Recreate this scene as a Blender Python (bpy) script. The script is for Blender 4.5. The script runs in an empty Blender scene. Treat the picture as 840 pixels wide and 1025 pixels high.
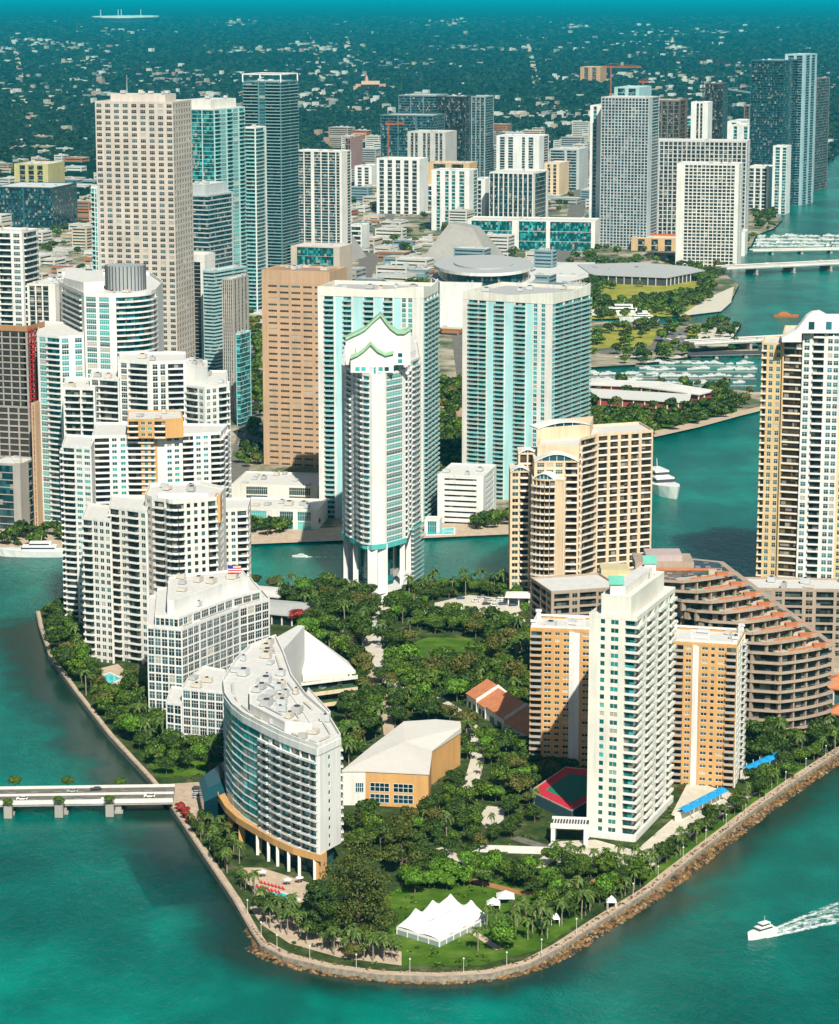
import bpy, math, random
from math import sin, cos, tan, atan, radians, pi, sqrt
from mathutils import Vector, Matrix
random.seed(7)
S = bpy.context.scene
COL = S.collection
# ---------------------------------------------------------------- camera model
H, F = 320.0, 2600.0
TH = atan(524.0 / F)
CT, ST = cos(TH), sin(TH)
def W(px, py, z=0.0):
    """ground position seen at a picture position, at height z"""
    a, b = (px - 420.0) / F, -(py - 512.0) / F
    dy, dz = CT + b * ST, -ST + b * CT
    t = (z - H) / dz
    return (a * t, dy * t)
def proj(x, y, z):
    f = y * CT - (z - H) * ST
    u = y * ST + (z - H) * CT
    return 420 + F * x / f, 512 - F * u / f
def hgt(pyb, pyt):
    y = W(420, pyb)[1]
    b = -(pyt - 512.0) / F
    return H + y * (-ST + b * CT) / (CT + b * ST)
# ---------------------------------------------------------------- materials
MATS = {}
def nodes(name):
    m = bpy.data.materials.new(name); m.use_nodes = True
    nt = m.node_tree; b = nt.nodes['Principled BSDF']
    return m, nt, b
def mixn(nt, fac, a, b, typ='MIX'):
    n = nt.nodes.new('ShaderNodeMix'); n.data_type = 'RGBA'; n.blend_type = typ
    for sock, v in ((n.inputs[0], fac), (n.inputs[6], a), (n.inputs[7], b)):
        if hasattr(v, 'is_output') or isinstance(v, bpy.types.NodeSocket): nt.links.new(v, sock)
        elif isinstance(v, (int, float)): sock.default_value = v
        else: sock.default_value = (*v, 1)
    return n.outputs[2]
def noise(nt, scale, detail=3, vec=None, rough=.55):
    n = nt.nodes.new('ShaderNodeTexNoise'); n.inputs['Scale'].default_value = scale
    n.inputs['Detail'].default_value = detail; n.inputs['Roughness'].default_value = rough
    if vec is not None: nt.links.new(vec, n.inputs['Vector'])
    return n.outputs[0]
def coords(nt, kind='Object', scale=(1, 1, 1), rot=0):
    t = nt.nodes.new('ShaderNodeTexCoord'); m = nt.nodes.new('ShaderNodeMapping')
    m.inputs['Scale'].default_value = scale; m.inputs['Rotation'].default_value = (0, 0, rot)
    if kind == 'World':
        g = nt.nodes.new('ShaderNodeNewGeometry'); nt.links.new(g.outputs['Position'], m.inputs[0])
    else: nt.links.new(t.outputs[kind], m.inputs[0])
    return m.outputs[0]
def ramp(nt, fac, stops):
    r = nt.nodes.new('ShaderNodeValToRGB'); e = r.color_ramp.elements
    while len(e) < len(stops): e.new(.5)
    for el, (p, c) in zip(e, stops):
        el.position = p; el.color = (*c, 1) if not isinstance(c, (int, float)) else (c, c, c, 1)
    nt.links.new(fac, r.inputs[0]); return r.outputs[0]
def math_(nt, op, a, b=0):
    n = nt.nodes.new('ShaderNodeMath'); n.operation = op
    for s, v in ((n.inputs[0], a), (n.inputs[1], b)):
        if isinstance(v, bpy.types.NodeSocket): nt.links.new(v, s)
        else: s.default_value = v
    return n.outputs[0]
def rnd(nt):
    o = nt.nodes.new('ShaderNodeObjectInfo'); g = nt.nodes.new('ShaderNodeNewGeometry')
    return math_(nt, 'FRACT', math_(nt, 'ADD', o.outputs['Random'], g.outputs['Random Per Island']))
def mul(c, k): return tuple(min(1, x * k) for x in c)
def wallm(name, c, rough=.75, dirt=.26):
    """painted / stone wall: soft blotches and rain streaks"""
    if name in MATS: return MATS[name]
    m, nt, b = nodes(name)
    big = noise(nt, .05, 4, coords(nt))
    streak = noise(nt, 1, 4, coords(nt, scale=(.6, .6, .035)))
    f = math_(nt, 'MULTIPLY', streak, big)
    col = mixn(nt, ramp(nt, f, [(.12, 0.0), (.42, 1.0)]), c, mul(c, 1 - dirt))
    nt.links.new(col, b.inputs['Base Color']); b.inputs['Roughness'].default_value = rough
    b.inputs['Specular IOR Level'].default_value = .25
    MATS[name] = m; return m
def flatm(name, c, rough=.7, metal=0.0, spec=.3):
    if name in MATS: return MATS[name]
    m, nt, b = nodes(name)
    n = noise(nt, .35, 5, coords(nt))
    nt.links.new(mixn(nt, n, mul(c, .82), mul(c, 1.14)), b.inputs['Base Color'])
    b.inputs['Roughness'].default_value = rough; b.inputs['Metallic'].default_value = metal
    b.inputs['Specular IOR Level'].default_value = spec
    MATS[name] = m; return m
def glassm(name, dark, mid, light, rough=.12, p=(.45, .85)):
    """window glass seen from outside: most panes dark, some with blinds or sky"""
    if name in MATS: return MATS[name]
    m, nt, b = nodes(name)
    r = rnd(nt)
    w = nt.nodes.new('ShaderNodeTexWhiteNoise'); w.noise_dimensions = '1D'; nt.links.new(r, w.inputs['W'])
    col = ramp(nt, w.outputs['Value'], [(0, dark), (p[0], mid), (p[1], light), (.93, mul(light, 1.4)), (.95, (.36, .34, .30)), (1, (.50, .46, .38))])
    nt.links.new(col, b.inputs['Base Color']); b.inputs['Roughness'].default_value = rough
    b.inputs['Specular IOR Level'].default_value = .7
    MATS[name] = m; return m
def corem(name, dark, light, fh=3.2):
    """deep glazing behind balconies: panes by storey and bay"""
    if name in MATS: return MATS[name]
    m, nt, b = nodes(name)
    v = coords(nt, scale=(1 / 2.3, 1 / 2.3, 1 / fh))
    fl = nt.nodes.new('ShaderNodeVectorMath'); fl.operation = 'FLOOR'; nt.links.new(v, fl.inputs[0])
    w = nt.nodes.new('ShaderNodeTexWhiteNoise'); w.noise_dimensions = '3D'; nt.links.new(fl.outputs[0], w.inputs['Vector'])
    nt.links.new(ramp(nt, w.outputs['Value'], [(0, mul(dark, .5)), (.5, dark), (.84, light), (.9, mul(light, 1.6)), (.92, (.22, .20, .17)), (1, (.34, .31, .26))]), b.inputs['Base Color'])
    b.inputs['Roughness'].default_value = .15; b.inputs['Specular IOR Level'].default_value = .6
    MATS[name] = m; return m
# ---------------------------------------------------------------- objects
def link(o, parent=None):
    COL.objects.link(o)
    if parent is not None: o.parent = parent
    return o
def props(o, label=None, cat=None, group=None, kind=None):
    for k, v in (('label', label), ('category', cat), ('group', group), ('kind', kind)):
        if v: o[k] = v
    return o
def empty(name, loc, rz=0, **kw):
    o = bpy.data.objects.new(name, None); link(o); o.location = loc; o.rotation_euler = (0, 0, rz)
    return props(o, **kw)
class MB:
    """collects boxes, prisms and sheets into one mesh"""
    def __init__(s): s.v = []; s.f = []; s.m = []; s.mats = []; s.smooth = False
    def mi(s, mat):
        if mat not in s.mats: s.mats.append(mat)
        return s.mats.index(mat)
    def raw(s, vs, fs, mat):
        n = len(s.v); s.v += vs; k = s.mi(mat)
        for f in fs: s.f.append(tuple(i + n for i in f)); s.m.append(k)
    def fbox(s, fr, u0, u1, z0, z1, n0, n1, mat):
        (ox, oy), (ux, uy), (nx, ny) = fr
        vs = [(ox + ux * u + nx * n, oy + uy * u + ny * n, z) for z in (z0, z1) for (u, n) in ((u0, n1), (u1, n1), (u1, n0), (u0, n0))]
        s.raw(vs, [(3, 2, 1, 0), (4, 5, 6, 7), (0, 1, 5, 4), (1, 2, 6, 5), (2, 3, 7, 6), (3, 0, 4, 7)], mat)
    def box(s, x0, x1, y0, y1, z0, z1, mat):
        s.fbox(((0, 0), (1, 0), (0, 1)), x0, x1, z0, z1, y1, y0, mat)
    def prism(s, pts, z0, z1, mat, topmat=None):
        n = len(pts); vs = [(x, y, z0) for x, y in pts] + [(x, y, z1) for x, y in pts]
        s.raw(vs, [(i, (i + 1) % n, n + (i + 1) % n, n + i) for i in range(n)] + [tuple(range(n - 1, -1, -1))], mat)
        k = len(s.v) - n
        s.f.append(tuple(range(k, k + n))); s.m.append(s.mi(topmat or mat))
    def cyl(s, x, y, r0, r1, z0, z1, mat, n=12):
        vs = [(x + r * cos(2 * pi * i / n), y + r * sin(2 * pi * i / n), z) for r, z in ((r0, z0), (r1, z1)) for i in range(n)]
        s.raw(vs, [(i, (i + 1) % n, n + (i + 1) % n, n + i) for i in range(n)] + [tuple(range(n - 1, -1, -1)), tuple(range(n, 2 * n))], mat)
    def tube(s, a, b, r, mat, n=6, r1=None):
        a, b = Vector(a), Vector(b); d = (b - a); q = d.to_track_quat('Z', 'Y'); r1 = r if r1 is None else r1
        vs = []
        for p, rr in ((a, r), (b, r1)):
            for i in range(n):
                w = q @ Vector((rr * cos(2 * pi * i / n), rr * sin(2 * pi * i / n), 0)) + p; vs.append(tuple(w))
        s.raw(vs, [(i, (i + 1) % n, n + (i + 1) % n, n + i) for i in range(n)] + [tuple(range(n - 1, -1, -1)), tuple(range(n, 2 * n))], mat)
    def ring(s, pts, z0, z1, w, mat, out=0.0):
        a, b = offset(pts, -out), offset(pts, w); n = len(pts)
        vs = [(x, y, z) for z in (z0, z1) for P in (a, b) for x, y in P]
        fs = []
        for i in range(n):
            j = (i + 1) % n
            fs += [(i, j, 2 * n + j, 2 * n + i), (n + j, n + i, 3 * n + i, 3 * n + j), (2 * n + i, 2 * n + j, 3 * n + j, 3 * n + i), (j, i, n + i, n + j)]
        s.raw(vs, fs, mat)
    def mesh(s, name):
        me = bpy.data.meshes.new(name); me.from_pydata(s.v, [], s.f)
        for m in s.mats: me.materials.append(m)
        me.polygons.foreach_set('material_index', s.m)
        if s.smooth: me.polygons.foreach_set('use_smooth', [True] * len(s.f))
        me.update(); return me
    def build(s, name, parent=None, loc=(0, 0, 0), **kw):
        if not s.v: return None
        if parent is not None and loc == (0, 0, 0) and getattr(s, 'world', True):
            L = parent.get('_o')
            if L is not None: s.v = [(x - L[0], y - L[1], z - L[2]) for x, y, z in s.v]
        o = bpy.data.objects.new(name, s.mesh(name)); link(o, parent); o.location = loc
        return props(o, **kw)
def root(name, x, y, z=0, **kw):
    o = empty(name, (x, y, z), **kw); o['_o'] = (x, y, z); return o
ROOTS = []
def area(p): return .5 * sum(p[i][0] * p[(i + 1) % len(p)][1] - p[(i + 1) % len(p)][0] * p[i][1] for i in range(len(p)))
def ccw(p): return list(p) if area(p) > 0 else list(p)[::-1]
def offset(pts, d):
    """inset a counter-clockwise polygon by d"""
    n = len(pts); out = []
    for i in range(n):
        a, b, c = Vector(pts[i - 1]), Vector(pts[i]), Vector(pts[(i + 1) % n])
        e1, e2 = (b - a).normalized(), (c - b).normalized()
        n1, n2 = Vector((-e1.y, e1.x)), Vector((-e2.y, e2.x))
        k = n1 + n2; l = k.length
        if l < .3: out.append(tuple(b + n1 * d)); continue
        k /= l; c_ = max(.35, k.dot(n1)); out.append(tuple(b + k * (d / c_)))
    return out
def inside(p, poly):
    x, y = p; r = False; n = len(poly)
    for i in range(n):
        (x1, y1), (x2, y2) = poly[i], poly[(i + 1) % n]
        if (y1 > y) != (y2 > y) and x < (x2 - x1) * (y - y1) / (y2 - y1) + x1: r = not r
    return r
BLOCK = []          # footprints that plants and small buildings keep clear of
# ---------------------------------------------------------------- facades
PR = radians(20)    # street grid against the view
UNIT = {}
def unit(key, fn):
    if key not in UNIT: UNIT[key] = fn()
    return UNIT[key]
class Bld:
    def __init__(s, name, label, cat='building', at=(0, 0), group=None, wall=None, glass=None, core=None, rail=None, frame=None, t=.35, bal=1.4, cap=100, railh=1.0):
        s.o = root(name, at[0], at[1], 0, label=label, cat=cat, group=group)
        s.wall, s.glass, s.core, s.rail, s.frame = wall, glass, core, rail or wall, frame or wall
        s.w = MB(); s.c = MB(); s.r = MB(); s.t = t; s.bal = bal; s.cells = {'window': [], 'balcony': []}; s.cap = cap; s.railh = railh
        s.roofm = None
    def win_unit(s, w, h, kind):
        nm = 'W%.1f_%.1f_%s_%s' % (w, h, s.glass.name, s.frame.name)
        def mk():
            m = MB(); fr = ((0, 0), (1, 0), (0, -1)); b = .09 if w < 2.2 else .12
            m.fbox(fr, -w / 2, w / 2, 0, h, -.1, -.04, s.glass)
            k = max(1, round(w / 1.3))
            for i in range(k + 1):
                x = -w / 2 + (w - b) * i / k
                m.fbox(fr, x, x + b, 0, h, -.038, .03, s.frame)
            for z in ([0, h - b] + ([h * .62] if h > 2.2 else [])):
                m.fbox(fr, -w / 2, w / 2, z, z + b, -.037, .02, s.frame)
            return m
        return unit(nm, mk)
    def bal_unit(s, w, p):
        nm = 'B%.1f_%.1f_%s_%s_%.1f' % (w, p, s.wall.name, s.rail.name, s.railh)
        def mk():
            m = MB(); fr = ((0, 0), (1, 0), (0, -1)); h = s.railh
            m.fbox(fr, -w / 2, w / 2, -.02, .24, -s.t - .3, p, s.wall)
            m.fbox(fr, -w / 2, w / 2, .26, h, p - .1, p - .02, s.rail)
            m.fbox(fr, -w / 2, -w / 2 + .08, .26, h, .02, p - .11, s.rail)
            m.fbox(fr, w / 2 - .08, w / 2, .26, h, .02, p - .11, s.rail)
            m.fbox(fr, -w / 2 - .03, w / 2 + .03, h, h + .09, p - .15, p + .02, s.wall)
            return m
        return unit(nm, mk)
    def facade(s, P0, P1, z0, z1, n, spec, sill=.95, head=.45, slab=.35, bal=None, thick=None):
        """n storeys between z0 and z1; bays: s pier, w window, W tall window, b balcony, r recessed balcony, c open glazing with slab edges, p panel set back"""
        L = sqrt((P1[0] - P0[0]) ** 2 + (P1[1] - P0[1]) ** 2); u = ((P1[0] - P0[0]) / L, (P1[1] - P0[1]) / L)
        fr = (P0, u, (u[1], -u[0])); t = s.t if thick is None else thick; bal = s.bal if bal is None else bal
        toks = [(k[0], float(k[1:] or 1)) for k in spec.split()]
        tot = sum(w for _, w in toks); x = 0; fh = (z1 - z0) / n
        ang = math.atan2(u[1], u[0]); e = .02; OX, OY, OZ = s.o['_o']
        first = True
        for k, w in toks:
            w = w * L / tot; a, b = x, x + w; x += w
            if a < e: a = e
            if b > L - e: b = L - e
            if k == 's': s.w.fbox(fr, a, b, z0, z1, -t, 0, s.wall); continue
            if k == 'p': s.w.fbox(fr, a, b, z0, z1, -t, -.15, s.frame); continue
            cx, cw = (a + b) / 2, b - a
            if k in 'wW':
                si, he = (sill, head) if k == 'w' else (.3, .3)
                s.w.fbox(fr, a, b, z0, z0 + si, -t, -.004, s.wall)
                for i in range(1, n): s.w.fbox(fr, a, b, z0 + i * fh - he, z0 + i * fh + si, -t, -.004, s.wall)
                s.w.fbox(fr, a, b, z1 - he, z1, -t, -.004, s.wall)
                wu = s.win_unit(round(cw, 1), round(fh - si - he, 1), k)
                for i in range(n):
                    px, py = P0[0] + u[0] * cx + fr[2][0] * -.15, P0[1] + u[1] * cx + fr[2][1] * -.15
                    s.cells['window'].append((wu, px - OX, py - OY, z0 + i * fh + si - OZ, ang))
            elif k in 'br':
                p = bal if k == 'b' else -.02
                wu = s.bal_unit(round(cw, 1), p) if k == 'b' else s.bal_unit(round(cw, 1), .1)
                for i in range(n):
                    px, py = P0[0] + u[0] * cx, P0[1] + u[1] * cx
                    if k == 'r': px += fr[2][0] * -.13; py += fr[2][1] * -.13
                    s.cells['balcony'].append((wu, px - OX, py - OY, z0 + i * fh - OZ, ang))
                s.w.fbox(fr, a, b, z1 - .3, z1, -t, -.004, s.wall)
            elif k == 'c':
                for i in range(n + 1):
                    zz = z0 + i * fh
                    s.w.fbox(fr, a, b, max(z0, zz - slab / 2), min(z1, zz + slab / 2), -t, -.06, s.wall)
    def body(s, pts, z0, z1, n, specs, roof=None, par=1.1, **kw):
        """walls round a counter-clockwise outline; specs: one bay string per edge (None: plain wall)"""
        s.c.prism(offset(pts, s.t), z0 + .01, z1 - .05, s.core)
        for i, P in enumerate(pts):
            Q = pts[(i + 1) % len(pts)]; sp = specs[i % len(specs)] if specs else None
            s.facade(P, Q, z0, z1, n, sp or 's', **kw)
        s.roof(pts, z1, roof, par)
        if z0 < 3: BLOCK.append(offset(pts, -1.5))
    def roof(s, pts, z, mat=None, par=1.1):
        mat = mat or s.roofm or M_ROOF
        s.r.prism(offset(pts, .36), z - .02, z + .22, mat)
        s.r.ring(pts, z + .002, z + par, .35, s.wall, out=.06)
    def units(s, pts, z, k=4, size=(2, 5), hh=(1.2, 2.6)):
        """air handlers and vents on a roof"""
        rr = random.Random(int(abs(pts[0][0]) * 13 + z * 7)); inn = offset(pts, 2.2)
        xs = [p[0] for p in inn]; ys = [p[1] for p in inn]; c = 0; got = []
        for _ in range(k * 12):
            if c >= k: break
            x, y = rr.uniform(min(xs), max(xs)), rr.uniform(min(ys), max(ys))
            if not inside((x, y), inn) or any(abs(x - a) < 5 and abs(y - b) < 5 for a, b in got): continue
            got.append((x, y)); c += 1; m = MB(); w, d, h = rr.uniform(*size), rr.uniform(*size), rr.uniform(*hh)
            fr = ((x, y), (cos(-PR), sin(-PR)), (sin(-PR), -cos(-PR)))
            mt = rr.choice([M_METAL, M_ROOF2, M_DUCT])
            m.fbox(fr, -w / 2, w / 2, z + .5, z + .5 + h, -d / 2, d / 2, mt)
            m.fbox(fr, -w / 2 + .2, w / 2 - .2, z + .2, z + .5, -d / 2 + .2, d / 2 - .2, M_DARK)
            if h > 1.8: m.cyl(x, y, min(w, d) * .33, min(w, d) * .33, z + .5 + h, z + .9 + h, M_DARK, 10)
            m.build('rooftop_unit', s.o)
    def ducts(s, pts, z, k=3):
        rr = random.Random(int(z * 11)); a = offset(pts, 3.0); n = len(a)
        for j in range(k):
            p, q = a[j % n], a[(j + 1) % n]; t0 = rr.uniform(.05, .3); t1 = rr.uniform(.6, .95); f = frame_of(p, q); L = dist(p, q)
            m = MB(); m.fbox(f, L * t0, L * t1, z + .5, z + .95, -rr.uniform(.5, 1.2), 0, M_DUCT if j % 2 else M_METAL)
            for u in range(int(L * t0) + 1, int(L * t1), 3): m.fbox(f, u, u + .3, z + .2, z + .5, -.4, -.1, M_DARK)
            m.build('roof_duct', s.o)
    def done(s):
        OX, OY, OZ = s.o['_o']
        s.w.build('wall', s.o); s.c.build('glazing', s.o); s.r.build('roof', s.o)
        for part, cells in s.cells.items():
            if not cells: continue
            cells.sort(key=lambda c: (c[1] + OX) ** 2 + (c[2] + OY) ** 2 + (c[3] - H) ** 2)
            for wu, x, y, z, a in cells[:s.cap]:
                if not hasattr(wu, 'me'): wu.me = wu.mesh(part)
                o = bpy.data.objects.new(part, wu.me); link(o, s.o); o.location = (x, y, z); o.rotation_euler = (0, 0, a)
            if len(cells) > s.cap:
                m = MB()
                for wu, x, y, z, a in cells[s.cap:]:
                    ca, sa = cos(a), sin(a); n = len(m.v)
                    m.v += [(x + vx * ca - vy * sa, y + vx * sa + vy * ca, z + vz) for vx, vy, vz in wu.v]
                    mm = [m.mi(q) for q in wu.mats]
                    m.f += [tuple(i + n for i in f) for f in wu.f]; m.m += [mm[i] for i in wu.m]
                o = bpy.data.objects.new(part, m.mesh(part + '_rest')); link(o, s.o); props(o, kind='stuff')
        return s.o
def rect(px, pyt, pyb, pl, pr, rot=20, dl=None, dr=None, h=None):
    """rectangle from its near corner: returns outline (left, near, right, far) and height"""
    y = W(420, pyb)[1]; h = hgt(pyb, pyt) if h is None else h; r = radians(rot)
    f = y * CT - (h - H) * ST; x = (px - 420) / F * f
    def solve(dx, dy, target):
        k = (target - 420) / F
        den = dx - k * dy * CT
        return (k * f - x) / den if abs(den) > 1e-6 else 20
    a = dl if dl else solve(-cos(r), sin(r), pl)
    b = dr if dr else solve(sin(r), cos(r), pr)
    l = (x - a * cos(r), y + a * sin(r)); q = (x + b * sin(r), y + b * cos(r))
    return [l, (x, y), q, (l[0] + q[0] - x, l[1] + q[1] - y)], h
def size(name, pts, h):
    return ' '.join('%.0f' % sqrt((pts[i][0] - pts[i - 1][0]) ** 2 + (pts[i][1] - pts[i - 1][1]) ** 2) for i in range(1, len(pts))) + ' h%.0f' % h
def lerp(a, b, t): return (a[0] + (b[0] - a[0]) * t, a[1] + (b[1] - a[1]) * t)
# shared materials
M_ROOF = flatm('roof_gravel_white', (.62, .60, .56)); M_ROOF2 = flatm('roof_membrane_grey', (.42, .42, .41))
M_METAL = flatm('galvanised_metal', (.5, .52, .52), .45); M_DUCT = flatm('tan_duct', (.55, .5, .42)); M_DARK = flatm('dark_louvre', (.05, .055, .06))
M_WHITE = wallm('white_paint', (.78, .77, .73)); M_OFFW = wallm('warm_white_paint', (.76, .73, .67)); M_CREAM = wallm('cream_paint', (.80, .77, .67))
M_BEIGE = wallm('beige_stucco', (.76, .58, .39)); M_TAN = wallm('tan_stone', (.56, .37, .23)); M_OCHRE = wallm('ochre_stucco', (.66, .37, .14))
M_SAND = wallm('sand_stone', (.56, .47, .38)); M_BRICKY = wallm('rosy_concrete', (.43, .335, .255)); M_CONC = wallm('raw_concrete', (.40, .37, .33), .85, .3)
M_GREY = wallm('grey_cladding', (.36, .38, .38)); M_PALETEAL = wallm('pale_aqua_panel', (.44, .74, .75)); M_TEALP = wallm('teal_panel', (.10, .40, .38))
M_DGREY = wallm('charcoal_cladding', (.09, .10, .11)); M_GREENROOF = wallm('pale_green_roof', (.36, .60, .36)); M_TERRA = flatm('terracotta', (.50, .17, .07))
C_AQUA = corem('glazing_aqua', (.03, .24, .25), (.08, .42, .42))
G_TEAL = glassm('glass_teal', (.004, .05, .055), (.01, .13, .13), (.03, .32, .30)); G_DARK = glassm('glass_dark', (.008, .012, .014), (.015, .03, .035), (.04, .10, .11))
G_BLUE = glassm('glass_blue', (.004, .03, .045), (.01, .07, .09), (.03, .16, .19)); G_SEA = glassm('glass_seagreen', (.006, .06, .07), (.02, .2, .2), (.06, .36, .34), .1, (.35, .8))
C_DARK = corem('glazing_dark', (.018, .026, .028), (.06, .09, .09)); C_TEAL = corem('glazing_teal', (.006, .085, .09), (.03, .28, .28))
C_BROWN = corem('glazing_brown', (.03, .022, .016), (.10, .07, .045)); C_BLUE = corem('glazing_blue', (.008, .035, .045), (.025, .10, .12))
R_GLASS = flatm('rail_glass', (.30, .42, .42), .25, 0, .5); R_WHITE = flatm('rail_white', (.75, .74, .71), .6); R_GREY = flatm('rail_grey', (.38, .39, .40), .6)
R_TEAL = flatm('rail_teal_glass', (.20, .55, .54), .25, 0, .5)
EXPO = .35
# ================================================================ water and land
def sheet(name, pts, z, mat, thick=None, kind='structure', **kw):
    m = MB(); pts = ccw(pts)
    if thick: m.prism(pts, z - thick, z, mat)
    else: m.raw([(x, y, z) for x, y in pts], [tuple(range(len(pts)))], mat)
    return m.build(name, kind=kind, **kw)
def waterm():
    m, nt, b = nodes('bay_water'); v = coords(nt, 'World')
    big = noise(nt, .005, 5, v, .62); mid = noise(nt, .035, 3, coords(nt, 'World', (1, .55, 1)), .6)
    f = math_(nt, 'ADD', math_(nt, 'MULTIPLY', big, .7), math_(nt, 'MULTIPLY', mid, .3))
    col = ramp(nt, f, [(.32, (.0, .055, .046)), (.5, (.0, .125, .098)), (.66, (.0, .245, .182))])
    nt.links.new(col, b.inputs['Base Color']); b.inputs['Roughness'].default_value = .2; b.inputs['Specular IOR Level'].default_value = .06
    b.subsurface_method = 'BURLEY'; b.inputs['Subsurface Weight'].default_value = 1; b.inputs['Subsurface Radius'].default_value = (.3, 1, .9); b.inputs['Subsurface Scale'].default_value = 40
    w1 = noise(nt, .22, 4, coords(nt, 'World', (1, .6, 1), .5), .65); w2 = noise(nt, .9, 2, coords(nt, 'World', (1, .5, 1), .5))
    h = math_(nt, 'ADD', w1, math_(nt, 'MULTIPLY', w2, .35))
    bp = nt.nodes.new('ShaderNodeBump'); bp.inputs['Strength'].default_value = .55; bp.inputs['Distance'].default_value = 1.1
    nt.links.new(h, bp.inputs['Height']); nt.links.new(bp.outputs[0], b.inputs['Normal']); return m
def landm(name, stops, scale=.03, rough=.95):
    m, nt, b = nodes(name); v = coords(nt, 'World'); n1 = noise(nt, scale, 8, v, .7)
    nt.links.new(ramp(nt, n1, stops), b.inputs['Base Color']); b.inputs['Roughness'].default_value = rough; b.inputs['Specular IOR Level'].default_value = .1
    return m
def suburbm():
    m, nt, b = nodes('far_land'); v = coords(nt, 'World')
    n1 = noise(nt, .0022, 6, coords(nt, 'World', (1, .35, 1)), .62); n2 = noise(nt, .03, 4, coords(nt, 'World', (1, .25, 1)), .7)
    col = ramp(nt, n2, [(.35, (.004, .018, .014)), (.55, (.010, .032, .022)), (.70, (.04, .07, .055)), (.8, (.16, .18, .15))])
    col2 = ramp(nt, n2, [(.3, (.004, .018, .013)), (.6, (.010, .034, .022)), (.75, (.03, .065, .042))])
    nt.links.new(mixn(nt, ramp(nt, n1, [(.45, 0.0), (.6, 1.0)]), col2, col), b.inputs['Base Color']); b.inputs['Roughness'].default_value = 1; b.inputs['Specular IOR Level'].default_value = 0
    return m
M_WATER = waterm(); M_FAR = suburbm()
M_CITY = landm('city_ground', [(.3, (.035, .06, .025)), (.45, (.10, .12, .06)), (.55, (.34, .29, .21)), (.68, (.50, .43, .33))], .02)
M_GRASS = landm('lawn', [(.3, (.03, .075, .006)), (.5, (.06, .13, .01)), (.62, (.10, .17, .02)), (.75, (.20, .20, .06))], .09)
M_UNDER = landm('planting_bed', [(.35, (.015, .035, .008)), (.55, (.05, .075, .02)), (.7, (.16, .14, .08))], .12)
M_YGRASS = landm('dry_grass', [(.3, (.12, .17, .02)), (.5, (.28, .27, .04)), (.7, (.42, .34, .10))], .04)
M_PAVE = landm('pink_paving', [(.3, (.38, .28, .20)), (.7, (.58, .46, .34))], .3); M_PLAZA = landm('pale_paving', [(.3, (.48, .43, .34)), (.7, (.66, .60, .50))], .3)
M_ASPH = landm('asphalt', [(.3, (.10, .095, .085)), (.7, (.22, .20, .17))], .25); M_SEAW = landm('seawall', [(.3, (.14, .12, .09)), (.7, (.40, .35, .28))], .6)
M_SANDY = landm('dry_ground', [(.3, (.38, .30, .2)), (.7, (.6, .5, .37))], .1)
sheet('bay_water', [(-60000, -200), (60000, -200), (60000, 140000), (-60000, 140000)], 0, M_WATER)
# mainland: follows the river mouth, the park shore and the bay to the horizon
shore = [(-400, 556), (-20, 557), (62, 552), (150, 549), (250, 545), (330, 542), (425, 540), (515, 536), (560, 510), (590, 470), (655, 438), (700, 428), (735, 418), (780, 407), (860, 400), (860, 394),
         (757, 394), (700, 388), (590, 386), (588, 369), (640, 366), (700, 357), (760, 352), (758, 347), (735, 349), (728, 348), (742, 326), (705, 323), (650, 325), (590, 322), (590, 306), (650, 310), (700, 309), (722, 312), (733, 300), (740, 286), (722, 272), (735, 258), (752, 247), (757, 236), (775, 229), (783, 221), (774, 210), (768, 204), (780, 205), (800, 201), (806, 190), (820, 170), (840, 153), (870, 135), (1000, 100), (1500, 72), (2600, 60)]
SH = [W(*p) for p in shore] + [(60000, 13000), (60000, 139000), (-60000, 139000), (-60000, 2400), (-2400, 1500)]
sheet('far_ground', SH, 1.2, M_FAR, 1.5)
cityp = [W(*p) for p in shore[:48]] + [W(*p) for p in [(838, 152), (700, 150), (560, 168), (380, 160), (300, 190), (100, 215), (-100, 215)]] + [(-1500, 1700)]
sheet('city_ground', [(x, y + (3 if y < 4500 else 0)) for x, y in cityp], 1.23, M_CITY)
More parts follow.
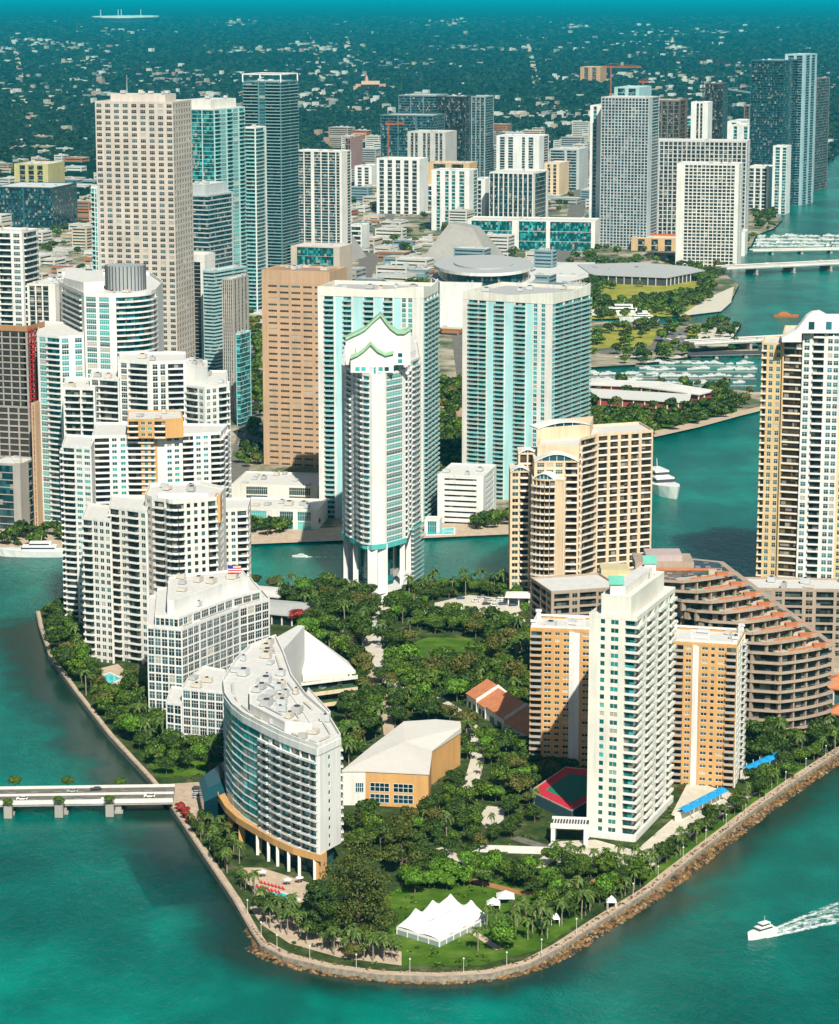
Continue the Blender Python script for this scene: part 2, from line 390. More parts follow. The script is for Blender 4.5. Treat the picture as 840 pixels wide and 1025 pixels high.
# island
isl = [(37, 611), (40, 626), (50, 655), (75, 690), (110, 735), (150, 778), (168, 800), (200, 848), (235, 900), (252, 930), (262, 945), (285, 957), (330, 968), (380, 975), (440, 977), (490, 974), (530, 964), (562, 947), (600, 922), (650, 891), (700, 852), (760, 806), (800, 778), (840, 752), (900, 712), (1000, 655), (1000, 618), (900, 602), (760, 592), (655, 588), (600, 585), (510, 580), (425, 581), (340, 584), (250, 586), (150, 590), (60, 598)]
ISL = ccw([W(*p, 1.6) for p in isl])
sheet('island_ground', ISL, 1.6, M_UNDER, 2.0)
def strip(name, pxs, w, z, mat, thick=None, side=0, lab=None, **kw):
    """a path of width w along picture points; side -1/+1 keeps it on one side"""
    p = [W(*q, z) for q in pxs] if not isinstance(pxs[0][0], float) or max(abs(pxs[0][0]), 0) < 0 else pxs
    L, R = [], []
    for i in range(len(p)):
        a, c = Vector(p[max(0, i - 1)]), Vector(p[min(len(p) - 1, i + 1)]); t = (c - a).normalized(); n = Vector((-t.y, t.x)); v = Vector(p[i])
        L.append(tuple(v + n * w * (.5 + side * .5))); R.append(tuple(v - n * w * (.5 - side * .5)))
    m = MB(); k = len(p); vs = [(x, y, z) for x, y in L + R]
    if thick:
        vs += [(x, y, z - thick) for x, y in L + R]
        fs = [(k + i, k + i + 1, i + 1, i) for i in range(k - 1)] + [(2 * k + i, 2 * k + i + 1, 3 * k + i + 1, 3 * k + i) for i in range(k - 1)]
        fs += [(i, i + 1, 2 * k + i + 1, 2 * k + i) for i in range(k - 1)] + [(k + i + 1, k + i, 3 * k + i, 3 * k + i + 1) for i in range(k - 1)] + [(0, 2 * k, 3 * k, k), (k - 1, 2 * k - 1, 4 * k - 1, 3 * k - 1)]
    else: fs = [(k + i, k + i + 1, i + 1, i) for i in range(k - 1)]
    m.raw(vs, fs, mat); PATHS.append((L + R[::-1])); return m.build(name, kind=kw.pop('kind', 'structure'), **kw)
PATHS = []
# ================================================================ towers of the island
def arc(p, q, bulge, k=6):
    """points from p to q bowed outwards (to the right of p->q) by bulge metres"""
    dx, dy = q[0] - p[0], q[1] - p[1]; L = sqrt(dx * dx + dy * dy); nx, ny = dy / L, -dx / L
    return [(p[0] + dx * i / k + nx * bulge * (1 - (2 * i / k - 1) ** 2), p[1] + dy * i / k + ny * bulge * (1 - (2 * i / k - 1) ** 2)) for i in range(k)]
def up(pts, z, dx): return pts
def simple(name, label, px, pyt, pyb, pl, pr, n, front, side, rot=20, dl=None, dr=None, wall=None, glass=None, core=None, rail=None, frame=None,
           group=None, z0=0, par=1.2, t=.35, bal=1.4, units=3, pent=None, cat='tower', finish=True, roof=None, **kw):
    pts, h = rect(px, pyt, pyb, pl, pr, rot, dl, dr)
    b = Bld(name, label, cat, pts[1], group, wall or M_WHITE, glass or G_DARK, core or C_DARK, rail, frame, t, bal)
    b.roofm = roof
    b.body(pts, z0, h, n, [front, side, None, None], par=par, **kw)
    b.pts, b.h = pts, h
    if pent:                                             # set-back penthouse: (inset, height, floors)
        q = offset(pts, pent[0]); b.c.prism(offset(q, .3), h + .25, h + pent[1] - .1, b.core)
        for i in range(4): b.facade(q[i], q[(i + 1) % 4], h + .23, h + pent[1], max(1, pent[2]), 's3 w2 s2 w2 s2 w2 s3' if pent[2] else 's')
        b.roof(q, h + pent[1]); 
        if units: b.units(q, h + pent[1], units)
    elif units: b.units(pts, h, units)
    return b.done() if finish else b
LOG = []
# ---- 1. crescent hotel at the point
def hotel():
    h = hgt(884, 749)
    P = [W(*p, h) for p in [(223, 682), (225, 697), (232, 707), (243, 716), (260, 725), (280, 735), (300, 743), (318, 749), (341, 738), (327, 715), (306, 697), (292, 678), (284, 655), (276, 638), (250, 648), (236, 662)]]
    b = Bld('crescent_hotel', 'white crescent hotel with teal curved flank and ochre balcony band by the red loungers', 'hotel', P[7], None, M_WHITE, G_TEAL, C_TEAL, R_WHITE, R_WHITE, .9, 1.3, railh=.7)
    zp = 10.8; n = 12
    b.c.prism(offset(P, 1.0), zp, h - 2.2, C_TEAL)
    b.c.prism(offset(P, 2.6), .1, zp - .05, C_BLUE)
    for i in range(len(P)):
        a, c = P[i], P[(i + 1) % len(P)]
        if i < 4 or i == 15:
            b.facade(a, c, zp, h - 2.6, n, 'c8', slab=.45); b.c.fbox(frame_of(a, c), .03, dist(a, c) - .03, zp, h - 2.7, -.85, -.3, C_AQUA)
        elif i == 4:   b.facade(a, c, zp, h - 2.6, n, 's.2 b5 s.2 w.8 s.2 b5 s.2')
        elif i < 7:    b.facade(a, c, zp, h - 2.6, n, 's.18 b5 s.18 b5 s.18')
        elif i == 7:   b.facade(a, c, zp, h - .2, n, 's5 w1 s5', sill=.8, head=.9)
        elif i < 12:   b.facade(a, c, zp, h - 2.6, n, 's.6 b3 s.6 w1.5 s.6 b3 s.6')
        else:          b.facade(a, c, zp, h - 2.6, n, 's1 w2 s1 w2 s1')
        b.w.fbox(frame_of(a, c), .01, dist(a, c) - .01, h - 2.6, h - .01, -.9, -.02 + (.0 if i > 7 else .35), M_WHITE)
    b.roof(P, h, M_ROOF, 1.6)
    # ochre terrace band round the foot of the curve
    band = [lerp2(P[i], out_n(P, i), 3.2) for i in range(0, 8)]
    m = MB(); ring = band + [P[i] for i in range(7, -1, -1)]
    m.prism(ccw(ring), zp - 1.2, zp + .1, M_OCHRE)
    for i in range(7): m.fbox(frame_of(band[i], band[i + 1]), 0, dist(band[i], band[i + 1]) - .01, zp - 1.6, zp + 1.0, -.3, .05, M_OCHRE)
    m.build('terrace_band', b.o)
    for i in (0, 2, 3, 4):
        m = MB(); p = lerp(P[i], band[i], .3); m.fbox(((p[0], p[1]), (1, 0), (0, -1)), -1.2, 1.2, .1, zp - 1.62, -1, 1, M_OCHRE); m.build('pier', b.o)
    for i in (4, 5, 6):
        for t in (.2, .75):
            p = lerp(band[i], band[i + 1], t); m = MB(); m.fbox(((p[0], p[1]), (1, 0), (0, -1)), -.55, .55, .1, zp - 1.62, -1.3, -.2, M_WHITE); m.build('column', b.o)
    p, q = P[7], P[8]; m = MB(); m.fbox(frame_of(p, q), -1, dist(p, q) * .3, .1, zp, -.5, .6, M_OCHRE); m.build('pier', b.o)
    # stepped roof storeys and plant
    Q = [W(*p, h + 4) for p in [(250, 704), (285, 722), (312, 724), (300, 706), (288, 690), (266, 678), (250, 688)]]; Q = ccw(Q)
    q = offset(Q, 0); b.w.prism(q, h + .3, h + 3.4, M_OFFW, M_ROOF); b.roof(q, h + 3.4, M_ROOF, .7); b.units(q, h + 3.4, 14, (1.4, 5)); b.ducts(q, h + 3.4, 5)
    Q = ccw([W(*p, h + 5) for p in [(246, 672), (258, 660), (276, 655), (282, 672), (268, 682)]])
    b.units(P, h, 26, (1.2, 4.5)); b.ducts(P, h, 14)
    BLOCK.append(offset(P, -4)); return b.done()
def dist(a, b): return sqrt((a[0] - b[0]) ** 2 + (a[1] - b[1]) ** 2)
def frame_of(a, b):
    L = dist(a, b); u = ((b[0] - a[0]) / L, (b[1] - a[1]) / L); return (a, u, (u[1], -u[0]))
def out_n(P, i):
    a, c = P[i - 1] if i > 0 else P[i], P[i + 1]; f = frame_of(a, c); return f[2]
def lerp2(p, n, d): return (p[0] + n[0] * d, p[1] + n[1] * d)
hotel()
# ---- 2. white terraced office block
def office():
    h = hgt(728, 630)
    P = ccw([W(*p, h) for p in [(146, 628), (181, 630), (199, 624), (238, 607), (272, 598), (262, 588), (190, 600), (160, 604)]])
    P = [W(*p, h) for p in [(147, 628), (182, 631), (200, 624), (240, 609), (270, 601), (256, 585), (150, 598)]]
    b = Bld('office_block', 'white gridded office block with setback terraces left of the sloping triangular roof', 'building', P[1], None, M_WHITE, G_DARK, C_BLUE, R_WHITE, R_WHITE, .5)
    g1 = 's.35 W2.3 ' * 5 + 's.35'; g2 = 's.35 W2.3 ' * 3 + 's.35'
    b.body(P, 0, h, 11, [g1, g2, g1 + ' W2.3 s.35', 's.35 W2.3 ' * 4 + 's.35', g2, None, 'c4 s.2 c4'], par=1.3, slab=.6)
    h2 = h + 4.2
    Q = offset(P, 3.6)
    b.body(Q, h + .24, h2, 1, ['s.4 W2.3 ' * 5 + 's.4', g2, g1, g2, g2, None, None], par=.9)
    h3 = h2 + 6
    R = offset(P, 9)
    b.c.prism(R, h2 + .25, h3, M_WHITE)
    sl = MB(); n = len(R); lo = [ (x, y, h2 + .3) for x, y in Q[:5]] 
    b.roof(R, h3, M_ROOF, .8); b.units(R, h3, 6); b.units(Q, h2, 4); b.ducts(P, h, 5)
    # lower wing stepping down to the left
    hw = hgt(752, 690)
    A = [W(*p, hw) for p in [(182, 690), (224, 694), (226, 672), (205, 668), (188, 680)]]
    b.body(A, 0, hw, 7, ['s.35 W2.3 ' * 5 + 's.35', g2, None, None, g2], par=1)
    hw2 = hw - 6
    A2 = [W(*p, hw2) for p in [(166, 704), (182, 706), (188, 690), (172, 688)]]
    b.body(A2, 0, hw2, 5, ['s.35 W2.3 ' * 2 + 's.35', None, None, g2], par=1)
    b.units(A, hw, 3)
    return b.done()
office()
# ---- 3. atrium building with a great sloping white roof
def atrium():
    a = root('atrium_building', *W(330, 690), label='low building under one great white sloping triangular roof beside the crescent hotel', cat='building')
    m = MB(); A = (*W(301, 627, 36), 36); B = (*W(303, 676, 20), 20); C = (*W(356, 671, 19), 19); D = (C[0] - 4, A[1] + 4, 19)
    lo = lambda p, z: (p[0], p[1], z)
    vs = [A, B, C, D, lo(A, 17), lo(B, 17), lo(C, 17), lo(D, 17)]
    m.raw(vs, [(0, 1, 2), (0, 2, 3), (1, 5, 6, 2), (2, 6, 7, 3), (3, 7, 4, 0), (0, 4, 5, 1), (4, 7, 6, 5)], wallm('white_membrane', (.74, .72, .66), .6, .08)); m.build('sloping_roof', a)
    m = MB(); P1 = W(274, 656, 43); P2 = W(305, 628, 40); fr = frame_of(P1, P2); L = dist(P1, P2)
    m.prism([P1, lerp2(P1, fr[2], 0), P2, (P2[0] - 3, P2[1] + 1), (P1[0] - 14, P1[1] + 6)], 0, 41, M_WHITE, M_ROOF); m.build('tower_wall', a)
    m = MB(); fp = ccw([(B[0], B[1] + 2), (C[0] - 1, C[1] + 2), (D[0], D[1]), (A[0], A[1])]); m.prism(fp, 0, 17, C_DARK); m.build('glazing', a)
    for k, (ex, z) in enumerate([(0, 16.2), (1.2, 11.0), (2.4, 5.8)]):
        m = MB(); p = (B[0] - 1, B[1] - ex); q = (C[0] + 1, C[1] - ex); f2 = frame_of(p, q)
        m.fbox(f2, 0, dist(p, q), z - .9, z + .8, -3, 0, M_BEIGE if k else M_OFFW); o = m.build('terrace', a)
        hedge_on(f2, dist(p, q), z + .8, a)
    BLOCK.append(offset(fp, -4)); BLOCK.append(ccw([P1, P2, (P2[0], P2[1] + 30), (P1[0] - 10, P1[1] + 20)]))
    # teal-white block with setbacks under it, at the hotel's back
    h = 34
    pts = ccw([W(*p, h) for p in [(304, 702), (322, 722), (331, 714), (309, 690)]])
    b = Bld('terraced_annex', 'small white stepped block with balconies tucked behind the crescent hotel end', 'building', pts[0], None, M_WHITE, G_DARK, C_DARK, R_WHITE, R_WHITE)
    b.body(pts, 0, h, 10, ['s.4 w2 s.4 w2 s.4'], par=1); b.done()
def hedge_on(fr, L, z, parent):
    m = MB(); x = .5; rr = random.Random(3)
    while x < L - 1:
        w = rr.uniform(.8, 1.6); m.fbox(fr, x, x + w, z, z + rr.uniform(.4, .9), -1.6 - rr.random() * .5, -.5 + rr.random() * .2, M_HEDGE); x += w * .8
    m.build('planter_hedge', parent)
M_HEDGE = flatm('hedge_leaves', (.04, .10, .02), .9)
atrium()
# ---- 4. ochre hall with a pale roof
def hall():
    h = 15.5
    P = [W(*p, h) for p in [(343, 772), (366, 772), (429, 775), (432, 752), (461, 733), (460, 727), (436, 725), (405, 727), (372, 748)]]
    a = root('banquet_hall', P[2][0], P[2][1], label='ochre walled hall with broad pale curved roof and grids of square windows', cat='building')
    core = offset(P, .4); m = MB(); m.prism(core, .05, h - .3, C_BLUE); m.build('glazing', a)
    m = MB(); cells = []
    def wal(p, q, mat, z0=0, z1=h, holes=()):
        f = frame_of(p, q); L = dist(p, q); x = 0
        for (u0, u1, za, zb) in sorted(holes):
            m.fbox(f, max(x, .02), u0, z0, z1, -.4, 0, mat); m.fbox(f, u0, u1, z0, za, -.4, -.004, mat); m.fbox(f, u0, u1, zb, z1, -.4, -.004, mat); x = u1
            cells.append((f, u0, u1, za, zb))
        m.fbox(f, max(x, .02), L - .02, z0, z1, -.4, 0, mat)
    L1 = dist(P[1], P[2]); wal(P[0], P[1], M_OFFW, holes=[(dist(P[0], P[1]) * .55, dist(P[0], P[1]) * .92, 7, 11)])
    wal(P[1], P[2], M_OCHRE, holes=[(L1 * .07, L1 * .38, 3, 6.6), (L1 * .44, L1 * .76, 3, 6.6)])
    for u0, u1 in ((.07, .38), (.44, .76)): pass
    for i in range(2, len(P)):
        wal(P[i], P[(i + 1) % len(P)], M_OCHRE if i < 4 else M_OFFW)
    m.build('wall', a)
    for f, u0, u1, za, zb in cells:
        for zz in ([(za, zb), (za + 4.6, zb + 4.6)] if zb < 7 else [(za, zb)]):
            g = MB(); n = 4
            g.fbox(f, u0, u1, zz[0], zz[1], -.1 + (.12 if zz[0] > 7 and zb < 7 else 0), .02, G_BLUE)
            for i in range(n + 1): x = u0 + (u1 - u0 - .18) * i / n; g.fbox(f, x, x + .18, zz[0], zz[1], .021, .12, R_WHITE)
            for z in (zz[0], (zz[0] + zz[1]) / 2, zz[1] - .15): g.fbox(f, u0, u1, z, z + .15, .022, .10, R_WHITE)
            g.build('window', a)
    # roof: gently arched sheet with a raised back edge
    R = offset(P, -.35); m = MB(); c = W(405, 748, h); n = len(R)
    vs = [(x, y, h + .02) for x, y in R] + [(x, y, h + .5 + (1.8 if i in (4, 5, 6, 7) else 0)) for i, (x, y) in enumerate(R)] + [(c[0], c[1], h + 2.6)]
    mat = wallm('pale_roof_sheet', (.66, .62, .56), .6, .1)
    m.raw(vs, [(i, (i + 1) % n, n + (i + 1) % n, n + i) for i in range(n)] + [(n + i, n + (i + 1) % n, 2 * n) for i in range(n)], mat); r = m.build('roof', a)
    for k in range(4):
        x, y = W(418 + k * 5.5, 752 - k * 4.2, h + 2.2); g = MB(); g.fbox(((x, y), (cos(.5), sin(.5)), (sin(.5), -cos(.5))), -1, 1, h + 1.2, h + 3.9, -.8, .8, M_DARK); g.build('vent', r)
    BLOCK.append(offset(P, -2))
hall()
# ---- 5. terracotta terraces in the park
def clay():
    h = 9.0; A = W(466, 690, h); B = W(530, 733, h); C = W(531, 716, h + 4); D = W(480, 676, h + 4)
    a = root('clay_roofed_houses', *lerp(A, B, .5), label='row of low houses under steep terracotta roofs with white gables in the park trees', cat='building')
    f = frame_of(A, B); L = dist(A, B); dep = 17; m = MB()
    x = 0; k = 0
    for w in (.18, .14, .3, .22, .16):
        u0, u1 = x * L + .15, (x + w) * L - .15; x += w; k += 1; dz = (k % 2) * .9
        pt = lambda u, n, z: (A[0] + f[1][0] * u + f[2][0] * n, A[1] + f[1][1] * u + f[2][1] * n, z)
        b = MB(); b.fbox(f, u0 + .3, u1 - .3, 0, h - 2.6 + dz, -dep + .4, -.5, M_OFFW)
        for w0 in (.2, .6): b.fbox(f, u0 + (u1 - u0) * w0, u0 + (u1 - u0) * (w0 + .22), 1.5, 4.5, -.49, -.4, G_DARK)
        b.build('wall', a)
        r = MB(); e0, e1, rd = h - 2.4 + dz, h + 3.4 + dz, -dep * .62
        vs = [pt(u0, 0, e0), pt(u1, 0, e0), pt(u1, rd, e1), pt(u0, rd, e1), pt(u1, -dep, e0 + .5), pt(u0, -dep, e0 + .5)]
        vs += [(q[0], q[1], q[2] - .4) for q in vs]
        r.raw(vs, [(0, 1, 2, 3), (3, 2, 4, 5), (6, 9, 8, 7), (9, 11, 10, 8), (0, 6, 7, 1), (4, 10, 11, 5), (1, 7, 8, 2), (2, 8, 10, 4), (3, 9, 6, 0), (5, 11, 9, 3)], M_TILE); r.build('roof', a)
        g = MB(); q0, q1 = u1 - .05, u1 + .3
        vv = [pt(q0, .1, 0), pt(q1, .1, 0), pt(q1, -dep, 0), pt(q0, -dep, 0), pt(q0, .1, e0 + .7), pt(q1, .1, e0 + .7), pt(q1, rd, e1 + .6), pt(q0, rd, e1 + .6), pt(q1, -dep, e0 + .8), pt(q0, -dep, e0 + .8)]
        g.raw(vv, [(0, 1, 5, 4), (4, 5, 6, 7), (7, 6, 8, 9), (1, 2, 8, 6, 5), (0, 4, 7, 9, 3), (2, 3, 9, 8)], M_WHITE); g.build('gable_wall', a)
    BLOCK.append(ccw([lerp2(A, f[2], 15), lerp2(B, f[2], 15), lerp2(B, f[2], -dep), lerp2(A, f[2], -dep)]))
def tilem():
    m, nt, b = nodes('roof_tiles'); w = nt.nodes.new('ShaderNodeTexWave'); w.inputs['Scale'].default_value = 1.3; w.inputs['Distortion'].default_value = 1
    nt.links.new(coords(nt), w.inputs['Vector']); n = noise(nt, .5, 4, coords(nt))
    nt.links.new(mixn(nt, n, (.36, .10, .035), (.68, .27, .12)), b.inputs['Base Color']); b.inputs['Roughness'].default_value = .9
    bp = nt.nodes.new('ShaderNodeBump'); bp.inputs['Strength'].default_value = .6; nt.links.new(w.outputs[0], bp.inputs['Height']); nt.links.new(bp.outputs[0], b.inputs['Normal']); return m
M_TILE = tilem()
clay()
# ---- 6. cream residential tower in front, ochre pair behind it
def crown(b, pts, h, col, w=6, hh=3.5):
    """scalloped open parapet frames over the roof corners"""
    hh += 1.5
    for i in range(4):
        m = MB(); c = offset(pts, 1.2)[i]; m.box(c[0] - .9, c[0] + .9, c[1] - .9, c[1] + .9, h + .2, h + 3.6, col); m.box(c[0] - 1.3, c[0] + 1.3, c[1] - 1.3, c[1] + 1.3, h + 3.6, h + 4.2, col); m.build('pinnacle', b.o)
    for k, (p, q) in enumerate(((pts[0], pts[1]), (pts[1], pts[2]))):
        f = frame_of(p, q); L = dist(p, q); m = MB()
        for c in (L * .5,):
            for s in (-1, 1): m.fbox(f, c + s * w / 2 - .4, c + s * w / 2 + .4, h + .2, h + hh, -.7, -.1, col)
            m.fbox(f, c - w / 2 - .5, c + w / 2 + .5, h + hh, h + hh + .6, -.8, 0, col)
            m.fbox(f, c - w / 2 + .4, c + w / 2 - .4, h + hh * .55, h + hh * .7, -.6, -.2, col)
        m.build('parapet_frame', b.o)
b = simple('cream_tower', 'tall cream tower with corner balconies and green roof turrets in front of both ochre towers', 638, 621, 846, 590, 676, 27,
           's3.2 w1.3 s1.6 w2.2 s1.8 r3.4', 'b3 s.8 w1.3 s.8 b4 s.8 w1.3 s.8 b4 s.8 w1.3 s.8 b3.2', rot=21, bal=1.0, wall=M_CREAM, glass=G_TEAL, core=C_TEAL, rail=R_WHITE, t=1.3, finish=False, units=2, par=1.6)
pts, h = b.pts, b.h
q = offset(pts, 3.6); b.w.prism(q, h + .25, h + 7.5, M_CREAM, M_ROOF); b.roof(q, h + 7.5, M_ROOF, .8); b.units(q, h + 7.5, 3)
q2 = offset(q, 3.2); b.w.prism(q2, h + 7.8, h + 11, M_CREAM, M_ROOF)
for c, s in ((lerp(q2[0], q2[1], .3), 2.4), (lerp(q2[2], q2[3], .35), 2.2)):
    m = MB(); m.box(c[0] - s, c[0] + s, c[1] - s, c[1] + s, h + 8, h + 12.4, M_CREAM)
    x, y = c; k = s + .5; vs = [(x - k, y - k, h + 12.4), (x + k, y - k, h + 12.4), (x + k, y + k, h + 14.4), (x - k, y + k, h + 14.4), (x - k, y - k, h + 12.1), (x + k, y - k, h + 12.1), (x + k, y + k, h + 14), (x - k, y + k, h + 14)]
    m.raw(vs, [(0, 1, 2, 3), (7, 6, 5, 4), (0, 4, 5, 1), (1, 5, 6, 2), (2, 6, 7, 3), (3, 7, 4, 0)], wallm('copper_green', (.16, .50, .38))); m.build('roof_turret', b.o)
f = frame_of(pts[0], pts[1]); m = MB(); m.fbox(f, -.05, dist(pts[0], pts[1]) + .3, 0, 4.2, .01, .8, M_WHITE); m.fbox(frame_of(pts[1], pts[2]), -.3, dist(pts[1], pts[2]), 0, 4.2, .01, .9, M_WHITE); m.build('plinth', b.o)
b.done()
oc = dict(wall=M_OCHRE, glass=G_DARK, core=C_DARK, rail=R_GREY, frame=R_WHITE, units=3, roof=M_ROOF)
b = simple('ochre_tower', 'ochre apartment tower standing left of the cream tower, above the tennis court', 622, 634, 772, 531, 640, 22,
           'b2.4 s.5 w1.5 s.7 w1 s.7 w1.5 s.5 p1.4 s.6 w1.4 s.8 b3 s.8 w1.4 s.5', 's1 w1.4 s1', rot=9, dr=21, finish=False, **oc)
crown(b, b.pts, b.h, M_WHITE, 7, 4.2); f = frame_of(b.pts[0], b.pts[1]); m = MB(); L = dist(b.pts[0], b.pts[1]); m.fbox(f, L * .43, L * .49, 0, b.h + .1, -.14, .3, M_OFFW); m.build('pilaster', b.o)
q = offset(b.pts, .2); b.w.ring(q, b.h + 1.3, b.h + 2.2, .5, M_WHITE); b.done()
b = simple('ochre_tower', 'ochre apartment tower standing right of the cream tower, beside the blue awnings', 738, 648, 792, 664, 752, 22,
           's.6 w1.4 s.5 b2.6 s.6 w1.4 s.5 p1.4 s.7 w1.6 s.7 w1 s.8 w1.6 s.5 b2.6', 's.6 w1.8 s1 w1.8 s1 w1.8 s.6', rot=14, dr=24, finish=False, **oc)
crown(b, b.pts, b.h, M_WHITE, 7, 4.2); f = frame_of(b.pts[0], b.pts[1]); m = MB(); L = dist(b.pts[0], b.pts[1]); m.fbox(f, L * .405, L * .46, 0, b.h + .1, -.14, .3, M_OFFW); m.build('pilaster', b.o)
q = offset(b.pts, .2); b.w.ring(q, b.h + 1.3, b.h + 2.2, .5, M_WHITE); f = frame_of(b.pts[1], b.pts[2]); b.wall = M_CREAM; b.facade(lerp2(b.pts[1], f[2], .42), lerp2(b.pts[2], f[2], .42), 0, b.h, 22, 's.7 w1.6 s.9 w1.6 s.9 b2.4 s.6', thick=.34); b.done()
# ---- 7. terraced brick-coloured complex behind them
TC = dict(wall=M_BRICKY, glass=G_DARK, core=C_DARK, rail=M_BRICKY, t=1.4, bal=1.8)
def terraces():
    # central mass: storeys that step back along a diagonal stair of terracotta roofs
    hb = hgt(742, 588)
    base = root('terraced_apartments', *W(740, 730), label='rose brown stepped apartment block with a diagonal stair of terracotta terraces', cat='building')
    n = 16; fh = hb / n; rr7 = random.Random(8)
    b = Bld.__new__(Bld); Bld.__init__(b, 'tmp', 'x', 'y', (0, 0), None, M_BRICKY, G_DARK, C_DARK, M_BRICKY, None, 1.4, 1.8)
    bpy.data.objects.remove(b.o); b.o = base
    L0 = W(640, 725); R0 = W(797, 740); E0 = W(826, 690)
    y0, y1 = L0[1], R0[1]
    for k in range(n):
        z = k * fh; t = max(0, (k - 8)) / (n - 9.0)
        xr = R0[0] + 6 - 42 * t; yr = R0[1] + 9 * t
        A = (L0[0], L0[1] + 6); Bp = (xr - 9, yr + 1 + t * 3); 
        P = [A, (xr - 26, yr + 2)] + arc((xr - 14, yr - 1), (xr + 10, yr + 14), 1.6, 4) + [(xr + 12, yr + 16), (xr + 8, yr + 40), (A[0], A[1] + 38)]
        P = [P[0]] + P[1:]
        b.c.prism(offset(P, 2.2), z + .3, z + fh - .02, C_DARK)
        sl = MB(); 
        b.w.prism(offset(P, -.6), z + fh - .38, z + fh - .03, M_BRICKY)
        f = frame_of(P[0], P[1]); L = dist(P[0], P[1]); u = 0
        cells = int(L / 6.5)
        for c in range(cells + 1):
            uu = L * c / max(1, cells); b.w.fbox(f, uu - .5, uu + .5, z, z + fh - .39, -2, .2, M_BRICKY)
            if c < cells and (c + k) % 3 == 0: b.w.fbox(f, uu + 1.6, uu + 4.2, z, z + fh - .39, -1.9, .1, M_BRICKY)
        for i in range(1, len(P) - 3):
            f = frame_of(P[i], P[i + 1]); L = dist(P[i], P[i + 1]); c2 = max(1, int(L / 7))
            for c in range(c2 if i > 1 else c2 + 1): b.w.fbox(f, L * c / c2, L * c / c2 + .7, z, z + fh - .39, -2.1, -.6 + (.5 if (c + i) % 3 == 0 else 0), M_BRICKY)
        for i in range(0, len(P) - 3):
            f = frame_of(P[i], P[i + 1]); L = dist(P[i], P[i + 1])
            b.w.fbox(f, 0, L, z + fh - .02, z + fh + .75, -.25, .3, M_BRICKY if i else M_BRICKY)
        if k >= 8:   # terracotta deck on the exposed end of this storey
            dk = MB(); q = P[2:7]
            e = [(x - 1, y + 1.5) for x, y in q]; dk.prism(ccw([(p[0] - 1, p[1] + 1) for p in q] + [(q[-1][0] - 9, q[-1][1] - 1), (q[0][0] - 3, q[0][1] + 6)]), z + fh, z + fh + .3, M_SAND); dk.prism(ccw([(p[0] - 1.4, p[1] + 1.4) for p in q[1:]] + [(p[0] - 3.0, p[1] + 2.4) for p in q[:0:-1]]), z + fh + .31, z + fh + .7, M_TILE)
            for w_ in range(5): hx, hy = lerp(q[0], q[-1], rr7.random()); hx -= 3 + 3 * rr7.random(); dk.box(hx, hx + rr7.uniform(.6, 1.8), hy + 2, hy + 3 + rr7.random(), z + fh + .3, z + fh + rr7.uniform(.8, 2), M_HEDGE)
            dk.box(xr + 2, xr + 7, yr + 9, yr + 14, z + fh + .3, z + fh + 1.5, M_TERRA)
            dk.build('terrace_deck', base)
            st = MB(); st.box(xr - 1, xr + 5, yr + 14, yr + 18, z + fh, z + fh + 1.6, M_SAND); st.build('stair_block', base)
    b.w.build('wall', base); b.c.build('glazing', base)
    m = MB(); m.box(L0[0] - 2, L0[0] + 24, L0[1] + 11, L0[1] + 30, hb, hb + 2.8, M_BRICKY); m.box(L0[0] + 3, L0[0] + 19, L0[1] + 14, L0[1] + 28, hb + 2.8, hb + 5.5, wallm('lilac_stucco', (.50, .40, .38))); m.build('penthouse', base); m = MB(); m.box(L0[0] + 1, L0[0] + 34, L0[1] + 7, L0[1] + 10, hb + .05, hb + .5, M_TILE); m.build('roof_deck', base)
    BLOCK.append(ccw([(L0[0], L0[1]), (R0[0] + 14, R0[1] - 5), (R0[0] + 14, R0[1] + 50), (L0[0], L0[1] + 50)]))
terraces()
b = simple('west_wing_apartments', 'rose brown apartment wing with glassy stepped left flank behind the left ochre tower', 552, 594, 706, 531, 622, 15,
           's.4 r5 s.4 r3 s.5 w2 s.5', 's.6 r6 s1 w2 s.8 r6 s.8 w2 s.8 r5 s.6', rot=74, cat='building', dl=30, units=0, finish=False, **TC)
pts, h = b.pts, b.h
b.done()
b = simple('long_apartments', 'rose brown gridded apartment block at the right edge behind the terracotta stair', 858, 592, 700, 742, 930, 13,
           's.8 r5 s1 w2 s1 w2 s.8 r5 s1 w2 s1 r5 s.8 w2 s.8 w2 s1', 's1 r4 s1', rot=4, cat='building', dr=22, units=5, **TC)
b = simple('link_apartments', 'flat sandy roofed block linking the rose brown wings behind the cream tower', 664, 584, 690, 596, 674, 14,
           's1 r5 s1 w2 s1 r5 s1 w2 s1 r5 s1', 's1 r4 s1', rot=6, cat='building', dr=24, units=2, finish=False, **TC)
for dx in (10, 30):
    p = lerp(b.pts[0], b.pts[1], .35 + dx / 120); m = MB(); m.cyl(p[0], p[1] + 8, 4.5, 4.5, b.h + .25, b.h + 2.4, wallm('pale_green_tank', (.50, .56, .36)), 20); m.cyl(p[0], p[1] + 8, 4.2, 2.4, b.h + 2.4, b.h + 3.0, wallm('pale_green_tank', (.5, .56, .36)), 20); m.build('cooling_tank', b.o)
m = MB(); p = b.pts[0]; m.box(p[0] + 3, p[0] + 16, p[1] + 4, p[1] + 18, b.h + .2, b.h + 5, wallm('yellow_stucco', (.6, .52, .3))); m.build('plant_room', b.o); b.done()
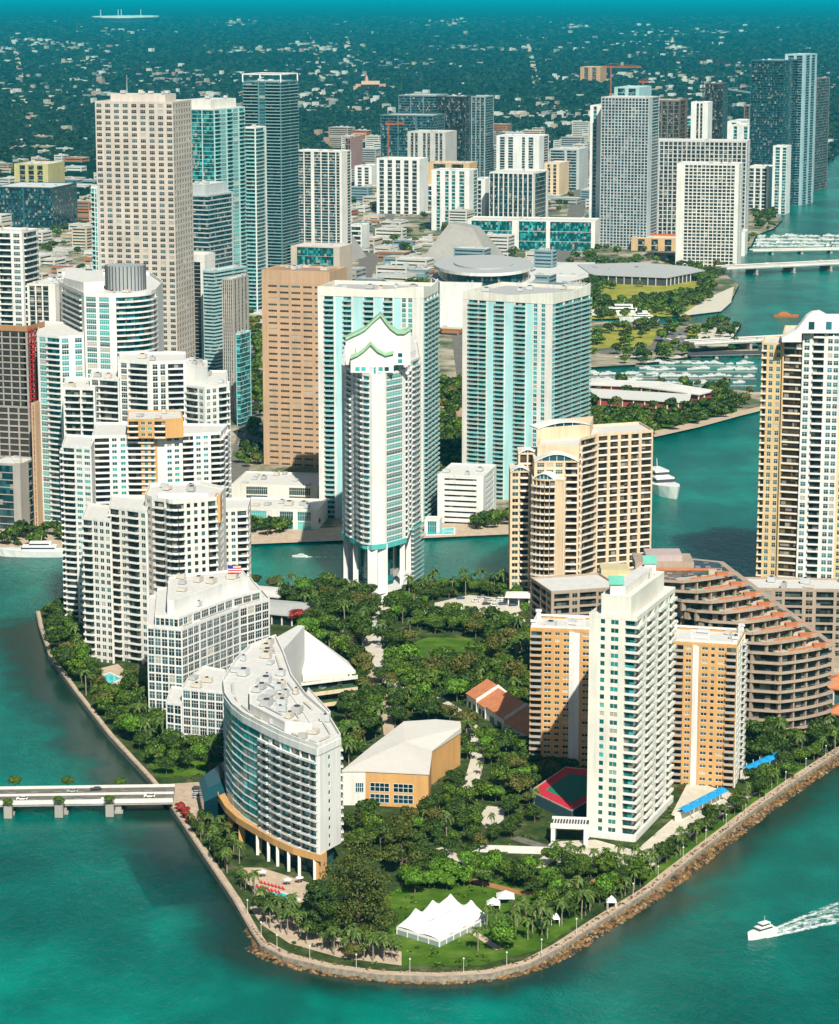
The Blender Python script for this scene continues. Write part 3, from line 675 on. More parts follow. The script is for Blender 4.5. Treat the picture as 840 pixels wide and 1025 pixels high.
# ---- 8. peach tower with vaulted white crowns
def peach():
    h = hgt(600, 447)
    a = dict(wall=M_BEIGE, glass=G_DARK, core=C_BROWN, rail=R_WHITE, t=1.0, bal=1.2)
    P = [W(*p, h) for p in [(553, 441), (573, 446), (582, 449), (595, 437), (655, 432), (648, 420), (560, 424)]]
    P = [W(*p, h) for p in [(538, 447), (580, 448), (582, 440), (598, 436), (654, 432), (640, 424), (545, 430)]]
    b = Bld('peach_tower', 'peach apartment tower with vaulted white crowns and rounded balconies behind the terraced block', 'tower', P[1], None, M_BEIGE, G_DARK, C_BROWN, R_WHITE, None, 1.0, 1.2)
    n = 22
    b.body(P, 0, h, n, ['s2', 's1 b3 s1', 'b4 s.3', 's.5 r3 s1 r2.6 s1 r2.6 s1 r2.6 s1 r3.4 s.5', 's1 w2 s1', None, 's1 w2 s1'], par=1.4)
    def vault(p, q, z, dep, rise):
        f = frame_of(p, q); L = dist(p, q); m = MB(); k = 10; vs = []
        for dn in (.5, -dep):
            for i in range(k + 1):
                u = L * i / k; zz = z + rise * sin(pi * i / k); vs.append((p[0] + f[1][0] * u + f[2][0] * dn, p[1] + f[1][1] * u + f[2][1] * dn, zz))
        vs += [(x, y, zz - .5) for x, y, zz in vs]; n = k + 1; fs = []
        for i in range(k):
            fs += [(i, i + 1, n + i + 1, n + i), (2 * n + i, 3 * n + i, 3 * n + i + 1, 2 * n + i + 1), (2 * n + i, 2 * n + i + 1, i + 1, i), (n + i, n + i + 1, 3 * n + i + 1, 3 * n + i)]
        m.raw(vs, fs, M_WHITE)
        o = m.build('vault_roof', b.o)
        g = MB(); k2 = 10; gv = [(p[0] + f[1][0] * L * i / k2 - f[2][0] * .4, p[1] + f[1][1] * L * i / k2 - f[2][1] * .4, z + (rise - .5) * sin(pi * i / k2)) for i in range(k2 + 1)]
        g.raw(gv, [tuple(range(k2 + 1))], G_BLUE)
        for i in range(1, 6): u = L * i / 6; g.fbox(f, u - .12, u + .12, z, z + (rise - .4) * sin(pi * i / 6), -.38, -.1, R_WHITE)
        g.build('arched_window', b.o)
    # stepped front bays, the lower ones further forward
    bays = [((533, 476), (558, 476), 600, 's.5 w2 s.3 w2 s.3 w2 s.5', 4.2, 6), ((533, 461), (580, 461), 596, 's1', 5.2, 7), ((511, 462), (530, 458), 596, 's.3 r3 s.5 r3 s.3', 3.5, 6)]
    h1 = hgt(606, 477); p, q = W(533, 479, h1), W(566, 481, h1); f = frame_of(p, q)
    A = arc(p, (p[0] + (q[0] - p[0]) * .68, p[1] + (q[1] - p[1]) * .68), 2.2, 5) + [(p[0] + (q[0] - p[0]) * .69, p[1] + (q[1] - p[1]) * .69), q, (q[0] + 4, q[1] + 34), (p[0], p[1] + 34)]
    b.body(A, 0, h1, 19, ['s.15 b3 s.15'] * 5 + ['s.6 p2 s.4', 's.6 r3 s1 w2 s1 r3 s.6', None, None], par=.6)
    vault(A[0], A[5], h1 + .3, 8, 3.2); 
    h2 = hgt(604, 460); p, q = W(535, 462, h2), W(580, 462, h2)
    A = [p, q, (q[0], q[1] + 20), (p[0], p[1] + 20)]
    b.body(A, .5, h2, 21, ['s.6 w1.6 s.4 w1.6 s.4 w1.6 s.6 b2.6 s.4', 's.6 r3 s1 r3 s.6', None, None], par=.6); vault(A[0], A[1], h2 + .3, 9, 4.2)
    A = [W(533 + 34, 479, h1), W(580, 470, h1)]
    h3 = hgt(598, 470); p, q = W(511, 472, h3), W(531, 472, h3)
    A = [p, q, (q[0] + 3, q[1] + 22), (p[0], p[1] + 22)]; b.body(A, 0, h3, 20, ['s.6 w1.8 s.6 b2.6 s.4', None, None, 's1 w2 s1 w2 s1'], par=.6); vault(A[0], A[1], h3 + .3, 7, 2.6)
    h4 = hgt(592, 452); p, q = W(519, 454, h4), W(538, 454, h4)
    A = [p, q, (q[0] + 3, q[1] + 18), (p[0], p[1] + 18)]; b.body(A, h3 - 10, h4, 3, ['s.3 r3 s.6 r3 s.5', None, None, 's1'], par=.6); vault(A[0], A[1], h4 + .3, 7, 2.4)
    A = [W(*p, h + 7) for p in [(538, 428), (591, 424), (594, 416), (544, 420)]]; b.w.prism(A, h + .2, h + 7, M_BEIGE); vault(A[0], A[1], h + 7, 10, 2.4)
    b.done()
peach()
# ---- 9. white and teal tower with pale green wave roof and open base
def wave_tower():
    h = hgt(600, 372); zb = 33.0
    P = [W(*p, h) for p in [(342, 367), (352, 371), (363, 375), (372, 376), (385, 375), (406, 371), (412, 362), (421, 358), (418, 342), (345, 348)]]
    b = Bld('wave_roof_tower', 'slim white and teal tower with pale green wave roofs standing on tall open columns', 'tower', P[3], None, M_WHITE, G_SEA, C_TEAL, R_TEAL, None, .6, 1.1)
    n = 29
    b.rail = R_WHITE; b.c.prism(offset(P, .6), zb, h - .05, C_AQUA)
    specs = ['s.6 W1.5 s.4 b2.4 s.4', 's.5 W1.4 s.4 b2 s.3', 'b2.6 s1', 's4', 's.3 W2.4 s.5', 'b2.6 s.5 W1.5 s.5 b2.6 s.5', 's.4 b3 s.4', 's1 w1 s1', None, None]
    for i in range(len(P)): b.facade(P[i], P[(i + 1) % len(P)], zb, h, n, specs[i] or 's')
    b.roof(P, h)
    core = offset(P, 7); b.c.prism(core, 0, zb, C_TEAL); BLOCK.append(offset(P, -2))
    for i in (0, 1, 3, 4, 5, 6, 8, 9):
        p = P[i]; q = offset(P, 1.8)[i]; m = MB(); s = 2.6 if i in (3, 4) else 1.4; m.fbox(((q[0], q[1]), (1, 0), (0, -1)), -s, s, 0, zb, -1.2, 1.2, M_WHITE); m.build('column', b.o)
    m = MB(); f = frame_of(P[6], P[7]); m.prism(offset([P[6], P[7], P[8], (P[7][0] - 8, P[7][1] + 8)], .05), 0, zb, M_WHITE); m.build('side_wall', b.o)
    for i in range(12):
        o = MB(); o.fbox(frame_of(P[6], P[7]), -1, dist(P[6], P[7]) + 1.8, 2 + i * 2.6, 2.3 + i * 2.6, .0, 1.6, M_WHITE); o.fbox(frame_of(P[6], P[7]), -1, dist(P[6], P[7]) + 1.8, 2.31 + i * 2.6, 3.2 + i * 2.6, 1.5, 1.58, R_TEAL); o.build('side_balcony', b.o)
    m = MB(); m.ring(P, zb - 2.6, zb + .1, .5, wallm('aqua_trim', (.10, .48, .44)), out=.5); m.build('skirt_band', b.o)
    m = MB(); m.prism(offset(P, -.3), 6.2, 7.6, M_WHITE, M_ROOF); m.build('terrace', b.o)
    # crown: stepped white storeys under folded green roofs
    q = offset(P, 2.6); y0 = min(p[1] for p in P)
    b.w.prism(q, h + .2, h + 4.5, M_WHITE, M_ROOF)
    cx0, cx1 = (W(357, 372, h)[0], W(395, 372, h)[0]); b.w.prism([(cx0, y0 + 7), (cx1, y0 + 7), (cx1 - 1, y0 + 19), (cx0 + 1, y0 + 19)], h + 4.5, h + 15, M_WHITE, M_ROOF); b.w.prism([(cx1 + .1, y0 + 9), (cx1 + 6, y0 + 10), (cx1 + 6, y0 + 18), (cx1 + .1, y0 + 18)], h + 4.5, h + 8.5, M_WHITE, M_ROOF)
    for i in (1, 2, 3, 4, 5): 
        if dist(q[i], q[i + 1]) > 4: b.facade(lerp2(q[i], frame_of(q[i], q[i + 1])[2], .25), lerp2(q[i + 1], frame_of(q[i], q[i + 1])[2], .25), h + .25, h + 4.4, 1, 's.7 W1.6 s.7 W1.6 s.7', thick=.2)
    def X(px, z): return W(px, proj(0, y0 + 8, z)[1], z)[0]
    for prof, yy, dep, fill in (([(346, 337), (352, 334), (359, 331), (366, 327), (373, 320), (381, 313), (386, 320), (391, 326), (398, 331), (405, 331), (411, 327)], y0 + 9, 8, h + 4.6), ([(351, 356), (358, 353), (365, 348), (371, 342), (378, 349), (386, 353), (394, 351)], y0 + 4, 4, h + 1.2)):
        pts = []
        for px, py in prof:
            zz = H + yy * (-ST + (-(py - 512) / F) * CT) / (CT + (-(py - 512) / F) * ST); pts.append(((px - 420) / F * (yy * CT - (zz - H) * ST), zz))
        m = MB(); n = len(pts); vs = [(x, yy + dy, z + dz) for dy in (-1.2, dep) for dz in (0, -1.3) for x, z in pts]; fs = []
        for i in range(n - 1): fs += [(i, i + 1, 2 * n + i + 1, 2 * n + i), (n + i + 1, n + i, 3 * n + i, 3 * n + i + 1), (n + i, n + i + 1, i + 1, i), (2 * n + i, 2 * n + i + 1, 3 * n + i + 1, 3 * n + i)]
        fs += [(0, 2 * n, 3 * n, n), (n - 1, 2 * n - 1, 4 * n - 1, 3 * n - 1)]; m.raw(vs, fs, M_GREENROOF); m.build('wave_roof', b.o)
        m = MB()
        for i in range(n - 1):
            (xa, za), (xb, zb2) = pts[i], pts[i + 1]; vs = [(xa, yy, fill), (xb, yy, fill), (xb, yy, zb2 - 1.3), (xa, yy, za - 1.3)]; vs += [(x, yy + dep - .5, z) for x, _, z in vs]
            m.raw(vs, [(0, 1, 2, 3), (7, 6, 5, 4)] + ([(0, 3, 7, 4)] if i == 0 else []) + ([(1, 5, 6, 2)] if i == n - 2 else []), M_WHITE)
        m.build('gable_wall', b.o)
        (xa, za) = pts[len(pts) // 2]; [ (lambda mm: (mm.fbox(((pts[0][0] + (pts[-1][0] - pts[0][0]) * t, yy), (1, 0), (0, -1)), -1.1, 1.1, fill + 1 + zz, fill + 3 + zz, .02, .15, G_SEA), mm.build('crown_window', b.o)))(MB()) for t in (.16, .3, .5, .7, .84) for zz in ((0, 3.2) if fill > h + 2 else (0,))]
    b.units(P, h, 4); b.done()
wave_tower()
# ---- 10. white towers on the left shore
A = dict(wall=M_OFFW, glass=G_DARK, core=C_DARK, rail=R_WHITE, t=.7, bal=1.3)
def front_white():
    b = Bld('stepped_white_tower', 'warm white residential tower with three stepped roofs nearest the left shore', 'tower', W(112, 660), None, M_OFFW, G_DARK, C_DARK, R_WHITE, None, .7, 1.3)
    H1 = hgt(662, 518); p = [W(*q, H1) for q in [(82, 519), (111, 522), (114, 508), (88, 505)]]
    b.body(p, 0, H1, 20, ['b3 s.5 w1.2 s.6 w1.2 s.6 w1.2 s.5', None, None, 's1 w1.5 s1'], par=1.2)
    H2 = hgt(660, 506); p = [W(*q, H2) for q in [(109, 508), (147, 513), (150, 500), (112, 496)]]
    b.body(p, 0, H2, 21, ['b3 s.6 w1.1 s.6 b3.4 s.7 w1.2 s.6', 's1', None, 's1'], par=1.2)
    H3 = hgt(655, 492); a = W(145, 496, H3); c = W(180, 503, H3); d = W(213, 501, H3)
    bow = arc(W(166, 502, H3), W(184, 503, H3), 2.6, 4)
    p = [W(145, 497, H3)] + [W(152, 500, H3)] + bow + [W(184, 503, H3), W(217, 500, H3), W(226, 490, H3), W(200, 484, H3), W(150, 486, H3)]
    p = ccw(p); b.body(p, 0, H3, 23, ['s.5 w1.2 s.5', 's.5 b2.6 s.5'] + ['b3'] * 4 + ['s.8 w1.1 s1 w1.1 s1 w1.1 s.9 b2.6', 's1 w1 s1', None, None, None], par=1.6)
    H4 = hgt(645, 508); p = [W(*q, H4) for q in [(214, 512), (248, 510), (251, 500), (216, 500)]]
    b.body(p, 0, H4, 21, ['s.8 w1.2 s.9 w1.2 s.9 w1.2 s.6 b3', 's1 w1 s1', None, None], par=1.2)
    m = MB(); m.box(W(216, 495, H3)[0], W(222, 495, H3)[0], W(216, 499, H3)[1], W(216, 495, H3)[1], H4 + .3, H3 + 1, M_OCHRE); m.build('ochre_panel', b.o)
    q = [W(*k, H3 + 2.5) for k in [(158, 493), (208, 493), (204, 486), (160, 486)]]; b.w.prism(q, H3, H3 + 2.5, M_OFFW, M_ROOF); b.units(q, H3 + 2.4, 4)
    x, y = W(228, 565); hz = 46
    b.done()
front_white()
def rear_white():
    b = Bld('ochre_striped_tower', 'white residential tower with one ochre centre stripe behind the three stepped roofs', 'tower', W(95, 628), None, M_WHITE, G_TEAL, C_DARK, R_WHITE, None, .7, 1.3)
    H1 = hgt(628, 447); p = [W(*q, H1) for q in [(62, 447), (91, 449), (96, 438), (66, 436)]]
    b.body(p, 0, H1, 30, ['s.3 b3 s.5 w1.6 s.6 w1.6 s.3', None, None, 'b3 s1 w1.5 s1 b3'], par=1.2)
    H2 = hgt(618, 436); p = [W(*q, H2) for q in [(92, 438), (128, 437), (165, 437), (221, 434), (228, 426), (96, 424)]]
    b.body(p, 0, H2, 31, ['s.6 b3.4 s.6 w1.2 s.8 w1.2 s.6', 'b2.6 s.8 p.1', 's.6 w1.4 s.8 w1.4 s1 b3.2 s.8 w1.4 s.8 w1.4 s.8 b3', 'b3 s1 b3', None, None], par=1.2)
    H3 = H2 + 9; p = [W(*q, H2) for q in [(128, 438), (166, 438), (184, 437), (182, 429), (129, 429)]]
    wl = b.wall; b.wall = M_OCHRE; b.body([(x, y - .8) for x, y in p], H2 + .01, H3, 3, ['b3 s.7 w1.2 s.7 w1.2 s.7 b3', 's1', None, None, None], par=1.0)
    f = frame_of(W(141, 437, H2), W(157, 437, H2)); L = 16 * .52
    b.facade(lerp2(f[0], f[2], .45), lerp2(lerp2(f[0], f[1], L), f[2], .45), 0, H3, 34, 's1.1 w1.3 s.9 w1.3 s1.1', thick=.3); b.wall = wl
    for z in (0,): b.units(p, H3, 3)
    b.done()
rear_white()
# ---- 11. tall cream and white tower at the right edge
def right_tower():
    H1 = hgt(598, 345)
    b = Bld('bayfront_tower', 'tall cream and white tower with curved white crown at the right edge over open water', 'tower', W(805, 598), None, M_OFFW, G_BLUE, C_DARK, R_WHITE, None, .8, 1.3)
    CR = wallm('straw_stucco', (.72, .52, .27)); 
    p = [W(*q, H1) for q in [(763, 344), (790, 345), (790, 338), (766, 338)]]; b.wall = CR; b.rail = R_WHITE
    b.body(p, 0, H1, 36, ['b1.5 s.7 w1.2 s1 w1.2 s.8 w1.2 s.5', None, None, 's1 w1 s1'], par=1)
    H2 = hgt(600, 335); p = [W(*q, H2) for q in [(784, 334), (806, 335), (806, 327), (786, 327)]]
    b.core = C_BROWN; b.body(p, 0, H2, 37, ['s.4 r6 s.4', None, None, 's1'], par=1); b.core = C_DARK
    H3 = hgt(602, 331); b.wall = M_WHITE; p = [W(*q, H3) for q in [(804, 330), (842, 331), (845, 320), (806, 319)]]
    b.body(p, 0, H3, 38, ['s.5 w1.6 s1.1 b3.2 s1.1 w1.4 s.4 w1.4 s.5', None, None, 's1'], par=1)
    b.wall = CR; p = [W(*q, H2) for q in [(842, 335), (875, 336), (875, 326), (842, 326)]]; b.body(p, 0, H2, 37, ['s.5 w1.4 s.8 w1.4 s.8 b3 s.6', None, None, None], par=1); b.wall = M_WHITE
    # sweeping crown wall
    yy = W(804, 331, H3)[1] - .4; m = MB(); pts = []
    for px, py in [(783, 338), (790, 334), (797, 330), (803, 323), (808, 316), (814, 312), (822, 311), (829, 315), (843, 315)]:
        zz = H + yy * (-ST + (-(py - 512) / F) * CT) / (CT + (-(py - 512) / F) * ST); pts.append(((px - 420) / F * (yy * CT - (zz - H) * ST), zz))
    for i in range(len(pts) - 1):
        (xa, za), (xb, zb) = pts[i], pts[i + 1]; lo = H2 - 3 if i < 3 else H3 - 1; vs = [(xa, yy, lo), (xb, yy, lo), (xb, yy, zb), (xa, yy, za)]; vs += [(x, yy + 6, z) for x, _, z in vs]
        m.raw(vs, [(0, 1, 2, 3), (7, 6, 5, 4), (3, 2, 6, 7)] + ([(0, 3, 7, 4)] if i == 0 else []) + ([(1, 5, 6, 2)] if i == len(pts) - 2 else []), M_WHITE)
    m.build('crown_wall', b.o)
    for u in (3, 12, 20): g = MB(); g.fbox(((pts[4][0] + u - 2, yy), (1, 0), (0, -1)), 0, 3, H3 + 1, H3 + 5, .02, .15, G_BLUE); g.build('crown_window', b.o)
    b.done()
right_tower()
# ================================================================ mainland towers
OUT = {}
def towr(*a, **k): return simple(*a, **k)
# waterfront twins
def wavy(nm, label, px, pyt, pyb, pl, pr, n, front, side, dr=None, rot=13):
    b = simple(nm, label, px, pyt + 12, pyb, pl, pr, n, front, side, rot=rot, wall=M_OFFW, glass=G_SEA, core=C_TEAL, rail=R_TEAL, frame=M_PALETEAL, t=.6, bal=1.4, finish=False, units=0, dr=dr)
    pts, h = b.pts, b.h
    # sculpted cream crown: parapet walls of wave-like height
    for (p, q, prof) in ((pts[0], pts[1], [9, 9, 7.5, 6.5, 8, 10, 11.5]), (pts[1], pts[2], [11.5, 10, 8, 9, 12])):
        f = frame_of(p, q); L = dist(p, q); k = len(prof) - 1; m = MB(); vs = []; 
        for nn in (.12, -.5):
            for i, hh in enumerate(prof): vs += [(p[0] + f[1][0] * L * i / k + f[2][0] * nn, p[1] + f[1][1] * L * i / k + f[2][1] * nn, z) for z in (h - .2, h + hh * .62)]
        n2 = 2 * (k + 1); fs = []
        for i in range(k):
            a = 2 * i; fs += [(a, a + 2, a + 3, a + 1), (n2 + a + 2, n2 + a, n2 + a + 1, n2 + a + 3), (a + 1, a + 3, n2 + a + 3, n2 + a + 1), (a, n2 + a, n2 + a + 2, a + 2)]
        fs += [(0, 1, n2 + 1, n2), (2 * k, n2 + 2 * k, n2 + 2 * k + 1, 2 * k + 1)]
        m.raw(vs, fs, M_CREAM); m.build('crown_wall', b.o)
    for p, q in ((pts[2], pts[3]), (pts[3], pts[0])): b.w.fbox(frame_of(p, q), .1, dist(p, q) - .1, h, h + 5, -.5, .1, M_CREAM)
    q = offset(pts, 4); b.w.prism(q, h + .2, h + 3.2, M_SAND, M_ROOF2); b.units(q, h + 3, 5)
    return b.done()
wavy('waterfront_tower', 'pale aqua waterfront tower with cream crown directly behind the wave roofed tower', 424, 286, 524, 318, 444, 45,
     's2 b2.8 s.7 p2 s.3 b2.4 s.5 p3 s.4 b2.8 s.4 p2.4 s.4 b2.6 s.4 p2 s.4 W1.2 s.7 W1.2 s3.4', 's.2 W1 b3 s.2 b3 s.2 b3 s.2 b3', dr=40)
wavy('waterfront_tower', 'pale aqua waterfront tower with cream crown between its twin and the peach tower', 553, 292, 506, 463, 591, 45,
     's2.2 b3 s.5 b2.4 s.4 p2.4 s.3 b3 s.4 p3 s.4 b3.4 s.4 p2 s.4 W1.2 s1.4 W1.2 s2.4', 's.2 W1 b3 s.2 b3 s.2 b3 s.2 b3', rot=27)
# podium garage between them
pts, h = rect(484, 478, 527, 438, 500, 13, dr=40)
b = Bld('parking_podium', 'low white garage with dark horizontal slots between the pale aqua waterfront twins', 'garage', pts[1], None, M_WHITE, G_DARK, C_DARK, None, None, .8)
b.body(pts, 0, h, 9, ['s1.5 c7 s1.5', 's1 c3 s1', None, None], slab=2.1); b.units(pts, h, 3); b.done()
simple('waterfront_hall', 'low cream building with teal ribbon windows on the riverbank left of the waterfront twins', 318, 512, 532, 240, 322, 2, 's1 W5 s3 W3 s1 W3 s1.5', 's1', rot=8, dr=35, wall=M_OFFW, glass=G_SEA, units=6, cat='building')
simple('rooftop_hall', 'long flat cream roofed building stepping up behind the riverbank hall', 318, 488, 505, 232, 322, 2, 's2 W3 s3 W3 s1', 's1', rot=8, dr=45, wall=M_CREAM, units=8, cat='building')
simple('river_cafe', 'small pale pavilion beside the blue pool below the white garage', 440, 521, 535, 425, 462, 1, 's1 W3 s1', 's1', rot=8, dr=12, wall=M_WHITE, glass=G_TEAL, cat='pavilion', units=0, par=.5)
# tan office slab
b = simple('tan_office_tower', 'tan stone office slab with rows of short dark windows left of the waterfront twins', 330, 285, 470, 262, 343, 30, 's2 ' + 'w2.8 s.9 ' * 5 + 's1', 's1 ' + 'w2.8 s.9 ' * 7, rot=18,
           wall=M_TAN, glass=G_DARK, core=C_DARK, sill=1.5, head=1.2, t=.6, finish=False, roof=flatm('terracotta_roof', (.34, .22, .15)), units=0, dr=34)
q = b.pts; h = b.h
for p, r in ((q[0], q[1]), (q[1], q[2]), (q[2], q[3]), (q[3], q[0])): b.w.fbox(frame_of(p, r), .03, dist(p, r) - .03, h, h + 9, -.6, 0, M_TAN)
b.roof(offset(q, .7), h + 7.5, flatm('terracotta_roof', (.34, .22, .15)), .5); b.units(offset(q, 2), h + 7.5, 5); b.done()
# grid tower
b = simple('grid_office_tower', 'tallest left tower with a pale stone grid of square dark windows and stepped back side', 173, 103, 420, 95, 186, 55, 's.5 ' + 'w2.2 s1.5 ' * 8 + 'w2.2 s.5', 's.5 ' + 'w2 s1 ' * 7, rot=14,
           wall=wallm('pinkish_stone', (.60, .53, .46)), glass=G_DARK, core=C_DARK, sill=.95, head=.7, t=.8, finish=False, units=0, dr=42)
q = b.pts; h = b.h; q3 = offset(q, 9); b.w.prism(q3, h, h + 6, wallm('pinkish_stone', (.60, .50, .42)), M_ROOF); b.units(q3, h + 6, 6, (2, 4)); b.units(q, h, 4)
m = MB(); m.cyl(q3[0][0] + 12, q3[0][1] + 4, .3, .1, h + 6, h + 20, M_METAL, 5); m.build('antenna', b.o); b.done()
simple('slim_aqua_tower', 'thin aqua strip of tower squeezed against the left side of the grid tower', 97, 188, 418, 91, 120, 48, 'b3 s.5 W2 s.5', 's', rot=16, dr=15, wall=M_WHITE, glass=G_SEA, core=C_TEAL, rail=R_TEAL)
gl = dict(glass=G_SEA, core=C_TEAL, rail=R_TEAL)
b = simple('teal_glass_tower', 'teal glass tower with pale top floors right behind the grid tower', 214, 110, 345, 174, 246, 58, 'c3 s.2 c4 s.2 c3', 's.4 b2 s.5 W2 s.5 b2 s.5 W2 s.5 b2 s.4', rot=24, wall=wallm('aqua_white', (.5, .68, .66)), finish=False, dr=60, **gl)
q = offset(b.pts, 6); b.w.prism(q, b.h + .2, b.h + 9, M_OFFW, M_ROOF); b.units(q, b.h + 9, 3); b.done()
b = simple('dark_teal_tower', 'dark teal balconied tower with open rooftop frame, right of the teal glass tower', 281, 82, 300, 243, 293, 68, 's.3 b5 s.4 W2 s.3 b5 s.3', 'b4 s.4 b4', rot=20, wall=wallm('sea_grey', (.12, .26, .28)), glass=G_BLUE, core=C_BLUE, rail=wallm('sea_pale', (.25, .42, .42)), finish=False, units=4, dr=45)
for i in range(4):
    p = b.pts[i]; b.w.box(p[0] - .6, p[0] + .6, p[1] - .6, p[1] + .6, b.h, b.h + 8, M_WHITE)
b.w.ring(b.pts, b.h + 7.5, b.h + 8.6, .8, M_WHITE); b.done()
simple('pale_slab_tower', 'slim tower with alternating white strips in the gap between teal and dark teal towers', 256, 128, 318, 244, 262, 50, 's.4 b3 s.4', 'b3 s1', rot=20, dr=26, wall=M_WHITE, **gl)
simple('banded_tower', 'grey banded glass tower with red-shaded rooftop room below the teal glass tower', 208, 196, 352, 178, 219, 34, 'c5', 'c5 s.3', rot=24, wall=wallm('band_grey', (.50, .54, .54)), glass=G_BLUE, core=C_BLUE, dr=48, slab=1.1, pent=(4, 9, 0))
simple('black_striped_tower', 'white framed tower with tall black glass stripes right of the grid tower', 205, 262, 392, 180, 211, 34, 's.6 c4 s.5 c4 s2', 's3', rot=20, dr=20, wall=M_OFFW, core=flatm('black_glass', (.012, .016, .018), .1, 0, .6), slab=.2, par=6, units=0)
simple('aqua_banded_tower', 'slanted aqua banded tower between the black striped tower and the pale ribbed slab', 214, 272, 398, 203, 224, 36, 'c5', 'c6', rot=30, wall=wallm('band_aqua', (.42, .60, .60)), core=C_BLUE, dr=45, slab=1.3, units=2)
simple('ribbed_slab_tower', 'pale beige ribbed slab tower at the avenue edge', 233, 280, 415, 222, 241, 36, 's.5 c.5 ' * 5 + 's.5', 's.4 c.3 ' * 4 + 's.4', rot=20, dr=30, wall=wallm('ribbed_beige', (.46, .42, .37)), slab=.3, units=2)
simple('aqua_glass_annex', 'short pale glass annex beside the avenue under the ribbed slab', 240, 335, 428, 236, 246, 20, 'c4', 'c3', rot=20, dr=20, wall=M_PALETEAL, core=C_TEAL)
# teal and white curved tower with drum
def curved():
    h = hgt(524, 297)
    P = [W(*p, h) for p in [(60, 285), (84, 296), (112, 297)]] + arc(W(116, 297, h), W(155, 293, h), 5, 6) + [W(*p, h) for p in [(156, 292), (163, 284), (150, 275), (62, 275)]]
    b = Bld('curved_condo_tower', 'white and turquoise tower with bowed front and a grey drum on its roof', 'tower', P[0], None, M_WHITE, G_SEA, C_TEAL, R_WHITE, None, .6, 1.3)
    b.body(P, 0, h, 41, ['s.4 b3 s.4', 's.3 W1.6 s.5 W1.6 s.5', 's1'] + ['b3'] * 6 + ['s1', 's.8 W1.5 s.3', None, None, None], par=2.2)
    h2 = hgt(524, 335); Q = [W(*p, h2) for p in [(37, 336), (60, 338), (84, 337), (84, 325), (40, 322)]]
    b.body(Q, 0, h2, 34, ['s.5 W1.6 s.4 b3 s.2', 's.3 W1.4 s1.2 W1.4 s.4', None, None, 's1'], par=1.2)
    x, y = W(126, 286, h + 2); m = MB(); m.cyl(x, y, 12, 12, h + .3, h + 15, M_GREY, 32)
    for i in range(32):
        a = i * pi / 16; m.cyl(x + 12.3 * cos(a), y + 12.3 * sin(a), .3, .3, h + .3, h + 15.3, M_DGREY, 4)
    m.build('roof_drum', b.o)
    q = [W(*p, h) for p in [(64, 287), (84, 292), (104, 291), (103, 280), (66, 279)]]; b.w.prism(q, h + .25, h + 6, M_OFFW, M_ROOF); b.units(P, h, 5); b.done()
curved()
simple('slim_grey_tower', 'pale roofed office tower with dark vertical stripes behind the turquoise tower', 55, 286, 505, 27, 66, 44, 's.5 c1.2 s.3 c1.2 s.3 c1.2 s1.5', 's1', rot=14, dr=35, wall=M_OFFW, core=C_DARK, slab=.3, units=4)
# white complex in the middle left
def complex_():
    b = Bld('white_terrace_complex', 'large white apartment complex with stepped roofs under the turquoise tower', 'building', W(190, 520), None, M_WHITE, G_DARK, C_DARK, R_WHITE, None, .7, 1.4)
    def blk(pix, pyb, n, specs, par=1.2):
        hh = hgt(pyb, max(p[1] for p in pix[:3])); P = [W(*p, hh) for p in pix]; b.body(P, 0, hh, n, specs, par=par); b.units(P, hh, 2); return hh
    blk([(63, 389), (95, 390), (98, 380), (66, 378)], 544, 23, ['s.6 b4 s.6 b3 s.5', None, None, None])
    blk([(90, 379), (119, 381), (122, 372), (92, 370)], 542, 25, ['s.4 W1.4 s.3 b4 s.3', None, None, 's'])
    hh = blk([(118, 362), (150, 364), (186, 363), (186, 354), (120, 354)], 541, 30, ['s.5 W1 s.5 b3 s.5', 's.5 W1 s.5 W1 s.5 b3 s.5', 's.6 w1 s.6', None, None], 1.6)
    blk([(184, 386), (205, 389), (228, 386), (227, 372), (186, 372)], 543, 24, ['s.5 b3 s.4 w1 s.5', 's.7 w1.3 s.9 w1.3 s.9 b3 s.3', 'b2 s1', None, None])
    h2 = hgt(543, 389) + 11; P = [W(*p, hgt(543, 389)) for p in [(186, 384), (208, 387), (208, 380), (187, 378)]]; b.w.prism(P, hgt(543, 389) + .3, h2, M_WHITE, M_ROOF); b.roof(P, h2, M_ROOF, 1); b.units(P, h2, 4)
    b.done()
complex_()
simple('left_edge_white_tower', 'white balconied tower cut by the left edge above the construction frame', 22, 233, 470, -22, 27, 40, 's.6 w1.4 s.6 w1.4 s.6 b2.6 s.6 w1.4 s.6', 's.4 b3 s.4', rot=16, dr=26, wall=M_WHITE, glass=G_DARK, rail=R_WHITE, units=3)
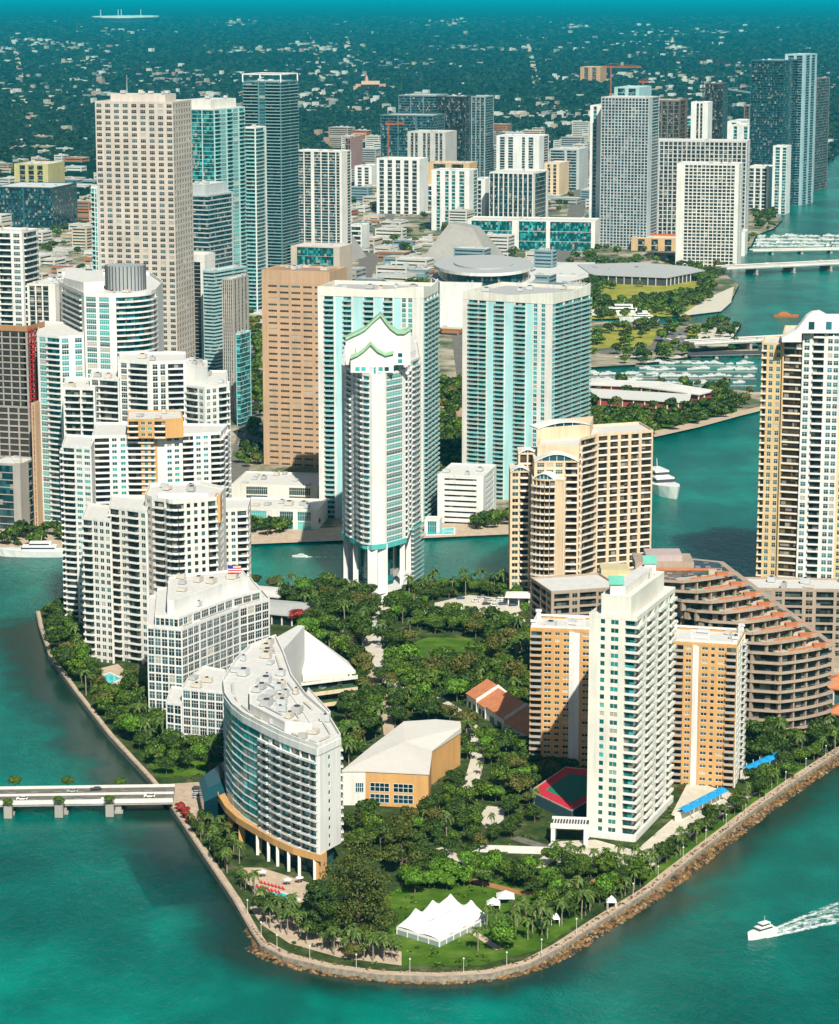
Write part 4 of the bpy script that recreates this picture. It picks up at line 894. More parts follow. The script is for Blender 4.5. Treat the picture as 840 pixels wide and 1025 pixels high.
# tower under construction
def site():
    pts, h = rect(27, 332, 520, -25, 34, 16, dr=26)
    b = Bld('unfinished_tower', 'raw concrete tower under construction with red hoist at the left edge', 'tower', pts[1], None, M_CONC, G_DARK, flatm('raw_dark', (.05, .04, .035), .9), M_CONC, None, .5)
    n = 30; fh = h / n; z1 = fh * 18
    b.body(pts, 0, z1, 18, ['s.3 ' + 'c2.4 s.4 ' * 5, 's.3 c2 s.4 c2 s.4', None, None], par=.4, slab=.9)
    core = offset(pts, 5); b.w.prism(core, z1, h, M_CONC)
    for k in range(18, n + 1):
        b.w.prism(offset(pts, .3), k * fh, k * fh + .35, M_CONC)
        if k < n:
            for i in (0, 1):
                f = frame_of(pts[i], pts[i + 1]); L = dist(pts[i], pts[i + 1]); c = int(L / 5)
                for j in range(c + 1): b.w.fbox(f, L * j / c * .97 + .3, L * j / c * .97 + 1, k * fh + .36, (k + 1) * fh - .01, -1.2, -.5, M_CONC)
    for i in (0, 1): b.w.fbox(frame_of(pts[i], pts[i + 1]), 0, dist(pts[i], pts[i + 1]), h + .4, h + 3.6, -.3, .2, wallm('formwork_ply', (.42, .22, .10)))
    f = frame_of(pts[1], pts[2]); m = MB(); red = flatm('hoist_red', (.45, .02, .02))
    for u in (1, 4.4):
        for nn in (.5, 2.6): m.fbox(f, u, u + .35, 0, h + 2, nn, nn + .35, red)
    for k in range(int(h / 3)): m.fbox(f, 1, 4.7, k * 3, k * 3 + .3, .5, 2.9, red); 
    m.build('hoist', b.o); b.done()
site()
simple('concrete_shell', 'small raw concrete building with blue glass strip beneath the construction tower', 20, 466, 532, -12, 27, 9, 's2 c3 s1.5', 's2 c1 s1', rot=16, dr=24, wall=M_CONC, core=C_BLUE, slab=.5, cat='building')
simple('brown_slot_tower', 'narrow tan tower in the shadowed gap beside the turquoise tower', 35, 405, 528, 31, 46, 22, 's2 c1 s2', 's', rot=16, dr=30, wall=M_TAN, slab=.6, units=0)
# ---- downtown further back
mid = [
 # name,label,px,pyt,pyb,pl,pr,n,front,side,rot,dr,wall,core,rail/slab
 ('blue_glass_tower', 'blue glass tower with white frame left of the tiled plaza roofs, tallest in mid-distance', 342, 152, 268, 295, 352, 40, 's.7 c2 s.3 c2 s1 c2 s.3 c2 s.3 c2 s.3 c1 s.7', 's1.5 c1', 20, 30, M_OFFW, C_BLUE, .5),
 ('chapel_roofed_block', 'beige building with bulky angular roof behind the tan office slab', 340, 248, 300, 291, 346, 6, 's1 c6 s1', 's', 18, 40, M_SAND, C_TEAL, .3),
 ('white_clinic', 'white slab apartment house left of the orange topped blocks', 420, 160, 215, 377, 424, 14, 's.6 c1 s.8 c1 s.8 c1 s.8 c1 s.8 c1 s.6', 's1', 18, 40, M_WHITE, C_DARK, .8),
 ('striped_grey_tower', 'grey and white striped tower behind the white slab apartment house', 446, 133, 196, 408, 448, 22, 's.6 c.5 s.3 c.5 s1 c.5 s.3 c.5 s1 c.5 s.3 c.5 s.6', 's1', 18, 60, wallm('light_stone', (.55, .53, .49)), C_DARK, .4),
 ('glass_office_block', 'dark glass office block with a lit penthouse, furthest cluster left', 434, 116, 190, 381, 436, 26, 'c3 s.2 c3 s.2 c3', 'c3', 18, 60, wallm('sea_grey2', (.10, .20, .22)), C_BLUE, .7),
 ('glass_twin_tower', 'blue grey glass tower with banded top behind the dark office block', 436, 96, 185, 399, 438, 34, 'c3 s.2 c3 s.2 c3', 'c3', 18, 70, wallm('sea_grey3', (.18, .27, .29)), C_BLUE, .6),
 ('black_glass_tower', 'black glass tower at the centre of the furthest dark cluster', 466, 97, 185, 438, 468, 34, 'c5', 'c3', 18, 60, wallm('soot', (.05, .07, .08)), C_DARK, .3),
 ('grid_glass_tower', 'grey gridded tower at the right of the furthest dark cluster', 486, 97, 184, 467, 488, 34, 's.4 c1 s.3 c1 s.3 c1 s.3 c1 s.4', 'c3', 18, 50, wallm('stone_grey', (.30, .36, .36)), C_BLUE, .6),
 ('pink_midrise', 'pink and grey midrise left of the dark glass office block', 296 + 55, 138, 186, 345, 382, 8, 's1 c3 s.5 c3', 's', 18, 60, wallm('dusty_pink', (.42, .26, .24)), C_DARK, .8),
 ('orange_topped_block', 'white ribbed tower with broad blue glazing and an orange rooftop behind it', 470, 171, 232, 432, 473, 17, 's1 c.7 s1 c.7 s.6 c.7 s.8 c1 s1', 's1 c1', 18, 40, M_WHITE, C_TEAL, .7),
 ('peach_midrise', 'peach midrise peeking over the white ribbed tower', 470, 164, 205, 428, 472, 8, 's1 c2 s1 c2 s1', 's', 18, 40, wallm('apricot', (.62, .42, .22)), C_DARK, .8),
 ('dark_ribbed_block', 'dark green glass block with white rim and dense vertical ribs', 534, 174, 226, 490, 554, 12, 'c1 s.3 ' * 9, 's.5 c3 s.5', 20, 70, M_OFFW, C_BLUE, .15),
 ('ribbed_white_tower', 'white ribbed tower behind the dark green glass block', 540, 137, 184, 497, 552, 18, 's.6 c.8 s.6 c.8 s1.5 c.5 s.6 c.8 s1', 's1 c1', 18, 60, M_WHITE, C_BLUE, .7),
 ('gridded_bay_tower', 'tall grey gridded slab in the right downtown cluster', 650, 98, 250, 602, 656, 50, 's.3 c.9 ' * 14 + 's.3', 's.5 c1', 20, 50, wallm('cool_white', (.50, .53, .53)), C_BLUE, .9),
 ('white_side_tower', 'narrow white and aqua tower pressed to the left of the tall grey gridded slab', 604, 106, 246, 591, 612, 36, 's1 c1 s2', 's', 20, 50, M_WHITE, C_TEAL, .5),
 ('unfinished_block', 'dark skeletal tower under construction right of the tall gridded slab', 680, 101, 205, 650, 684, 26, 's.3 c1 ' * 5, 's.3 c1 s.3', 18, 60, wallm('rust_concrete', (.20, .15, .12)), C_DARK, 1.0),
 ('slim_white_pair', 'slim white tower with dark centre stripe above the long gridded slab', 709, 103, 220, 692, 712, 30, 's1.2 c.5 s.3 c.5 s1.2', 's1', 18, 30, M_WHITE, C_DARK, .3),
 ('dark_crane_tower', 'dark shaft of a tower under a crane behind the slim white tower', 724, 84, 200, 706, 727, 36, 'c3', 'c2', 18, 40, M_DGREY, C_DARK, .4),
 ('long_grid_slab', 'wide pale gridded slab behind the front cream bay slab', 748, 142, 240, 637, 756, 24, 's.3 c.9 ' * 24 + 's.3', 's1 c1 s1', 12, 50, wallm('grid_white', (.58, .57, .55)), C_DARK, 1.0),
 ('front_bay_slab', 'cream framed slab tower with dark inset bays, nearest on the far bayfront', 740, 165, 268, 678, 748, 30, 's2.4 ' + 'c1 s.25 ' * 12 + 's1', 's1 c.3 s1', 14, 40, M_OFFW, C_DARK, 1.1),
 ('bay_glass_tower', 'dark blue glass tower at the top right beside the bay', 785, 61, 208, 752, 790, 56, 'c4', 'c4', 26, 90, wallm('deep_sea', (.04, .14, .17)), C_BLUE, .6),
 ('bay_white_glass_tower', 'blue white ribbed tower with pale crown touching the dark blue glass tower', 806, 55, 205, 786, 812, 58, 's.5 c1 s.4 c1 s.4', 's.4 c1 s.4 c1 s.4', 26, 60, wallm('sky_white', (.36, .52, .56)), C_BLUE, .5),
 ('bay_far_tower', 'grey brown tower behind the blue white ribbed one at the top right', 818, 79, 190, 811, 825, 40, 'c2 s.4', 'c2', 26, 70, wallm('mauve_grey', (.24, .20, .20)), C_DARK, .7),
 ('aqua_bay_tower', 'aqua stepped tower in front of the bay glass towers', 795, 131, 205, 777, 802, 26, 's.4 c1 s.4 c1 s.4', 's.4 c1', 20, 50, wallm('aqua_bay', (.40, .62, .62)), C_TEAL, .7),
 ('white_bay_tower', 'white rounded bay tower at the shoreline below the aqua stepped tower', 788, 147, 214, 774, 793, 22, 's.6 c1 s.6 c1', 's1', 20, 30, M_WHITE, C_TEAL, .8),
 ('white_bay_block', 'white gridded bayfront block right of the cream slab', 770, 168, 212, 748, 775, 12, 's.5 c1 s.4 c1 s.4 c1 s.5', 's1', 20, 50, M_WHITE, C_DARK, 1),
 ('white_h_block', 'white twin-shouldered block above the long gridded slab', 752, 126, 190, 731, 765, 18, 's1 c1 s2 c1 s1', 's1', 20, 60, M_WHITE, C_TEAL, .8),
 ('pale_shore_block', 'small pale block on the far shoreline at the top right', 822, 149, 172, 808, 826, 8, 's.5 c1 s.5 c1 s.5', 's1', 20, 60, M_SAND, C_DARK, 1),
 ('ochre_far_block', 'ochre block standing alone left of the orange crane', 601, 67, 82, 581, 603, 8, 's1 c1 s1 c1 s1', 's', 18, 90, wallm('ochre_far', (.58, .32, .16)), C_DARK, 1),
 ('dark_roof_arena_block', 'dark teal glass blocks low at the left edge below the yellow building', 52, 188, 232, -6, 55, 8, 'c4 s.2 c4', 'c1', 14, 90, wallm('deep_teal', (.03, .12, .15)), C_BLUE, .5),
 ('yellow_far_block', 'yellow and beige building behind the dark teal blocks at left', 48, 165, 195, 14, 60, 6, 's1 c1 s.6 c1 s.6 c1 s1', 's', 14, 70, wallm('pale_yellow', (.55, .48, .22)), C_DARK, 1),
 ('teal_glass_low', 'long white museum-like block with teal window bands in mid-distance', 596, 222, 252, 468, 604, 3, 's.6 c6 s1 c4 s.6 c6 s.6', 's1', 10, 50, M_OFFW, C_TEAL, .4),
 ('striped_hotel_block', 'white block with dark ribbon windows below the blue glass tower', 362, 226, 250, 348, 372, 5, 'c4 s.3', 's', 18, 30, M_WHITE, C_DARK, 1.8),
 ('courthouse', 'low white block with square windows right of the striped grey tower', 455, 186, 206, 398, 460, 4, 's.5 c1 s.5 c1 s.5 c1 s.5 c1 s.5', 's1', 18, 80, M_WHITE, C_BLUE, 1.4),
 ('white_row_block', 'pair of white apartment slabs left of the white clinic slab', 372, 167, 190, 355, 378, 8, 's.5 c.7 s.5 c.7 s.5', 's1', 18, 60, M_WHITE, C_DARK, 1),
 ('banded_far_block', 'banded white block with blue windows right of the ribbed white tower', 580, 150, 190, 551, 588, 14, 'c3 s.5 c2 s.6', 's1', 18, 60, wallm('cool_white', (.56, .58, .57)), C_BLUE, 1.2),
 ('beige_far_block', 'beige tiered block behind the banded white one', 560, 164, 196, 545, 578, 9, 's1 c1 s1 c1 s1', 's1', 18, 60, M_BEIGE, C_DARK, 1),
 ('pale_slim_tower', 'pale slim tower behind the long gridded slab, just right of the skeletal tower', 697, 118, 196, 684, 700, 24, 's.6 c1 s.6', 's1', 20, 50, M_WHITE, C_TEAL, .7),
 ('aqua_crowned_block', 'low aqua topped block behind the tall gridded slab', 640, 88, 160, 615, 650, 16, 's.5 c1 s.5 c1 s.5', 's1', 20, 90, wallm('aqua_bay', (.40, .62, .62)), C_BLUE, .8),
 ('white_far_midrise', 'white far midrise left of the white twin-shouldered block', 742, 122, 168, 728, 750, 10, 's1 c1 s1', 's1', 20, 90, M_WHITE, C_DARK, 1),
 ('rust_block', 'small rusty framed block under the pale luffing crane', 756, 106, 160, 745, 764, 16, 's.3 c1 s.3 c1 s.3', 's1', 20, 90, wallm('rust_concrete', (.20, .15, .12)), C_DARK, 1),
 ('cream_bay_midrise', 'cream midrise between the aqua stepped tower and the white bay block', 776, 150, 200, 766, 782, 14, 's1 c1 s1', 's1', 20, 50, M_OFFW, C_DARK, 1),
 ('sea_bay_tower', 'pale seagreen tower right of the aqua stepped tower', 808, 120, 198, 798, 813, 26, 's.4 c1 s.4 c1 s.4', 's1', 22, 50, wallm('sea_white', (.48, .60, .60)), C_TEAL, .7),
 ('old_hotel_block', 'cream hotel block left of the white row slabs', 330, 206, 250, 300, 336, 7, 's1 c.7 s1 c.7 s1 c.7 s1', 's1', 18, 40, M_CREAM, C_DARK, 1.2),
 ('plain_white_midrise', 'plain white midrise between the orange topped block and dark ribbed block', 486, 180, 222, 474, 490, 9, 's1 c.8 s1', 's1', 18, 40, M_WHITE, C_DARK, 1),
 ('redroof_hall', 'pale building with bright orange roof under the gridded slab', 679, 239, 252, 632, 690, 2, 's1 c1 s1 c1 s1 c1 s1', 's1', 10, 30, wallm('apricot', (.62, .42, .22)), C_DARK, 1),
 ('white_station', 'white blocky hall at the foot of the cream bay slab', 746, 233, 256, 700, 752, 3, 's2 c.6 s1 c.6 s2', 's1', 12, 40, M_WHITE, C_DARK, 1.4),
]
MIDR = []
for (nm, lab, px, pyt, pyb, pl, pr, n, fr_, sd, rot, dr, wl, cr, slab) in mid:
    try: simple(nm, lab, px, pyt, pyb, pl, pr, n, fr_, sd, rot=rot, dr=dr, wall=wl, core=cr, slab=slab, units=3, t=.7, par=2 if pyb < 230 else 1.2)
    except Exception as e: print('FAIL', nm, e)
# orange roofs as real tiled slabs
x, y = W(655, 241, 10); m = MB(); m.fbox(((x - 30, y + 2), (1, 0), (0, -1)), 0, 62, 15.5, 17.5, -18, 0, flatm('bright_orange_roof', (.62, .13, .04))); m.build('orange_roof_slab', None, label='bright orange roof slab over the pale hall at the foot of the gridded tower', cat='roof')
# ================================================================ island ground details
sw = [W(*p, 1.6) for p in isl]
IS = sw[:34]
LEFT = isl[:9]; SOUTH = isl[7:30]
strip('promenade', isl[7:12], 2.2, 1.619, M_PAVE, side=1)
strip('promenade', isl[10:30], 3.4, 1.62, M_PAVE, side=1)
strip('shore_path', isl[:8], 1.6, 1.62, M_PAVE, side=1)
def wallstrip(name, pxs, lab):
    o = strip(name, pxs, .7, 2.15, M_SEAW, 2.4, side=-1, kind=None); PATHS.pop(); props(o, lab, 'seawall')
wallstrip('seawall', isl[:9], 'thin concrete seawall along the left shore above the bridge')
wallstrip('seawall', isl[8:31], 'long curving concrete seawall round the point from the bridge to the right edge')
GR = dict(kind='structure')
def patch(name, pix, mat, z=1.61, **k):
    P = ccw([W(*p, z) for p in pix]); sheet(name, P, z, mat); 
    if k.get('keep', True): BLOCK.append(P)
    return P
patch('lawn', [(405, 645), (430, 637), (470, 638), (484, 648), (470, 658), (425, 659)], M_GRASS)
patch('garden_lawn', [(380, 900), (400, 888), (500, 880), (560, 905), (585, 920), (540, 950), (480, 966), (402, 966), (388, 940)], M_GRASS, keep=False)
patch('shore_lawn', [(66, 655), (84, 662), (108, 700), (100, 706)], M_GRASS, keep=False)
patch('shore_lawn', [(140, 752), (205, 758), (215, 774), (160, 778)], M_GRASS, keep=False)
patch('shore_lawn', [(640, 880), (700, 836), (770, 786), (800, 764), (806, 768), (760, 806), (705, 846), (650, 888)], M_GRASS, z=1.605, keep=False)
patch('point_plaza', [(250, 908), (262, 925), (290, 944), (340, 958), (402, 966), (402, 952), (330, 936), (285, 915), (262, 900)], M_PAVE, z=1.612, keep=False)
patch('verge_lawn', [(545, 745), (560, 735), (590, 765), (575, 775)], M_GRASS)
patch('hotel_terrace', [(236, 868), (262, 868), (318, 886), (306, 905), (266, 908)], M_PAVE, keep=True)
patch('plaza', [(540, 854), (552, 842), (596, 840), (640, 852), (684, 822), (742, 796), (760, 792), (700, 830), (640, 866), (610, 866), (570, 862)], M_PLAZA)
patch('pool_terrace', [(640, 848), (678, 815), (690, 792), (742, 798), (700, 830), (652, 868)], M_PLAZA, z=1.617)
patch('pool_terrace', [(672, 815), (690, 780), (740, 796), (700, 828)], M_PLAZA)
patch('pool_terrace', [(86, 672), (118, 664), (135, 680), (110, 692)], M_PAVE)
patch('bridge_plaza', [(166, 800), (172, 784), (205, 782), (216, 800), (214, 822), (196, 826), (188, 814)], M_PAVE)
patch('north_plaza', [(435, 603), (470, 595), (520, 600), (526, 622), (500, 626), (470, 614), (436, 618)], M_PLAZA)
patch('court_yard', [(478, 818), (488, 806), (506, 808), (504, 820), (490, 832)], M_PLAZA)
for i, (pl_, w, mt) in enumerate([([(388, 600), (372, 640), (382, 672), (402, 690)], 9, M_PLAZA), ([(330, 610), (352, 640), (385, 700), (390, 735)], 5, M_PAVE), ([(402, 690), (440, 700), (470, 720), (478, 760), (470, 790)], 6, M_PLAZA),
                      ([(405, 860), (440, 850), (480, 868), (540, 866), (560, 850)], 6, M_PLAZA), ([(470, 880), (520, 893), (560, 896), (600, 880)], 4, flatm('brick_path', (.40, .18, .08))), ([(190, 800), (230, 760), (200, 735)], 4, M_PAVE),
                      ([(480, 664), (520, 672), (560, 660)], 4, M_PAVE), ([(500, 640), (530, 655), (545, 690)], 5, M_ASPH), ([(440, 935), (470, 930), (500, 950)], 3, M_PAVE), ([(300, 620), (330, 610), (345, 600)], 4, M_PAVE), ([(515, 838), (560, 852), (600, 862)], 5, M_ASPH)]):
    strip('path', pl_, w, 1.625 + .004 * i, mt)
# pools
M_POOL = flatm('pool_water', (.03, .50, .52), .08, 0, .5)
def pool(pix, z, label):
    P = ccw([W(*p, z) for p in pix]); a = root('swimming_pool', P[0][0], P[0][1], label=label, cat='pool')
    m = MB(); m.prism(P, z - .3, z + .06, M_POOL); m.build('pool_basin', a); m = MB(); m.ring(P, z - .3, z + .16, .4, M_OFFW, out=.5); m.build('coping', a); BLOCK.append(offset(P, -2))
pool([(263, 893), (283, 893), (300, 900), (290, 906), (270, 904)], 1.63, 'turquoise free form pool beside the crescent hotel')
BLOCK.append(ccw([W(*p) for p in [(84, 672), (118, 660), (140, 684), (112, 708)]]))
pool([(97, 678), (110, 673), (122, 679), (108, 686)], 1.63, 'small oval turquoise pool by the left shore under the stepped white tower')
pool([(425, 609), (442, 607), (444, 619), (426, 621)], 1.63, 'pale green pool in the north plaza below the wave roofed tower')
pool([(427, 529), (455, 528), (455, 534), (427, 535)], 1.5, 'blue pool on the mainland quay under the white garage')
# riprap
def rocks():
    rr = random.Random(5); pts = [W(*p, 0) for p in isl[9:31]]; m = MB(); mats = [flatm('rock_rust', (.22, .115, .04), .9), flatm('rock_brown', (.12, .075, .035), .9), flatm('rock_pale', (.30, .21, .11), .9), flatm('rock_dark', (.04, .032, .02), .9)]
    for i in range(len(pts) - 1):
        f = frame_of(pts[i], pts[i + 1]); L = dist(pts[i], pts[i + 1]); k = int(L * 11); ww = 2.5 if i < 1 else 7.5; m.raw([(*lerp2(pts[i], f[2], .3), 1.1), (*lerp2(pts[i], f[2], ww), -.6), (*lerp2(pts[i + 1], f[2], ww), -.6), (*lerp2(pts[i + 1], f[2], .3), 1.1)], [(0, 1, 2, 3)], mats[1])
        for _ in range(k):
            u = rr.uniform(0, L); n = rr.random(); s = rr.uniform(.5, 1.35); x = f[0][0] + f[1][0] * u + f[2][0] * (n * ww - .2); y = f[0][1] + f[1][1] * u + f[2][1] * (n * ww - .2); z = 1.5 * (1 - n) - .25
            c = [(rr.uniform(-.2, .2), rr.uniform(-.2, .2), rr.uniform(-.2, .2)) for _ in range(6)]
            vs = [(x + s * (a + dx), y + s * (b + dy), z + s * .7 * (d + dz)) for (a, b, d), (dx, dy, dz) in zip([(1, 0, 0), (0, 1, 0), (-1, 0, 0), (0, -1, 0), (0, 0, 1), (0, 0, -1)], c)]
            m.raw(vs, [(0, 1, 4), (1, 2, 4), (2, 3, 4), (3, 0, 4), (1, 0, 5), (2, 1, 5), (3, 2, 5), (0, 3, 5)], rr.choices(mats, [4, 4, 1.4, 3])[0])
    m.build('riprap_rocks', None, kind='stuff', label='rusty brown boulders heaped against the seawall round the point')
rocks()
# ================================================================ plants
def leafm(name, a, b_, c):
    m, nt, b = nodes(name); r = rnd(nt); w = nt.nodes.new('ShaderNodeTexWhiteNoise'); w.noise_dimensions = '1D'; nt.links.new(r, w.inputs['W'])
    nt.links.new(ramp(nt, w.outputs['Value'], [(0, a), (.55, b_), (1, c)]), b.inputs['Base Color']); b.inputs['Roughness'].default_value = .6
    b.inputs['Specular IOR Level'].default_value = .25; b.inputs['Transmission Weight'].default_value = 0; return m
LEAF = {'dark green': leafm('leaf_dark', (.010, .028, .003), (.026, .058, .005), (.085, .13, .012)),
        'mid green': leafm('leaf_mid', (.02, .05, .003), (.055, .11, .007), (.15, .22, .018)),
        'olive': leafm('leaf_olive', (.04, .05, .008), (.09, .095, .014), (.16, .15, .03)),
        'bright green': leafm('leaf_bright', (.035, .09, .005), (.075, .18, .01), (.16, .30, .02)),
        'flowering red': leafm('leaf_red', (.10, .02, .01), (.30, .03, .02), (.45, .05, .04))}
M_BARK = flatm('bark', (.16, .12, .08), .9); M_PALMB = flatm('palm_bark', (.30, .25, .18), .9)
M_FROND = leafm('frond', (.03, .06, .01), (.07, .12, .018), (.15, .20, .04))
def crown_quads(m, mat, R, Hc, zc, seed, n, q, lob=5):
    rr = random.Random(seed); L = [(rr.uniform(-.5, .5) * R, rr.uniform(-.5, .5) * R, zc + rr.uniform(-.25, .35) * Hc, rr.uniform(.45, .7)) for _ in range(lob)]
    for i in range(n):
        cx, cy, cz, s = L[i % lob]; th = rr.uniform(0, 2 * pi); ph = math.acos(rr.uniform(-.6, 1)); rad = s * rr.uniform(.72, 1.05) * (1 + .18 * sin(3 * th + seed) * sin(4 * ph))
        x, y, z = cx + R * rad * sin(ph) * cos(th), cy + R * rad * sin(ph) * sin(th), cz + Hc * .75 * rad * cos(ph)
        nv = Vector((sin(ph) * cos(th) + rr.uniform(-.7, .7), sin(ph) * sin(th) + rr.uniform(-.7, .7), cos(ph) + rr.uniform(-.5, .7))).normalized()
        t = nv.orthogonal().normalized(); b = nv.cross(t); a = rr.uniform(0, pi); t, b = t * cos(a) + b * sin(a), b * cos(a) - t * sin(a); s1, s2 = q * rr.uniform(.6, 1.2), q * rr.uniform(.5, 1)
        c = Vector((x, y, z)); m.raw([tuple(c - t * s1 - b * s2 * .6), tuple(c + t * s1 * .7 - b * s2), tuple(c + t * s1 + b * s2 * .7), tuple(c - t * s1 * .5 + b * s2)], [(0, 1, 2, 3)], mat)
def trunk(h, r, seed, R):
    rr = random.Random(seed); m = MB(); m.tube((0, 0, -.3), (rr.uniform(-.3, .3), rr.uniform(-.3, .3), h), r, M_BARK, 7, r * .7)
    for k in range(4): a = k * 1.57 + rr.random(); m.tube((0, 0, h * .8), (cos(a) * R * .5, sin(a) * R * .5, h + R * .5), r * .5, M_BARK, 5, r * .15)
    return m.mesh('trunk')
TREES = {}
for ti, (tone, mt) in enumerate(LEAF.items()):
    for v in range(3):
        R, Hc = (4.6, 4.4, 4.2)[v], (3.6, 4.6, 3.0)[v]; m = MB(); crown_quads(m, mt, R, Hc, 3.2 + Hc * .6, 31 * ti + v * 7 + 1, 1500, .42, 6 + v); TREES[(tone, v)] = (m.mesh('crown'), trunk(3.6, .28, v, R))
PALMS = []
def palm(v):
    rr = random.Random(70 + v); hh = 1.0; m = MB(); lean = (rr.uniform(-.6, .6), rr.uniform(-.6, .6)); seg = 6; Hp = 8.0
    P = [(lean[0] * (i / seg) ** 2, lean[1] * (i / seg) ** 2, Hp * i / seg - .2) for i in range(seg + 1)]
    for i in range(seg): m.tube(P[i], P[i + 1], .22 - .012 * i, M_PALMB, 6, .21 - .012 * i)
    tr = m.mesh('trunk'); m = MB(); top = Vector(P[-1]); nf = 17
    for k in range(nf):
        a = 2 * pi * k / nf * 2.4 + rr.uniform(-.2, .2); el = rr.uniform(-.15, 1.1); Lf = rr.uniform(2.4, 3.3); d = Vector((cos(a), sin(a), 0)); sd = Vector((-sin(a), cos(a), 0)); n = 6; prev = None
        for i in range(n + 1):
            t = i / n; p = top + d * Lf * t * cos(el * (1 - t * .5)) + Vector((0, 0, Lf * (sin(el) * t - 1.05 * t * t * (1 - .25 * el)))); w = .62 * sin(pi * min(1, t * .9 + .12)) + .05; dn = Vector((0, 0, -.22 * w - .1))
            cur = (p, p + sd * w + dn, p - sd * w + dn)
            if prev:
                for s in (1, 2):
                    gap = .22 * (cur[s] - prev[s]); m.raw([tuple(prev[0]), tuple(prev[s]), tuple(cur[s] - gap), tuple(cur[0])], [(0, 1, 2, 3)], M_FROND)
            prev = cur
    return m.mesh('crown'), tr
PALMS = [palm(v) for v in range(4)]
LAND = [('the crescent hotel', 283, 790), ('the ochre hall', 400, 800), ('the white tent', 440, 925), ('the cream tower', 635, 845), ('the left ochre tower', 560, 765), ('the right ochre tower', 720, 788), ('the bridge end', 180, 795),
        ('the white office block', 190, 745), ('the stepped white tower', 140, 660), ('the sloping triangular roof', 330, 700), ('the clay roofed houses', 500, 715), ('the park lawn', 440, 650), ('the north plaza', 470, 612), ('the wave roofed tower', 385, 597),
        ('the peach tower', 560, 603), ('the tennis court', 560, 790), ('the blue awnings', 705, 808), ('the terracotta stair', 780, 735), ('the hotel pool', 283, 900), ('the point', 380, 972), ('the entrance pavilion', 570, 840), ('the bayfront tower', 800, 600), ('the tan office slab', 300, 470), ('the white garage', 458, 525),
        ('the oval pool', 108, 680), ('the seawall bend', 262, 945), ('the far right shore', 830, 755), ('the garden lawn', 520, 930), ('the hotel terrace', 240, 865), ('the long apartments', 830, 690)]
USED = {}
def where(px, py):
    nm, lx, ly = min(LAND, key=lambda l: (l[1] - px) ** 2 + (2 * (l[2] - py)) ** 2); dx, dy = px - lx, (py - ly) * 1.6; d = sqrt(dx * dx + dy * dy)
    far = 'close' if d < 18 else 'a little way' if d < 42 else 'some way'
    if abs(dx) > 2.2 * abs(dy): dr = 'right of' if dx > 0 else 'left of'
    elif abs(dy) > 2.2 * abs(dx): dr = 'in front of' if dy > 0 else 'behind'
    else: dr = ('in front and ' if dy > 0 else 'behind and ') + ('right of' if dx > 0 else 'left of')
    return '%s %s %s' % (far, dr, nm)
NT = {'broadleaf_tree': 0, 'palm_tree': 0}
PLANTED = []
def plant(x, y, kind, tone=None, s=1.0, z=1.6, zone='trees'):
    rr = random.Random(int(x * 31 + y * 17)); NT[kind] += 1
    px, py = proj(x, y, z)
    if kind == 'palm_tree': cr, tr = PALMS[rr.randrange(4)]; sz = 'tall' if s > 1.15 else 'small' if s < .85 else 'slender'; lab = '%s palm %s' % (sz, where(px, py))
    else:
        v = rr.randrange(3); cr, tr = TREES[(tone, v)]; sz = 'big' if s > 1.15 else 'small' if s < .85 else 'rounded'; lab = '%s %s tree %s' % (sz, tone, where(px, py))
    o = empty(kind, (x, y, z), rr.uniform(0, 6.28), label=lab, cat='tree' if kind != 'palm_tree' else 'palm', group=zone); o.scale = (s, s, s * rr.uniform(.9, 1.2)); o['_o'] = (x, y, z)
    for nm, me in (('trunk', tr), ('crown', cr)): c = bpy.data.objects.new(nm, me); link(c, o)
    PLANTED.append(o)
    return o
OCC = []
def free(x, y, d, blocks=True):
    if blocks and any(inside((x, y), b) for b in BLOCK): return False
    return all((x - a) ** 2 + (y - b) ** 2 > (d + e) ** 2 * .25 * 1.0 for a, b, e in OCC)
def onpath(x, y): return any(inside((x, y), p) for p in PATHS)
def zone(pix, name, n, sp, kinds, z=1.6, seed=1, smin=.8, smax=1.35):
    """scatter trees in a picture polygon on the ground; kinds: list of (kind, tone, weight)"""
    rr = random.Random(seed); P = ccw([W(*p, z) for p in pix]); xs = [p[0] for p in P]; ys = [p[1] for p in P]; c = 0
    for _ in range(n * 40):
        if c >= n: break
        x, y = rr.uniform(min(xs), max(xs)), rr.uniform(min(ys), max(ys))
        if not inside((x, y), P): continue
        k = rr.choices(kinds, [q[2] for q in kinds])[0]; s = rr.uniform(smin, smax); d = sp * (.55 if k[0] == 'palm_tree' else s)
        if not free(x, y, d) or onpath(x, y): continue
        OCC.append((x, y, d)); plant(x, y, k[0], k[1], s, z, name); c += 1
B, PM = 'broadleaf_tree', 'palm_tree'
park = [(B, 'dark green', 5), (B, 'mid green', 4), (B, 'olive', 1.2), (B, 'bright green', 1.0), (PM, None, 1.5)]
